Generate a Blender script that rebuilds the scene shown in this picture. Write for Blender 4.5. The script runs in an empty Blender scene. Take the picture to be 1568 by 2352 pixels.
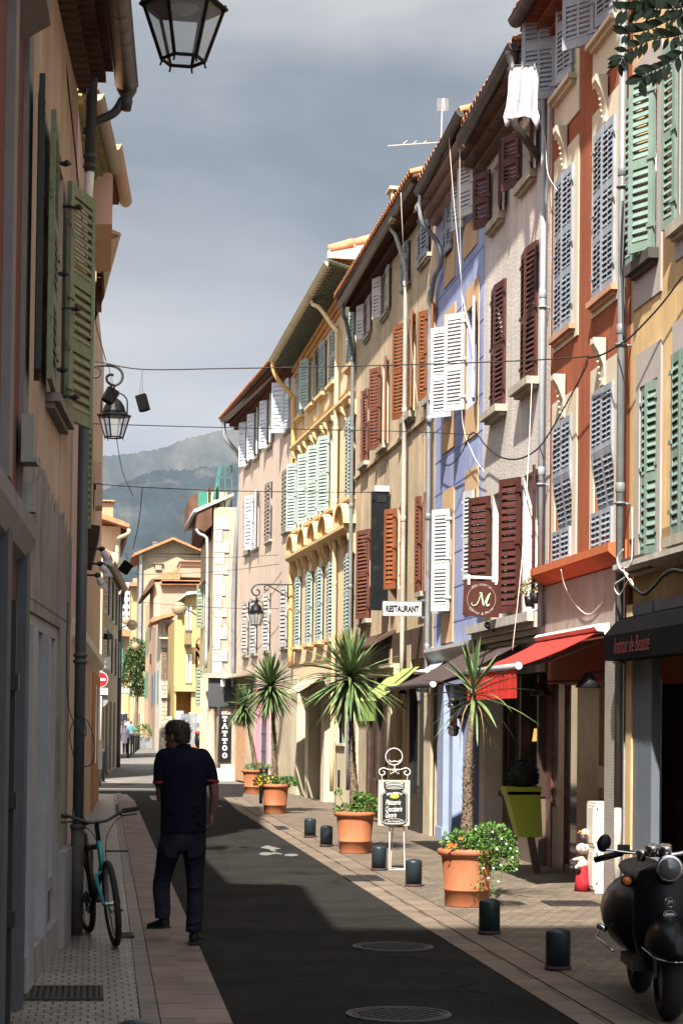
import bpy, bmesh, math, random
from math import sin, cos, tan, pi, radians, sqrt, atan2, floor
from mathutils import Vector, Matrix, Quaternion
C = bpy.context.scene.collection
SC = bpy.context.scene
R = random.Random(7)

# ------------------------------------------------------------------ camera
FP, PX, HY = 4700.0, 784.0, 1657.0          # focal length / centre / horizon in units of a 1568 wide picture
PITCH, ROLL, YAW, CZ = radians(1.7), radians(0.65), radians(6.9), 1.75
PY = HY - FP * tan(PITCH)
_f = Vector((sin(YAW) * cos(PITCH), cos(YAW) * cos(PITCH), sin(PITCH)))
_r0 = Vector((cos(YAW), -sin(YAW), 0.0))
_u0 = _r0.cross(_f)
_r = _r0 * cos(ROLL) + _u0 * sin(ROLL)
_u = _u0 * cos(ROLL) - _r0 * sin(ROLL)
cd = bpy.data.cameras.new('camera')
cam = bpy.data.objects.new('camera', cd)
C.objects.link(cam)
m3 = Matrix((_r, _u, -_f)).transposed()
cam.matrix_world = Matrix.Translation((0, 0, CZ)) @ m3.to_4x4()
cd.sensor_fit = 'HORIZONTAL'
cd.sensor_width = 24.0
cd.lens = 24.0 * FP / 1568.0
cd.shift_x = 0.0
cd.shift_y = (PY - 1176.0) / 1568.0
cd.clip_start = 0.1
cd.clip_end = 20000
SC.camera = cam

# ------------------------------------------------------------------ light
SUN_L = Vector((0.30, 0.80, -1.05)).normalized()     # the way the light travels
SUN_EL = math.asin(-SUN_L.z)
SUN_AZ = atan2(-SUN_L.x, -SUN_L.y)                    # compass angle of the sun, from +Y towards +X
sd = bpy.data.lights.new('sun', 'SUN')
sd.energy = 5.0
sd.angle = radians(0.9)
sd.color = (1.0, 0.93, 0.82)
sun = bpy.data.objects.new('sun', sd)
C.objects.link(sun)
sun.rotation_euler = SUN_L.to_track_quat('-Z', 'Y').to_euler()
SC.view_settings.view_transform = 'Standard'
SC.view_settings.look = 'None'
SC.view_settings.gamma = 1.0
SC.view_settings.use_curve_mapping = False
SC.view_settings.exposure = 1.75

W = bpy.data.worlds.new('World')
SC.world = W
W.use_nodes = True
wn, wl = W.node_tree.nodes, W.node_tree.links
wn.clear()
wo = wn.new('ShaderNodeOutputWorld')
bg1 = wn.new('ShaderNodeBackground'); bg1.inputs[1].default_value = 0.05
sky = wn.new('ShaderNodeTexSky'); sky.sky_type = 'NISHITA'; sky.sun_disc = False
sky.sun_elevation = SUN_EL; sky.sun_rotation = SUN_AZ
wl.new(sky.outputs[0], bg1.inputs[0])
bg2 = wn.new('ShaderNodeBackground'); bg2.inputs[1].default_value = 0.118
tc = wn.new('ShaderNodeTexCoord')
mp = wn.new('ShaderNodeMapping'); mp.inputs['Scale'].default_value = (2.2, 2.2, 6.0); mp.inputs['Location'].default_value = (1.3, 0.4, 0.63)
wl.new(tc.outputs['Generated'], mp.inputs[0])
nz = wn.new('ShaderNodeTexNoise'); nz.inputs['Scale'].default_value = 1.15; nz.inputs['Detail'].default_value = 6; nz.inputs['Roughness'].default_value = 0.48
nz.inputs['Distortion'].default_value = 0.3
wl.new(mp.outputs[0], nz.inputs[0])
cr = wn.new('ShaderNodeValToRGB')
cr.color_ramp.elements[0].position = 0.40; cr.color_ramp.elements[0].color = (0.66, 0.74, 0.83, 1)
cr.color_ramp.elements[1].position = 0.62; cr.color_ramp.elements[1].color = (1.62, 1.60, 1.58, 1)
e = cr.color_ramp.elements.new(0.5); e.color = (1.04, 1.08, 1.14, 1)
wl.new(nz.outputs[0], cr.inputs[0])
# sky boosted towards the sun, behind the view, added as facade fill
nrm = wn.new('ShaderNodeVectorMath'); nrm.operation = 'NORMALIZE'; wl.new(tc.outputs['Generated'], nrm.inputs[0])
dt = wn.new('ShaderNodeVectorMath'); dt.operation = 'DOT_PRODUCT'; wl.new(nrm.outputs[0], dt.inputs[0]); dt.inputs[1].default_value = tuple(-SUN_L)
mr = wn.new('ShaderNodeMapRange'); mr.inputs[1].default_value = 0.35; mr.inputs[2].default_value = 1.0; mr.inputs[3].default_value = 1.0; mr.inputs[4].default_value = 7.0
wl.new(dt.outputs['Value'], mr.inputs[0])
vs_ = wn.new('ShaderNodeVectorMath'); vs_.operation = 'SCALE'; wl.new(cr.outputs[0], vs_.inputs[0]); wl.new(mr.outputs[0], vs_.inputs['Scale']); wl.new(vs_.outputs[0], bg2.inputs[0])
mx = wn.new('ShaderNodeMixShader'); mx.inputs[0].default_value = 0.97
wl.new(bg1.outputs[0], mx.inputs[1]); wl.new(bg2.outputs[0], mx.inputs[2]); wl.new(mx.outputs[0], wo.inputs[0])
SC.cycles.max_bounces = 6
SC.cycles.diffuse_bounces = 4

# ------------------------------------------------------------------ measuring: photograph -> place
ZR = {'D': (0, 0, 1 / 1.5944), 'A': (0, 0, 1.7422), 'B': (0, 900, 1.7422), 'C': (0, 1800, 1.7422), 'E': (0, 2750, 1.7422),
      'F': (1600, 0, 1.7422), 'H': (1600, 900, 1.7422), 'I': (1600, 1800, 1.7422), 'J': (1600, 2750, 1.7422), 'K': (900, 600, 1.96),
      'L': (700, 1500, 2.6133), 'M': (1200, 1500, 2.6133), 'N': (300, 1900, 2.352), 'O': (700, 2100, 2.6133), 'P': (1200, 2100, 2.24), 'R': (900, 2800, 1.96)}
CAM = Vector((0, 0, CZ))
def ray(k, x, y):
    ox, oy, s = ZR[k]
    X, Y = (ox + x / s) / 1.5944, (oy + y / s) / 1.5944
    return _f + _r * ((X - PX) / FP) - _u * ((Y - PY) / FP)
def G(k, x, y, z=0.0):
    d = ray(k, x, y); return CAM + d * ((z - CZ) / d.z)
def AX(k, x, y, X):
    d = ray(k, x, y); return CAM + d * (X / d.x)
def AY(k, x, y, Y):
    d = ray(k, x, y); return CAM + d * (Y / d.y)

# ------------------------------------------------------------------ materials
def lin(c):
    return tuple(((v / 255.0) / 12.92 if v / 255.0 <= 0.04045 else ((v / 255.0 + 0.055) / 1.055) ** 2.4) for v in c)
MATS = {}
def mat(name, col, rough=0.85, var=0.12, vs=2.0, streak=0.0, bump=0.15, bs=70.0, metal=0.0, spec=0.3, col2=None, patch=0.5, ps=1.5, pw=0.08, trans=0.0, emis=None, alpha=1.0, sc3=(1, 1, 1)):
    """base colour with uneven tone (noise), optional vertical run-off streaks, optional patches of a second colour, fine bump"""
    if name in MATS: return MATS[name]
    m = bpy.data.materials.new(name); m.use_nodes = True
    N, L = m.node_tree.nodes, m.node_tree.links
    b = N['Principled BSDF']
    b.inputs['Roughness'].default_value = rough
    b.inputs['Metallic'].default_value = metal
    b.inputs['Specular IOR Level'].default_value = spec
    g = N.new('ShaderNodeNewGeometry')
    pos = g.outputs['Position']
    if sc3 != (1, 1, 1):
        mm = N.new('ShaderNodeMapping'); mm.inputs['Scale'].default_value = sc3; L.new(pos, mm.inputs[0]); pos = mm.outputs[0]
    def noise(scale, detail=4, vec=None, rough_=0.55):
        n = N.new('ShaderNodeTexNoise'); n.inputs['Scale'].default_value = scale; n.inputs['Detail'].default_value = detail
        n.inputs['Roughness'].default_value = rough_
        L.new(vec or pos, n.inputs[0]); return n.outputs[0]
    def mul(a, fac, lo, hi):
        r = N.new('ShaderNodeMapRange'); r.inputs[1].default_value = 0.3; r.inputs[2].default_value = 0.7
        r.inputs[3].default_value = lo; r.inputs[4].default_value = hi; L.new(fac, r.inputs[0])
        v = N.new('ShaderNodeVectorMath'); v.operation = 'SCALE'; L.new(a, v.inputs[0]); L.new(r.outputs[0], v.inputs['Scale']); return v.outputs[0]
    rgb = N.new('ShaderNodeRGB'); rgb.outputs[0].default_value = (*col, 1)
    c = rgb.outputs[0]
    if col2 is not None:
        r = N.new('ShaderNodeMapRange'); L.new(noise(ps, 7, rough_=0.65), r.inputs[0])
        r.inputs[1].default_value = patch - pw; r.inputs[2].default_value = patch + pw
        mxx = N.new('ShaderNodeMix'); mxx.data_type = 'RGBA'; L.new(r.outputs[0], mxx.inputs[0]); L.new(c, mxx.inputs[6]); mxx.inputs[7].default_value = (*col2, 1)
        c = mxx.outputs[2]
    if var > 0:
        c = mul(c, noise(vs, 6), 1 - var, 1 + var)
        c = mul(c, noise(vs * 9, 3), 1 - var * 0.5, 1 + var * 0.5)
    if streak > 0:
        mm = N.new('ShaderNodeMapping'); mm.inputs['Scale'].default_value = (7, 7, 0.45); L.new(pos, mm.inputs[0])
        c = mul(c, noise(1.0, 5, mm.outputs[0]), 1 - streak, 1 + streak * 0.4)
    if streak >= 0.1:            # run-off stains under sills and eaves
        m5 = N.new('ShaderNodeMapping'); m5.inputs['Scale'].default_value = (4.2, 4.2, 0.22); L.new(pos, m5.inputs[0])
        r5 = N.new('ShaderNodeMapRange'); r5.inputs[1].default_value = 0.54; r5.inputs[2].default_value = 0.74; r5.inputs[3].default_value = 1.0; r5.inputs[4].default_value = 1 - min(0.45, streak * 1.6)
        L.new(noise(1.0, 9, m5.outputs[0], 0.7), r5.inputs[0]); r6 = N.new('ShaderNodeMapRange'); r6.inputs[1].default_value = 0.36; r6.inputs[2].default_value = 0.62; r6.inputs[3].default_value = 0.90; r6.inputs[4].default_value = 1.05; L.new(noise(0.5, 8), r6.inputs[0])
        mm5 = N.new('ShaderNodeMath'); mm5.operation = 'MULTIPLY'; L.new(r5.outputs[0], mm5.inputs[0]); L.new(r6.outputs[0], mm5.inputs[1]); v5 = N.new('ShaderNodeVectorMath'); v5.operation = 'SCALE'; L.new(c, v5.inputs[0]); L.new(mm5.outputs[0], v5.inputs['Scale']); c = v5.outputs[0]
    L.new(c, b.inputs['Base Color'])
    if bump > 0:
        bp = N.new('ShaderNodeBump'); bp.inputs['Strength'].default_value = bump; bp.inputs['Distance'].default_value = 0.01
        L.new(noise(bs, 3), bp.inputs['Height']); L.new(bp.outputs[0], b.inputs['Normal'])
    if emis: b.inputs['Emission Color'].default_value = (*emis[0], 1); b.inputs['Emission Strength'].default_value = emis[1]
    if trans: b.inputs['Transmission Weight'].default_value = trans
    if alpha < 1: b.inputs['Alpha'].default_value = alpha
    MATS[name] = m
    return m

def brick_mat(name, c1, c2, mortar, bw, bh, off=0.5, msize=0.01, rot=0.0, rough=0.8, bump=0.6, vertical=None, wob=0.02, spec=0.3, var=0.25):
    """stone setts / slabs / wall tiles laid in courses; vertical='x' or 'y' lays them on an upright wall running along that axis"""
    if name in MATS: return MATS[name]
    m = bpy.data.materials.new(name); m.use_nodes = True
    N, L = m.node_tree.nodes, m.node_tree.links
    b = N['Principled BSDF']; b.inputs['Roughness'].default_value = rough; b.inputs['Specular IOR Level'].default_value = spec
    g = N.new('ShaderNodeNewGeometry'); pos = g.outputs['Position']
    if vertical:
        sp = N.new('ShaderNodeSeparateXYZ'); L.new(pos, sp.inputs[0]); cb = N.new('ShaderNodeCombineXYZ')
        L.new(sp.outputs[0 if vertical == 'x' else 1], cb.inputs[0]); L.new(sp.outputs[2], cb.inputs[1]); pos = cb.outputs[0]
    mp_ = N.new('ShaderNodeMapping'); mp_.inputs['Rotation'].default_value = (0, 0, rot); L.new(pos, mp_.inputs[0])
    nz_ = N.new('ShaderNodeTexNoise'); nz_.inputs['Scale'].default_value = 6.0; L.new(mp_.outputs[0], nz_.inputs[0])
    sc = N.new('ShaderNodeVectorMath'); sc.operation = 'SCALE'; sc.inputs['Scale'].default_value = wob; L.new(nz_.outputs[1], sc.inputs[0])
    ad = N.new('ShaderNodeVectorMath'); ad.operation = 'ADD'; L.new(mp_.outputs[0], ad.inputs[0]); L.new(sc.outputs[0], ad.inputs[1])
    br = N.new('ShaderNodeTexBrick'); L.new(ad.outputs[0], br.inputs[0])
    br.offset = off
    br.inputs['Color1'].default_value = (*c1, 1); br.inputs['Color2'].default_value = (*c2, 1); br.inputs['Mortar'].default_value = (*mortar, 1)
    br.inputs['Scale'].default_value = 1.0; br.inputs['Mortar Size'].default_value = msize; br.inputs['Mortar Smooth'].default_value = 0.35
    br.inputs['Brick Width'].default_value = bw; br.inputs['Row Height'].default_value = bh; br.inputs['Bias'].default_value = 0.0
    n2 = N.new('ShaderNodeTexNoise'); n2.inputs['Scale'].default_value = 2.3; n2.inputs['Detail'].default_value = 7; L.new(pos, n2.inputs[0])
    r = N.new('ShaderNodeMapRange'); r.inputs[1].default_value = 0.3; r.inputs[2].default_value = 0.7; r.inputs[3].default_value = 1 - var; r.inputs[4].default_value = 1 + var
    L.new(n2.outputs[0], r.inputs[0])
    v = N.new('ShaderNodeVectorMath'); v.operation = 'SCALE'; L.new(br.outputs[0], v.inputs[0]); L.new(r.outputs[0], v.inputs['Scale'])
    L.new(v.outputs[0], b.inputs['Base Color'])
    n3 = N.new('ShaderNodeTexNoise'); n3.inputs['Scale'].default_value = 45; n3.inputs['Detail'].default_value = 4; L.new(pos, n3.inputs[0])
    m2 = N.new('ShaderNodeMath'); m2.operation = 'MULTIPLY_ADD'; m2.inputs[1].default_value = -1.0; L.new(br.outputs['Fac'], m2.inputs[0])
    m4 = N.new('ShaderNodeMath'); m4.operation = 'MULTIPLY'; m4.inputs[1].default_value = 0.35; L.new(n3.outputs[0], m4.inputs[0]); L.new(m4.outputs[0], m2.inputs[2])
    bp = N.new('ShaderNodeBump'); bp.inputs['Strength'].default_value = bump; bp.inputs['Distance'].default_value = 0.012
    L.new(m2.outputs[0], bp.inputs['Height']); L.new(bp.outputs[0], b.inputs['Normal'])
    MATS[name] = m
    return m

# ------------------------------------------------------------------ mesh builder
class MB:
    def __init__(s): s.v = []; s.f = []; s.mi = []; s.m = 0; s.sm = []; s.smooth = False
    def add(s, vs, fs):
        n = len(s.v); s.v += [tuple(p) for p in vs]
        for q in fs: s.f.append([n + i for i in q]); s.mi.append(s.m); s.sm.append(s.smooth)
        return s
    def obox(s, o, a, b, c):
        o, a, b, c = Vector(o), Vector(a), Vector(b), Vector(c)
        vs = [o, o + a, o + a + b, o + b, o + c, o + a + c, o + a + b + c, o + b + c]
        fs = [(0, 3, 2, 1), (4, 5, 6, 7), (0, 1, 5, 4), (1, 2, 6, 5), (2, 3, 7, 6), (3, 0, 4, 7)]
        if a.cross(b).dot(c) < 0: fs = [q[::-1] for q in fs]
        return s.add(vs, fs)
    def box(s, p0, p1):
        x0, y0, z0 = [min(p0[i], p1[i]) for i in range(3)]; x1, y1, z1 = [max(p0[i], p1[i]) for i in range(3)]
        return s.obox((x0, y0, z0), (x1 - x0, 0, 0), (0, y1 - y0, 0), (0, 0, z1 - z0))
    def fb(s, f, s0, s1, o0, o1, z0, z1):
        if s1 < s0: s0, s1 = s1, s0
        if o1 < o0: o0, o1 = o1, o0
        if z1 < z0: z0, z1 = z1, z0
        return s.obox(f.P(s0, o0, z0), f.d * (s1 - s0), f.n * (o1 - o0), Vector((0, 0, z1 - z0)))
    def face(s, pts, two=False):
        s.add(pts, [tuple(range(len(pts)))]); return s
    def prism(s, pts, vec):
        n = len(pts); vec = Vector(vec); p2 = [Vector(p) + vec for p in pts]
        fs = [tuple(range(n - 1, -1, -1)), tuple(range(n, 2 * n))] + [(i, (i + 1) % n, n + (i + 1) % n, n + i) for i in range(n)]
        return s.add([Vector(p) for p in pts] + p2, fs)
    def tube(s, pts, r, seg=8, closed=False, cap=True):
        pts = [Vector(p) for p in pts]; n = len(pts)
        rs = r if isinstance(r, (list, tuple)) else [r] * n
        base = len(s.v); up = None; rings = []
        for i, p in enumerate(pts):
            if closed: t = pts[(i + 1) % n] - pts[i - 1]
            else: t = pts[min(i + 1, n - 1)] - pts[max(i - 1, 0)]
            if t.length < 1e-9: t = Vector((0, 0, 1))
            t.normalize()
            if up is None:
                up = Vector((0, 0, 1)) if abs(t.z) < 0.9 else Vector((1, 0, 0))
            a = (up - t * up.dot(t))
            if a.length < 1e-6: a = t.orthogonal()
            a.normalize(); b = t.cross(a); up = a
            rings.append([p + (a * cos(2 * pi * j / seg) + b * sin(2 * pi * j / seg)) * rs[i] for j in range(seg)])
        vs = [q for rg in rings for q in rg]; fs = []
        m = n if closed else n - 1
        for i in range(m):
            k = (i + 1) % n
            for j in range(seg):
                fs.append((i * seg + j, i * seg + (j + 1) % seg, k * seg + (j + 1) % seg, k * seg + j))
        if cap and not closed:
            fs.append(tuple(range(seg - 1, -1, -1))); fs.append(tuple((n - 1) * seg + j for j in range(seg)))
        return s.add(vs, fs)
    def lathe(s, prof, o, seg=20, ax=(0, 0, 1), a0=0.0, a1=2 * pi):
        o = Vector(o); ax = Vector(ax).normalized(); q = Vector((0, 0, 1)).rotation_difference(ax)
        full = abs(a1 - a0 - 2 * pi) < 1e-6; ns = seg if full else seg + 1
        vs = []; fs = []
        for (r, z) in prof:
            for j in range(ns):
                a = a0 + (a1 - a0) * j / seg
                vs.append(o + q @ Vector((r * cos(a), r * sin(a), z)))
        for i in range(len(prof) - 1):
            for j in range(seg):
                k = (j + 1) % ns
                fs.append((i * ns + j, i * ns + k, (i + 1) * ns + k, (i + 1) * ns + j))
        if full:
            if prof[0][0] > 1e-5: fs.append(tuple(range(ns - 1, -1, -1)))
            if prof[-1][0] > 1e-5: fs.append(tuple((len(prof) - 1) * ns + j for j in range(ns)))
        return s.add(vs, fs)
    def loft(s, rings, cap=True):
        n = len(rings[0]); vs = [p for r_ in rings for p in r_]; fs = []
        for i in range(len(rings) - 1):
            for j in range(n): fs.append((i * n + j, i * n + (j + 1) % n, (i + 1) * n + (j + 1) % n, (i + 1) * n + j))
        if cap: fs.append(tuple(range(n - 1, -1, -1))); fs.append(tuple((len(rings) - 1) * n + j for j in range(n)))
        return s.add(vs, fs)
    def ell(s, c, rx, ry, rz, seg=14, rg=8, M=None):
        c = Vector(c); vs = []; fs = []
        for i in range(rg + 1):
            t = pi * i / rg
            for j in range(seg):
                a = 2 * pi * j / seg; p = Vector((rx * sin(t) * cos(a), ry * sin(t) * sin(a), -rz * cos(t)))
                vs.append(c + (M @ p if M else p))
        for i in range(rg):
            for j in range(seg): fs.append((i * seg + j, i * seg + (j + 1) % seg, (i + 1) * seg + (j + 1) % seg, (i + 1) * seg + j))
        return s.add(vs, fs)
    def build(s, name, mats, parent=None, org=None, smooth=None):
        """org: where the root stands; vertices are given in world space"""
        me = bpy.data.meshes.new(name)
        if org is None: org = root_org(parent) if parent else Vector((0, 0, 0))
        org = Vector(org)
        me.from_pydata([(p[0] - org.x, p[1] - org.y, p[2] - org.z) for p in s.v], [], s.f)
        if not isinstance(mats, (list, tuple)): mats = [mats]
        for q in mats: me.materials.append(q)
        me.polygons.foreach_set('material_index', s.mi)
        if smooth: me.polygons.foreach_set('use_smooth', [True] * len(s.f))
        elif any(s.sm): me.polygons.foreach_set('use_smooth', s.sm)
        me.validate(); me.update()
        o = bpy.data.objects.new(name, me); C.objects.link(o)
        if parent: o.parent = parent
        else: o.location = org
        return o
def root_org(o):
    while o.parent: o = o.parent
    return Vector(o.location)
def tag(o, label=None, cat=None, group=None, kind=None):
    if label: o['label'] = label
    if cat: o['category'] = cat
    if group: o['group'] = group
    if kind: o['kind'] = kind
    return o
def thing(name, loc, label, cat, group=None):
    o = bpy.data.objects.new(name, None); o.empty_display_size = 0.2; C.objects.link(o); o.location = Vector(loc)
    return tag(o, label, cat, group)
def struct(name, mb, mats): return tag(mb.build(name, mats), kind='structure')
def copy_tree(o, parent=None):
    c = o.copy(); C.objects.link(c); c.parent = parent
    for ch in list(o.children): copy_tree(ch, c)
    return c
def bez(pts, n=8):
    """smooth curve through pts (Catmull-Rom)"""
    P = [Vector(p) for p in pts]; P = [P[0] * 2 - P[1]] + P + [P[-1] * 2 - P[-2]]; out = []
    for i in range(1, len(P) - 2):
        for k in range(n):
            t = k / n; a, b, c, d = P[i - 1], P[i], P[i + 1], P[i + 2]
            out.append(0.5 * ((2 * b) + (c - a) * t + (2 * a - 5 * b + 4 * c - d) * t * t + (3 * b - a - 3 * c + d) * t ** 3))
    out.append(P[-2]); return out
_txt = {}
def text_polys(body, shear=0.0, bold=0.0, align='CENTER'):
    k = (body, shear, bold, align)
    if k in _txt: return _txt[k]
    cu = bpy.data.curves.new('lettering', 'FONT'); cu.body = body; cu.shear = shear; cu.offset = bold; cu.align_x = align; cu.align_y = 'CENTER'; cu.resolution_u = 3
    ob = bpy.data.objects.new('lettering', cu); C.objects.link(ob)
    dg = bpy.context.evaluated_depsgraph_get(); me = bpy.data.meshes.new_from_object(ob.evaluated_get(dg))
    vs = [v.co.copy() for v in me.vertices]; fs = [tuple(p.vertices) for p in me.polygons]
    bpy.data.objects.remove(ob); bpy.data.curves.remove(cu); bpy.data.meshes.remove(me)
    _txt[k] = (vs, fs); return vs, fs
def put_text(mb, body, c, right, up, w=None, h=None, shear=0.0, bold=0.0, size=None):
    """flat lettering centred on c, spanning w x h"""
    vs, fs = text_polys(body, shear, bold)
    x0, x1 = min(v.x for v in vs), max(v.x for v in vs); y0, y1 = min(v.y for v in vs), max(v.y for v in vs)
    if size: sx = sy = size
    else: sx = w / (x1 - x0); sy = h / (y1 - y0)
    right, up = Vector(right).normalized(), Vector(up).normalized(); c = Vector(c)
    mb.add([c + right * ((v.x - (x0 + x1) / 2) * sx) + up * ((v.y - (y0 + y1) / 2) * sy) for v in vs], fs)

# ------------------------------------------------------------------ facades
class Fac:
    def __init__(s, A, B, side):
        s.A = Vector((A[0], A[1], 0)); s.B = Vector((B[0], B[1], 0)); s.d = (s.B - s.A).normalized(); s.L = (s.B - s.A).length
        s.n = Vector((s.d.y, -s.d.x, 0));
        if s.n.x * side < 0: s.n = -s.n
        if side == 0: s.n = Vector((0, -1, 0)) if abs(s.d.x) > 0.5 else s.n
    def P(s, a, o=0.0, z=0.0): return s.A + s.d * a + s.n * o + Vector((0, 0, z))
    def hit(s, k, x, y, o=0.0):
        r = ray(k, x, y); p0 = s.A + s.n * o
        t = (p0 - CAM).dot(s.n) / r.dot(s.n); p = CAM + r * t
        return (p - s.A).dot(s.d), p.z
    def rect(s, k, xf, ytf, xn, ybn, k2=None, o=0.0):
        a = s.hit(k, xf, ytf, o); b = s.hit(k2 or k, xn, ybn, o)
        return (a[0], b[0], b[1], a[1])      # s0, s1, z0, z1
def wall(mb, f, s0, s1, z0, z1, holes, rev=0.2):
    ss = sorted({s0, s1} | {min(max(v, s0), s1) for h in holes for v in h[:2]}); zs = sorted({z0, z1} | {min(max(v, z0), z1) for h in holes for v in h[2:4]})
    for i in range(len(ss) - 1):
        for j in range(len(zs) - 1):
            a, b, c, d = ss[i], ss[i + 1], zs[j], zs[j + 1]; ms, mz = (a + b) / 2, (c + d) / 2
            if any(h[0] < ms < h[1] and h[2] < mz < h[3] for h in holes): continue
            mb.add([f.P(a, 0, c), f.P(b, 0, c), f.P(b, 0, d), f.P(a, 0, d)], [(0, 1, 2, 3)])
    for h in holes:
        a, b, c, d = h[:4]; q = -rev
        mb.add([f.P(a, 0, c), f.P(a, 0, d), f.P(a, q, d), f.P(a, q, c), f.P(b, 0, c), f.P(b, 0, d), f.P(b, q, d), f.P(b, q, c)],
               [(0, 1, 2, 3), (4, 7, 6, 5), (1, 5, 6, 2), (0, 3, 7, 4)])
    a, b = s0, s1; q = -rev
    mb.add([f.P(a, 0, z0), f.P(a, 0, z1), f.P(a, q, z1), f.P(a, q, z0), f.P(b, 0, z0), f.P(b, 0, z1), f.P(b, q, z1), f.P(b, q, z0)], [(0, 1, 2, 3), (4, 7, 6, 5), (1, 5, 6, 2)])
def louvre(mb, o, along, out, w, h, pitch=0.055, rails=(0.0, 0.62, 1.0), cols=1, th=0.035, stile=0.06, rail=0.09, arch=0.0):
    """one louvred leaf: o = bottom of the hinge side, along = unit vector across the leaf, out = unit thickness"""
    o, a, n = Vector(o), Vector(along).normalized(), Vector(out).normalized(); Z = Vector((0, 0, 1))
    mb.obox(o, a * stile, n * th, Z * h); mb.obox(o + a * (w - stile), a * stile, n * th, Z * h)
    rz = []
    for q in rails:
        z = min(max(q * h - rail / 2, 0), h - rail) ; rz.append((z, z + rail)); mb.obox(o + a * stile + Z * z + n * 0.002, a * (w - 2 * stile), n * (th - 0.004), Z * rail)
    cw = (w - 2 * stile - (cols - 1) * 0.03) / cols
    for c_ in range(1, cols): mb.obox(o + a * (stile + c_ * cw + (c_ - 1) * 0.03) + n * 0.004, a * 0.03, n * (th - 0.008), Z * h)
    for i in range(len(rz) - 1):
        z0, z1 = rz[i][1], rz[i + 1][0]; k = max(1, int((z1 - z0) / pitch)); p = (z1 - z0) / k
        for j in range(k):
            for c_ in range(cols):
                x = stile + c_ * (cw + 0.03)
                mb.obox(o + a * x + Z * (z0 + j * p) + n * 0.034, a * cw, n * -0.030 + Z * (p * 0.90), Z * 0.009 + n * 0.006)
def hinge(mb, o, along, out, w, h):
    for q in (0.12, 0.5, 0.88): mb.obox(Vector(o) + Vector((0, 0, h * q)) - Vector(along) * 0.05 + Vector(out) * 0.036, Vector(along) * 0.12, Vector(out) * 0.012, (0, 0, 0.035))
def window(f, b, r, shm=None, mode='closed', af=0, an=0, sill=None, sur=None, surm=None, pane=None, framem=None, pitch=0.06, rails=(0.0, 0.62, 1.0), cols=1, sillm=None, silld=0.12, glass=True, lab=None, proud=0.03, frac=0.5, stile=0.06):
    """r = (s0, s1, z0, z1) opening; leaves hinge at both sides, af / an = opening angles in degrees (0 shut, 180 flat on the wall)"""
    s0, s1, z0, z1 = r; w = s1 - s0; h = z1 - z0
    m = MB()
    m.m = 0; m.fb(f, s0, s1, -0.19, -0.2, z0, z1)
    m.m = 1
    for a, c in ((s0, s0 + 0.05), (s1 - 0.05, s1), (s0 + w / 2 - 0.03, s0 + w / 2 + 0.03)): m.fb(f, a, c, -0.185, -0.15, z0, z1)
    for a in (z0, z0 + h * 0.33, z0 + h * 0.66, z1 - 0.05): m.fb(f, s0 + 0.05, s1 - 0.05, -0.183, -0.155, a, a + 0.045)
    win = m.build('window', [pane or M_pane, framem or M_whitepaint], b)
    if lab: win['label'] = lab
    if sur:
        q = MB(); a, c, d, e_ = sur
        for (p0, p1, p2, p3) in ((a, s0, d, e_), (s1, c, d, e_), (s0, s1, z1, e_), (s0, s1, d, z0)):
            if p1 - p0 > 0.01 and p3 - p2 > 0.01: q.fb(f, p0, p1, 0.001, 0.018, p2, p3)
        q.build('surround', surm, win)
    if sill:
        q = MB(); q.fb(f, s0 - 0.1, s1 + 0.1, 0.0, silld, z0 - sill, z0); q.fb(f, s0 - 0.06, s1 + 0.06, 0.0, silld * 0.6, z0 - sill - 0.04, z0 - sill)
        q.build('sill', sillm or M_stone, win)
    if shm is not None:
        wf = w * frac
        for (hs, sg, ang, lw) in ((s0, 1, af, wf), (s1, -1, an, w - wf)):
            if ang is None: continue
            t = radians(ang)
            al = f.d * (sg * cos(t)) + f.n * sin(t); out = f.n * cos(t) - f.d * (sg * sin(t))
            if ang > 90: out = -out
            q = MB(); o = f.P(hs, proud, z0 + 0.01) if ang <= 90 else f.P(hs, proud + 0.0, z0 + 0.01)
            louvre(q, o, al, out if ang <= 90 else out, lw - 0.006, h - 0.02, pitch, rails, cols, stile=stile)
            hinge(q, o, al, out, lw, h)
            q.build('shutter', shm, win)
    return win
def pipe(f, b, s_, z0, z1, m, r=0.05, o=0.09, name='drainpipe', joints=2.0, bend=None, pts=None):
    q = MB(); q.smooth = True
    P_ = pts or [f.P(s_, o, z0), f.P(s_, o, z1)]
    if bend: P_ = bez([f.P(s_, o, z0), f.P(s_, o, z1 - 0.75), f.P(s_, o, z1 - 0.55), f.P(s_ - bend[1] * 0.5, (o + bend[0]) / 2, z1 - 0.3), f.P(s_ - bend[1], bend[0], z1 - 0.08), f.P(s_ - bend[1], bend[0], z1 + 0.08)], 5)
    q.tube(P_, r, 12)
    z = z0 + joints
    while z < z1 - 1.0:
        q.lathe([(r + 0.001, -0.05), (r + 0.008, -0.04), (r + 0.008, 0.04), (r + 0.001, 0.05)], f.P(s_, o, z), 12)
        q.lathe([(r + 0.001, -0.012), (r + 0.02, -0.01), (r + 0.02, 0.01), (r + 0.001, 0.012)], f.P(s_, o, z - 0.15), 12)
        q.fb(f, s_ - 0.012, s_ + 0.012, 0, o - r, z - 0.17, z - 0.145)
        z += joints
    return q.build(name, m, b)
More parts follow.
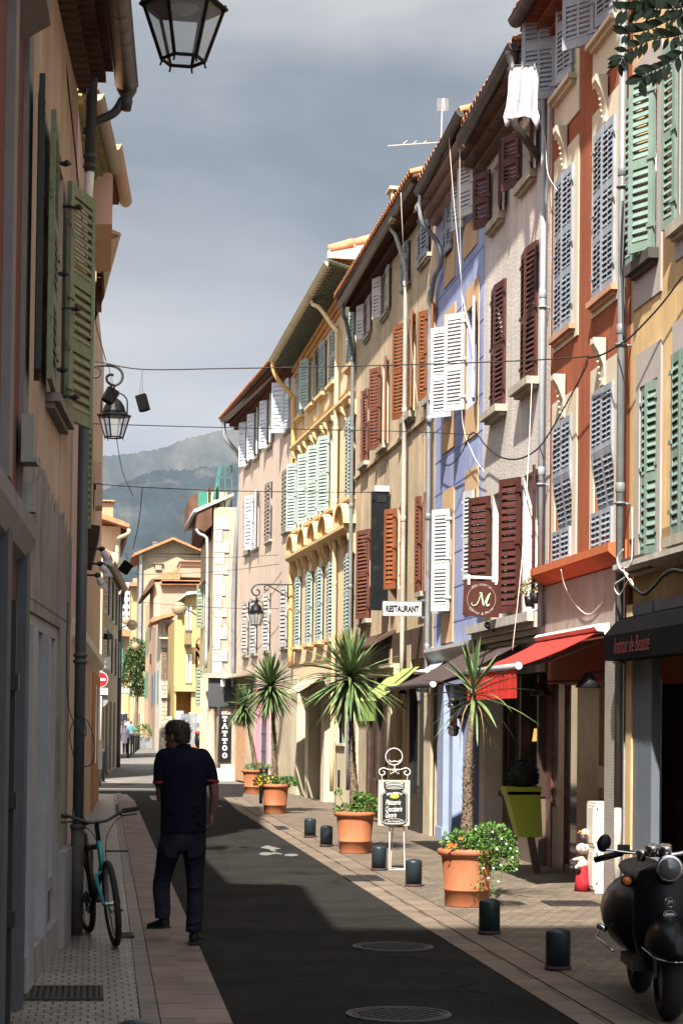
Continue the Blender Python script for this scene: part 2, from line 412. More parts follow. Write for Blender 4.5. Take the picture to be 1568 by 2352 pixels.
def gutter(f, b, p0, p1, m, r=0.075, hooks=0.5):
    """half round channel from p0 to p1 (world points on its axis) with end caps and straps"""
    p0, p1 = Vector(p0), Vector(p1); q = MB(); q.smooth = True; d = (p1 - p0).normalized(); side = f.n; up = Vector((0, 0, 1))
    def ring(c, rr): return [c + side * (rr * cos(a)) + up * (rr * sin(a)) for a in [pi + pi * k / 10 for k in range(11)]]
    ro, ri = [ring(p, r) for p in (p0, p1)], [ring(p, r - 0.006) for p in (p0, p1)]
    for A_, B_ in ((ro[0], ro[1]), (ri[1], ri[0])):
        q.add(A_ + B_, [(i, i + 1, 11 + i + 1, 11 + i) for i in range(10)])
    q.smooth = False
    q.add(ro[0] + ro[1], [tuple(range(11)), tuple(range(21, 10, -1))])
    q.tube([p0 + side * r, p1 + side * r], 0.011, 6); q.tube([p0 - side * r, p1 - side * r], 0.008, 6)
    L = (p1 - p0).length; k = int(L / hooks)
    for i in range(1, k):
        c = p0 + d * (L * i / k); rr = ring(c, r + 0.004)
        q.add([x - d * 0.008 for x in rr] + [x + d * 0.008 for x in rr], [(j, j + 1, 11 + j + 1, 11 + j) for j in range(10)])
    return q.build('gutter', m, b)
def tiles(mb, f, s0, s1, o0, z0, o1, z1, p=0.18, r=0.085, th=0.014, wav=0.0):
    """a strip of curved roman tiles running from (o0,z0) down to (o1,z1), rows side by side along the facade"""
    k = max(1, int((s1 - s0) / p)); p = (s1 - s0) / k
    for i in range(k):
        c = s0 + (i + 0.5) * p
        for sg, dz in ((1, 0.0),):
            A_ = [f.P(c + r * cos(a), o0, z0 + r * 0.75 * sin(a)) for a in [pi * t / 6 for t in range(7)]]
            B_ = [f.P(c + r * cos(a), o1, z1 + r * 0.75 * sin(a)) for a in [pi * t / 6 for t in range(7)]]
            A2 = [x + Vector((0, 0, th)) for x in A_]; B2 = [x + Vector((0, 0, th)) for x in B_]
            mb.add(A_ + B_ + A2 + B2, [(j, j + 1, 8 + j, 7 + j) for j in range(6)] + [(14 + j, 21 + j, 22 + j, 15 + j) for j in range(6)] + [(7 + j, 8 + j, 22 + j, 21 + j) for j in range(6)])
def genoise(mb, f, s0, s1, z, rows=2, step=0.13, dz=0.11, p=0.16, o0=0.0):
    """the stepped rows of half tiles under a Provencal eave"""
    for i in range(rows):
        o = o0 + step * (i + 1); zz = z + dz * i
        mb.fb(f, s0, s1, o0 - 0.02, o, zz + 0.075, zz + dz - 0.002)
        tiles(mb, f, s0, s1, o0, zz, o + 0.01, zz, p, p * 0.46, 0.012)
def roof(f, b, s0, s1, z, over=0.45, m=None, mt=None, rise=0.28, back=5.0, soffit=None, thick=0.05, tilep=0.2):
    q = MB(); zz = z
    q.m = 0
    q.prism([f.P(s0, over, zz), f.P(s0, -back, zz + rise * (back + over)), f.P(s0, -back, zz + rise * (back + over) + thick), f.P(s0, over, zz + thick)], f.d * (s1 - s0))
    q.m = 1
    tiles(q, f, s0, s1, -back, zz + thick + rise * (back + over), over + 0.05, zz + thick + 0.005, tilep, tilep * 0.47)
    return q.build('roof', [soffit or M_soffit, mt or M_tile], b)
# ------------------------------------------------------------------ shared materials
M_pane = mat('window_glass', (0.012, 0.014, 0.016), 0.08, 0, bump=0, spec=0.6)
M_glass_dim = mat('shop_glass', (0.02, 0.022, 0.022), 0.05, 0, bump=0, spec=0.7)
M_whitepaint = mat('white_paint', (0.62, 0.61, 0.58), 0.5, 0.06, bump=0.05)
M_offwhite = mat('offwhite_paint', (0.50, 0.47, 0.40), 0.6, 0.08, streak=0.1, bump=0.1)
M_stone = mat('sill_stone', (0.30, 0.27, 0.22), 0.9, 0.2, 4, bump=0.5, streak=0.15)
M_soffit = mat('eave_soffit', (0.085, 0.042, 0.026), 0.9, 0.3, 3, bump=0.5, bs=20)
M_tile = mat('roof_tile', (0.36, 0.15, 0.075), 0.85, 0.3, 4, bump=0.3)
M_zinc = mat('zinc', (0.27, 0.29, 0.31), 0.45, 0.2, 3, metal=0.6, streak=0.2, bump=0.05)
M_darkzinc = mat('weathered_zinc', (0.060, 0.055, 0.052), 0.42, 0.35, 3, metal=0.3, bump=0.08, streak=0.2)
M_greypipe = mat('grey_pipe', (0.15, 0.16, 0.17), 0.5, 0.18, 2, streak=0.2, bump=0.05, metal=0.15)
M_tanpipe = mat('faded_pipe', (0.36, 0.33, 0.28), 0.6, 0.2, 2, streak=0.25, bump=0.05)
M_black = mat('black_metal', (0.012, 0.012, 0.013), 0.45, 0.1, bump=0.05)
M_iron = mat('wrought_iron', (0.02, 0.02, 0.021), 0.5, 0.15, bump=0.1)
M_wire = mat('cable_black', (0.015, 0.014, 0.014), 0.6, 0, bump=0)
M_wwire = mat('cable_cream', (0.52, 0.48, 0.42), 0.6, 0.05, bump=0)
M_dark = mat('dark_interior', (0.010, 0.009, 0.008), 0.9, 0, bump=0)
M_leaf = mat('leaf_green', (0.075, 0.16, 0.025), 0.55, 0.35, 12, bump=0, col2=(0.045, 0.10, 0.02), ps=9)
M_leafd = mat('leaf_dark', (0.028, 0.060, 0.016), 0.6, 0.35, 6, bump=0, col2=(0.05, 0.09, 0.02), ps=4)
M_terra = mat('terracotta', (0.29, 0.10, 0.042), 0.75, 0.10, 5, streak=0.14, bump=0.15, col2=(0.31, 0.135, 0.078), ps=2.2, patch=0.62, pw=0.12)

# ------------------------------------------------------------------ ground
M_asph = mat('asphalt', (0.020, 0.0188, 0.0176), 0.82, 0.2, 1.2, bump=0.9, bs=150, spec=0.03, col2=(0.015, 0.0142, 0.0134), ps=0.7)
def add_speckle(m, scale=230, thr=0.70, col=(0.09, 0.086, 0.08)):
    N, L = m.node_tree.nodes, m.node_tree.links; b = N['Principled BSDF']
    src = b.inputs['Base Color'].links[0].from_socket
    g = N.new('ShaderNodeNewGeometry'); n = N.new('ShaderNodeTexNoise'); n.inputs['Scale'].default_value = scale; n.inputs['Detail'].default_value = 1
    L.new(g.outputs['Position'], n.inputs[0]); r = N.new('ShaderNodeMapRange'); r.inputs[1].default_value = thr; r.inputs[2].default_value = thr + 0.04
    L.new(n.outputs[0], r.inputs[0]); x = N.new('ShaderNodeMix'); x.data_type = 'RGBA'; L.new(r.outputs[0], x.inputs[0]); L.new(src, x.inputs[6]); x.inputs[7].default_value = (*col, 1)
    L.new(x.outputs[2], b.inputs['Base Color'])
add_speckle(M_asph); add_speckle(M_asph, 95, 0.72, (0.05, 0.048, 0.045))
def add_cracks(m):
    N, L = m.node_tree.nodes, m.node_tree.links; b = N['Principled BSDF']; src = b.inputs['Base Color'].links[0].from_socket
    g = N.new('ShaderNodeNewGeometry'); n = N.new('ShaderNodeTexNoise'); n.inputs['Scale'].default_value = 1.6; n.inputs['Detail'].default_value = 6; L.new(g.outputs['Position'], n.inputs[0])
    s_ = N.new('ShaderNodeVectorMath'); s_.operation = 'SCALE'; s_.inputs['Scale'].default_value = 1.1; L.new(n.outputs[1], s_.inputs[0]); a = N.new('ShaderNodeVectorMath'); L.new(g.outputs['Position'], a.inputs[0]); L.new(s_.outputs[0], a.inputs[1])
    v = N.new('ShaderNodeTexVoronoi'); v.feature = 'DISTANCE_TO_EDGE'; v.inputs['Scale'].default_value = 0.28; L.new(a.outputs[0], v.inputs[0]); r = N.new('ShaderNodeMapRange'); r.inputs[1].default_value = 0.0; r.inputs[2].default_value = 0.006; r.inputs[3].default_value = 0.45; r.inputs[4].default_value = 1.0; L.new(v.outputs['Distance'], r.inputs[0])
    x = N.new('ShaderNodeVectorMath'); x.operation = 'SCALE'; L.new(src, x.inputs[0]); L.new(r.outputs[0], x.inputs['Scale']); L.new(x.outputs[0], b.inputs['Base Color'])
add_cracks(M_asph)
M_ground = mat('earth', (0.10, 0.09, 0.07), 0.95, 0.2, 0.05, bump=0.3)
M_sett = brick_mat('paving_setts_left', (0.17, 0.15, 0.134), (0.125, 0.11, 0.097), (0.03, 0.026, 0.023), 0.085, 0.115, msize=0.007, rough=0.45, bump=0.7, wob=0.008, spec=0.5)
M_settR = brick_mat('paving_setts_right', (0.125, 0.098, 0.073), (0.088, 0.070, 0.053), (0.05, 0.04, 0.03), 0.12, 0.15, msize=0.006, rough=0.7, bump=0.6, wob=0.010)
M_slab = brick_mat('kerb_slabs', (0.155, 0.118, 0.10), (0.12, 0.092, 0.078), (0.035, 0.028, 0.024), 3.0, 0.62, msize=0.012, rough=0.75, bump=0.5, wob=0.004, spec=0.3)
M_slabR = brick_mat('kerb_slabs_right', (0.135, 0.103, 0.078), (0.105, 0.081, 0.062), (0.035, 0.025, 0.02), 3.0, 0.55, msize=0.010, rough=0.75, bump=0.5, wob=0.004)
M_sold = brick_mat('soldier_course', (0.17, 0.14, 0.12), (0.12, 0.10, 0.085), (0.035, 0.03, 0.026), 0.30, 0.095, msize=0.010, rough=0.55, bump=1.0, wob=0.01)
def sheet(mb, pts, z): mb.face([(p[0], p[1], z) for p in pts])
g = MB(); n = 1
ys = [-300, 0, 100, 130, 200, 300, 600, 6000]
def gz(y): return 0.0 if y < 110 else min((y - 110) * 0.010, 1.5)
g.add([(x, y, gz(y) - 0.15) for y in ys for x in (-5000, 5000)], [(2 * i, 2 * i + 1, 2 * i + 3, 2 * i + 2) for i in range(len(ys) - 1)])
struct('ground', g, M_ground)
def strip(name, m, rows, dz=0.0):
    """rows: (y, x0, x1)"""
    q = MB(); vs = []; fs = []
    for (y, a, b_) in rows: vs += [(a, y, gz(y) + dz), (b_, y, gz(y) + dz)]
    for i in range(len(rows) - 1): fs.append((2 * i, 2 * i + 1, 2 * i + 3, 2 * i + 2))
    q.add(vs, fs)
    # a skirt so the step down to the next sheet is real
    for i in range(len(rows) - 1):
        for k in (0, 1):
            a, b_ = Vector(vs[2 * i + k]), Vector(vs[2 * i + 2 + k]); q.add([a, b_, b_ - Vector((0, 0, 0.14)), a - Vector((0, 0, 0.14))], [(0, 1, 2, 3)])
    return struct(name, q, m)
strip('road', M_asph, [(-40, -6, 9), (5, -6, 9), (48, -3, 9), (56, -3, 11)], 0.0)
strip('far_street', mat('glare_pale_asphalt', (0.125, 0.118, 0.108), 0.8, 0.2, 0.8, bump=0.5, bs=120, col2=(0.095, 0.09, 0.083), ps=0.5), [(56, -3, 11), (60, -3, 12), (75, 0.3, 9), (110, 0.4, 7), (150, 0.6, 7), (200, 0.6, 9), (320, 0.6, 16)], 0.0)  # paler than the road: low-angle glare put into the asphalt colour
strip('left_pavement', M_sett, [(-5, -2.5, 0.24), (8, -2.5, 0.27), (20, -1.5, 0.34), (44, -0.3, 0.46), (47.0, -0.3, 0.50)], 0.035)
strip('left_paving_border', M_sold, [(-5, 0.245, 0.345), (8, 0.275, 0.385), (20, 0.345, 0.445), (44, 0.465, 0.545), (47.2, 0.505, 0.56)], 0.035)
strip('left_kerb', M_slab, [(-5, 0.35, 0.56), (8, 0.39, 0.60), (20, 0.45, 0.64), (44, 0.55, 0.71), (47.4, 0.565, 0.66)], 0.039)
strip('left_gutter', M_slab, [(-5, 0.565, 0.79), (8, 0.605, 0.81), (20, 0.645, 0.85), (44, 0.715, 0.90), (47.6, 0.66, 0.80)], 0.008)
strip('right_gutter', M_slabR, [(-5, 2.84, 3.03), (15, 2.83, 3.02), (30, 2.81, 3.0), (40, 2.80, 2.99), (46, 2.95, 3.15)], 0.008)
strip('right_kerb', M_slabR, [(-5, 3.035, 3.27), (15, 3.025, 3.26), (30, 3.005, 3.24), (40, 2.995, 3.22), (46, 3.155, 3.35)], 0.016)
strip('right_pavement', M_settR, [(-5, 3.275, 6.5), (15, 3.265, 6.5), (30, 3.245, 6.5), (40, 3.225, 6.5), (46, 3.355, 6.5), (52, 3.9, 6.5)], 0.022)

M_mark = mat('road_marking', (0.13, 0.127, 0.12), 0.7, 0.25, 8, bump=0.3, col2=(0.06, 0.06, 0.057), ps=14, patch=0.58)
def flat_thing(name, quads, z, m, label, cat, group=None, kind=None):
    q = MB()
    for pts in quads: q.prism([(p[0], p[1], z) for p in pts], (0, 0, 0.004))
    o = q.build(name, m); tag(o, label, cat, group, kind); return o
a = G('E', 640, 250); b_ = G('E', 1330, 246)
flat_thing('stop_line', [[(a.x - 0.3, a.y - 0.9), (2.2, a.y - 0.9), (2.2, a.y + 0.9), (a.x - 0.3, a.y + 0.9)]], 0.004, M_mark, 'thin white line painted across the road before the side street', 'road marking')
a = G('E', 950, 290); b_ = G('E', 1040, 318)
flat_thing('give_way_block', [[(a.x, b_.y), (b_.x + 0.05, b_.y), (b_.x + 0.05, a.y), (a.x, a.y)]], 0.004, M_mark, 'short white block painted on the asphalt left of the walking man', 'road marking')
def GR(x, y): p = G('R', x, y); return (p.x, p.y)
flat_thing('bicycle_lane_symbol', [[GR(*p) for p in ((105, 602), (152, 585), (250, 610), (205, 614), (222, 626), (185, 627), (165, 612))],
    [GR(142 + 48 * cos(t), 647 + 11 * sin(t)) for t in [2 * pi * i / 14 for i in range(14)]],
    [GR(325 + 50 * cos(t), 655 + 8 * sin(t)) for t in [2 * pi * i / 14 for i in range(14)]],
    [GR(*p) for p in ((180, 640), (200, 634), (262, 645), (255, 652), (215, 646), (195, 652))]], 0.004, M_mark, 'worn white bicycle and arrow symbol painted on the asphalt', 'road marking')
a = G('E', 1330, 320); b_ = G('E', 1420, 358)
flat_thing('give_way_block', [[(a.x, b_.y), (b_.x, b_.y), (b_.x, b_.y + 0.35), (a.x, b_.y + 0.35)]], 0.004, M_mark, "thin white dash on the asphalt just right of the man's elbow", 'road marking')

M_cast = mat('cast_iron', (0.022, 0.020, 0.019), 0.6, 0.3, 20, bump=1.0, bs=90)
def manhole(x, y, r, label):
    root = thing('manhole_cover', (x, y, 0.0), label, 'manhole cover')
    q = MB(); q.lathe([(r, 0.002), (r, 0.011), (r - 0.02, 0.011), (r - 0.02, 0.004), (r - 0.035, 0.004)], (x, y, 0), 40); q.build('rim', mat('worn_iron', (0.055, 0.052, 0.05), 0.6, 0.3, 12, bump=0.3), root)
    q = MB(); q.lathe([(r - 0.036, 0.002), (r - 0.04, 0.008), (0.0, 0.008)], (x, y, 0), 40)
    k = 0
    for i in range(-8, 9):
        for j in range(-8, 9):
            a, b = x + i * r / 8.5, y + j * r / 8.5
            if (a - x) ** 2 + (b - y) ** 2 < (r - 0.06) ** 2 and (i + j) % 2 == 0: q.box((a - 0.02, b - 0.012, 0.008), (a + 0.02, b + 0.012, 0.014))
    q.build('lid', M_cast, root)
p = G('R', 1095, 1802); manhole(p.x, p.y, 0.315, 'large round cast iron manhole cover at the bottom edge of the road')
p = G('R', 1055, 1316); manhole(p.x, p.y, 0.315, 'round cast iron manhole cover further up the dark asphalt')
def grate(x, y, w, l, label, z=0.026, n=9):
    root = thing('drain_grate', (x, y, z), label, 'drain grate')
    q = MB(); t = 0.022
    for (a, b, c, d) in ((-w / 2, -l / 2, w / 2, -l / 2 + t), (-w / 2, l / 2 - t, w / 2, l / 2), (-w / 2, -l / 2 + t, -w / 2 + t, l / 2 - t), (w / 2 - t, -l / 2 + t, w / 2, l / 2 - t)): q.box((x + a, y + b, z), (x + c, y + d, z + 0.012))
    q.build('frame', M_cast, root)
    q = MB(); q.box((x - w / 2 + t, y - l / 2 + t, z + 0.001), (x + w / 2 - t, y + l / 2 - t, z + 0.003)); q.m = 1
    for i in range(n): a = x - w / 2 + t + (w - 2 * t) * (i + 0.2) / n; q.box((a, y - l / 2 + t, z + 0.003), (a + (w - 2 * t) / n * 0.55, y + l / 2 - t, z + 0.011))
    q.build('bars', [M_dark, M_cast], root)
p = G('E', 400, 1590); grate(p.x, p.y, 0.50, 0.62, 'rectangular iron grating in the cobbled pavement nearest the camera', 0.037, 12)
p = G('E', 745, 662); grate(p.x, p.y, 0.30, 0.16, 'narrow iron drain strip across the left pavement behind the bicycle', 0.037, 9)
p = G('E', 790, 1212); grate(p.x, p.y, 0.16, 0.30, 'small iron drain cover in the cobbles beside the bicycle front wheel', 0.037, 5)
p = G('R', 900, 830); grate(p.x, p.y, 0.20, 0.7, 'iron drain grating in the pale paving slabs left of the easel sign', 0.0185, 5)
p = G('R', 780, 828); grate(p.x, p.y, 0.18, 0.7, 'iron drain grating at the asphalt edge left of the easel sign', 0.0105, 5)
p = G('J', 860, 994); grate(p.x, p.y, 0.50, 0.5, 'dark iron grating in the paving in front of the white utility cabinet', 0.024, 10)
p = G('R', 255, 465); grate(p.x, p.y, 0.17, 0.8, 'small iron drain grating in the slabs below the second terracotta pot', 0.0185, 4)

# ------------------------------------------------------------------ hills
def hill(name, pts, Y, m, depth=1500, seed=1, fold=25, shift=0):
    """ridge traced at its own distance and given a long rough slope"""
    rr = random.Random(seed); q = MB()
    ridge = [AY('D', x, y, Y) for x, y in pts]
    # resample
    out = []; N = 150
    tot = len(ridge) - 1
    for i in range(N + 1):
        t = i / N * tot; k = min(int(t), tot - 1); u = t - k; out.append(ridge[k].lerp(ridge[k + 1], u))
    rows = 34; vs = []; fs = []
    from mathutils import noise as mn
    for j in range(rows + 1):
        t = j / rows
        for i, p in enumerate(out):
            zz = p.z * (1 - t) ** 1.15
            y = Y - depth * t; x = p.x * (y / Y) ** 0.15
            nv = mn.fractal(Vector((x * 0.0016 + seed, y * 0.0016, 0.3)), 1.0, 2.0, 5)
            amp = fold * (0.12 + 1.0 * min(t * 4, 1))
            vs.append((x, y + nv * 120 * min(t * 6, 1), zz + nv * amp + rr.uniform(-1, 1) * 2.2))
    w = len(out)
    for j in range(rows):
        for i in range(w - 1): fs.append((j * w + i, j * w + i + 1, (j + 1) * w + i + 1, (j + 1) * w + i))
    base = len(vs)
    q.add(vs, fs)
    # back slope
    vs2 = [(p.x, Y + depth * 0.6, -5) for p in out]; q.add([v for v in vs[:w]] + vs2, [(i, i + 1, w + i + 1, w + i) for i in range(w - 1)])
    o = q.build(name, m, smooth=True); return tag(o, kind='structure')
M_hill1 = mat('cloud_shaded_scrub', (0.012, 0.019, 0.023), 0.95, 0.4, 0.012, bump=0, col2=(0.034, 0.038, 0.036), ps=0.02, patch=0.58, pw=0.08, sc3=(1, 0.2, 0.8))  # scrub tone darkened for cloud shade and blued for haze, in the colour
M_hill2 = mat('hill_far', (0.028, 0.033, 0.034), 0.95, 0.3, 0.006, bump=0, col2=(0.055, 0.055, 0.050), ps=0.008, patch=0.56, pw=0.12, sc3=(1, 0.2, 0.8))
hill('near_hill', [(-260, 1190), (60, 1140), (232, 1128), (300, 1100), (365, 1078), (430, 1078), (512, 1066), (620, 1060), (800, 1075), (1150, 1130), (1700, 1190)], 3000, M_hill1, 1800, 3, 26)
hill('far_hill', [(-400, 1110), (0, 1070), (232, 1047), (300, 1042), (370, 1030), (430, 1008), (512, 988), (640, 975), (900, 960), (1300, 1000), (2000, 1100)], 4600, M_hill2, 1500, 8, 25)
# ------------------------------------------------------------------ buildings, right side
def PR(f, a, b, o=0.0):
    p = f.hit(a[0], a[1], a[2], o); q = f.hit(b[0], b[1], b[2], o)
    return (min(p[0], q[0]), max(p[0], q[0]), min(p[1], q[1]), max(p[1], q[1]))
def building(name, label, f, z0, z1, m, holes, cat='building', group=None, depth=7.0, s0=0.0, s1=None, bodyz=None, rev=0.2):
    s1 = f.L if s1 is None else s1
    b = thing(name, f.P((s0 + s1) / 2, 0, 0), label, cat, group)
    q = MB(); wall(q, f, s0, s1, z0, z1, holes, rev)
    q.fb(f, s0 + 0.01, s1 - 0.01, -rev - 0.01, -depth, z0 if z0 > 1 else -0.2, (bodyz or z1) + 0.0)
    if z0 > 1: q.fb(f, s0 + 0.01, s1 - 0.01, -3.6, -depth, -0.2, z0); q.fb(f, s0, s1, -0.21, -0.001, z0, z0 + 0.02)
    q.build('wall', m, b); return b
XR = 5.15
fO = Fac((XR, 22.93), (XR, 19.40), -1)
fG = Fac((XR, 26.99), (XR, 22.95), -1)
fV = Fac((XR, 30.88), (XR, 27.01), -1)
fT = Fac((5.08, 40.0), (XR, 30.90), -1)
fY = Fac((4.70, 48.4), (5.08, 40.02), -1)
fP = Fac((4.05, 58.65), (4.70, 48.42), -1)
fC = Fac((XR, 19.38), (XR, 11.4), -1)

# ---- ochre building nearest on the right
M_ochre = mat('ochre_render', (0.46, 0.315, 0.155), 0.9, 0.10, 0.8, streak=0.18, bump=0.25, col2=(0.50, 0.38, 0.22), ps=0.8, patch=0.62)
M_mint = mat('mint_paint', (0.145, 0.205, 0.175), 0.6, 0.15, 5, streak=0.12, bump=0.1)
M_mintgrey = mat('dull_green_paint', (0.10, 0.125, 0.11), 0.65, 0.15, 5, streak=0.12, bump=0.1)
M_lilacgrey = mat('grey_surround', (0.30, 0.265, 0.25), 0.9, 0.08, 2, bump=0.2)
c1 = PR(fC, ('F', 1292, 590), ('F', 1408, 1590)); c2 = PR(fC, ('F', 1562, 230), ('F', 1680, 1330)); c3 = PR(fC, ('H', 1302, 905), ('I', 1408, 400))
w1 = c1
s3 = (c3[0], c3[1], c3[2], c3[3])
s4 = (c3[1] + 0.62, c3[1] + 1.3, c3[2] + 0.1, c3[3] + 0.1)
w2 = c2
holesC = [w1, s3, s4, w2]
bC = building('ochre_house', 'ochre yellow house with mint green shutters nearest on the right', fC, 3.55, 11.2, M_ochre, holesC)
e_ = c3
window(fC, bC, s3, M_mint, 'closed', 3, 10, sill=0.09, sur=PR(fC, ('H', 1280, 700), ('I', 1430, 470)), surm=M_lilacgrey, pitch=0.075, rails=(0, 0.45, 1), proud=-0.03, sillm=mat('dark_sill', (0.05, 0.045, 0.04), 0.8, 0.2), silld=0.16)
window(fC, bC, s4, M_mint, 'closed', 3, 3, sill=0.09, sur=(s4[0] - 0.13, s4[1] + 0.13, s4[2] - 0.1, s4[3] + 0.3), surm=M_lilacgrey, pitch=0.075, rails=(0, 0.45, 1))
window(fC, bC, w1, M_mint, 'open', 176, 27, sill=0.1, sur=(w1[0] - 0.14, w1[1] + 0.16, w1[2] - 0.42, w1[3] + 0.3), surm=M_lilacgrey, pitch=0.07, rails=(0, 0.5, 1), sillm=mat('dark_sill', (0.05, 0.045, 0.04)))
window(fC, bC, w2, M_mint, 'open', 172, 6, sill=0.1, sur=(w2[0] - 0.14, w2[1] + 0.16, w2[2] - 0.3, w2[3] + 0.3), surm=M_lilacgrey, pitch=0.07, rails=(0, 0.5, 1))
q = MB()
a = fC.hit('I', 1225, 520); b_ = fC.hit('I', 1568, 375); zc = (a[1] + 0.02)
q.prism([fC.P(0.02, 0, zc - 0.07), fC.P(0.02, 0.17, zc), fC.P(0.02, 0.17, zc + 0.05), fC.P(0.02, 0, zc + 0.08)], fC.d * 7.9)
q.build('ledge', mat('pale_ledge', (0.36, 0.33, 0.29), 0.9, 0.25, 6, bump=0.6), bC)
q = MB(); wall(q, fC, 0.16, 8, 2.9, 3.55, [], 0.2); q.fb(fC, 0.17, 7.99, -0.21, -7, 2.9, 3.55)
q.build('lower_wall', mat('ochre_band', (0.22, 0.14, 0.06), 0.9, 0.12, 1, streak=0.15, bump=0.3), bC)
pipe(fC, bC, 0.02, 0.95, 11.0, M_greypipe, 0.040, 0.10, joints=1.55)
pipe(fC, bC, 0.02, 0.02, 0.95, mat('rusty_pipe', (0.30, 0.27, 0.24), 0.7, 0.3, 8, col2=(0.18, 0.07, 0.03), ps=6, patch=0.6, pw=0.04), 0.036, 0.10, joints=0.4)
# shop front under the black awning
M_bluegrey = mat('blue_grey_paint', (0.085, 0.10, 0.125), 0.55, 0.08, 1, bump=0.05)
q = MB(); q.fb(fC, 0.10, 0.30, -0.02, 0.05, 0.02, 2.9); q.build('corner_strip', M_ochre, bC)
q = MB(); 
pa = fC.hit('J', 1265, 300)[0]; pb = fC.hit('J', 1475, 300)[0]
q.fb(fC, 0.30, 0.95, -0.05, 0.03, 0.02, 2.9); q.fb(fC, 0.32, 0.93, 0.03, 0.06, 0.02, 0.35); q.fb(fC, 3.6, 4.2, -0.05, 0.03, 0.02, 2.9); q.fb(fC, 0.95, 3.6, -0.05, 0.02, 2.55, 2.9)
q.build('pilaster', M_bluegrey, bC)
q = MB(); q.fb(fC, 0.95, 3.6, -0.45, -0.43, 0.3, 2.55); q.m = 1; q.fb(fC, 0.95, 3.6, -0.46, -0.40, 0.02, 0.3)
for s_ in (0.95, 1.9, 2.8, 3.55): q.fb(fC, s_, s_ + 0.05, -0.43, -0.38, 0.3, 2.55)
q.fb(fC, 1.0, 3.55, -0.425, -0.39, 1.92, 1.99)
q.build('shop_window', [M_glass_dim, mat('shop_frame_dark', (0.03, 0.032, 0.03), 0.5)], bC)

# ---- orange building
M_orange = mat('orange_render', (0.225, 0.062, 0.025), 0.92, 0.10, 0.9, streak=0.14, bump=0.35, bs=60)
M_cream = mat('cream_surround', (0.44, 0.385, 0.29), 0.9, 0.06, 1.5, bump=0.12, streak=0.08)
M_bluesh = mat('grey_blue_paint', (0.215, 0.24, 0.28), 0.6, 0.14, 5, streak=0.12, bump=0.1)
M_tealgrey = M_bluesh
oW = {}
oW[31] = PR(fO, ('F', 790, 55), ('F', 868, 520)); oW[32] = PR(fO, ('F', 1040, -240), ('F', 1140, 140))
oW[21] = PR(fO, ('F', 772, 1150), ('H', 880, 510)); oW[22] = PR(fO, ('F', 1020, 860), ('H', 1150, 260))
oW[11] = PR(fO, ('H', 784, 1120), ('I', 886, 450)); oW[12] = PR(fO, ('H', 1030, 920), ('I', 1160, 350))
for k in (31, 21, 11): oW[k] = (oW[21][0], oW[21][1]) + oW[k][2:]
for k in (32, 22, 12): oW[k] = (oW[22][0], oW[22][1]) + oW[k][2:]
def inset(r, a): return (r[0] + a, r[1] - a, r[2] + a, r[3] - a)
bO = building('orange_house', 'narrow burnt orange house with cream window surrounds and grey blue shutters', fO, 2.2, 11.0, M_orange, [inset(oW[k], 0.02) for k in oW])
for k, r in oW.items():
    ri = inset(r, 0.02)
    su = (r[0] - 0.14, r[1] + 0.17, r[2] - 0.13, r[3] + 0.24)
    if k in (11, 12): su = (su[0], su[1], su[2], su[3])
    if k >= 30: window(fO, bO, ri, M_bluesh, 'open', 122 if k == 31 else 142, 12, sill=0.05, sur=(r[0] - 0.14, r[1] + 0.17, r[2] - 0.42, r[3] + 0.25), surm=M_cream, pitch=0.05, rails=(0, 0.63, 1.0), cols=2, sillm=M_cream, stile=0.05)
    elif k in (21, 22): window(fO, bO, ri, M_bluesh, 'closed', 2, 2, sill=0.06, sur=su, surm=M_cream, pitch=0.055, rails=(0, 0.35, 0.62, 1.0), cols=2, sillm=mat('worn_sill', (0.33, 0.19, 0.12), 0.9, 0.2), silld=0.09, proud=0.012, stile=0.045)
    else:
        # these two have their middle panels pushed out from the bottom
        wn_ = window(fO, bO, ri, None, sur=su, surm=M_cream, sillm=M_cream)
        h = ri[3] - ri[2]; w = (ri[1] - ri[0]) / 2; zl = ri[2] + h * 0.245
        for j in range(2):
            q = MB(); louvre(q, fO.P(ri[0] + j * w + 0.003, 0.012, ri[2]), fO.d, fO.n, w - 0.006, h * 0.24, 0.055, (0, 1), 2, stile=0.045, rail=0.05); q.build('shutter', M_bluesh, wn_)
            q = MB(); louvre(q, fO.P(ri[0] + j * w + 0.003, 0.012, zl + h * 0.37), fO.d, fO.n, w - 0.006, h * 0.385, 0.055, (0, 1), 2, stile=0.045, rail=0.07); q.build('shutter', M_bluesh, wn_)
            q = MB(); louvre(q, Vector((0, 0, 0)), fO.d, fO.n, w - 0.006, h * 0.37, 0.055, (0, 1), 2, stile=0.045, rail=0.07)
            M_ = Matrix.Rotation(radians(-8) * (1 if fO.d.cross(fO.n).z > 0 else -1), 4, fO.d); top = fO.P(ri[0] + j * w + 0.003, 0.014, zl + h * 0.37)
            q.v = [tuple(top + M_ @ (Vector(v) - Vector((0, 0, h * 0.37)))) for v in q.v]
            q.build('shutter', M_bluesh, wn_)
    if k < 30:
        q = MB(); q.smooth = False; c = (r[0] + r[1]) / 2; zt = r[3] - 0.02
        prof = [(0.02, 0.0), (0.05, 0.02), (0.035, 0.10), (0.045, 0.22), (0.10, 0.36), (0.15, 0.44), (0.15, 0.50), (0.02, 0.50)]
        q.prism([fO.P(c - 0.075, o_, zt + z_) for o_, z_ in prof], fO.d * 0.15)
        for u in (0.06, 0.12, 0.18, 0.24, 0.30): q.ell(fO.P(c, 0.04 + u * 0.15 + 0.01, zt + u + 0.02), 0.014, 0.014, 0.016, 8, 5)
        q.build('keystone', M_cream, bO)
zl = fO.hit('I', 1130, 395)[1]
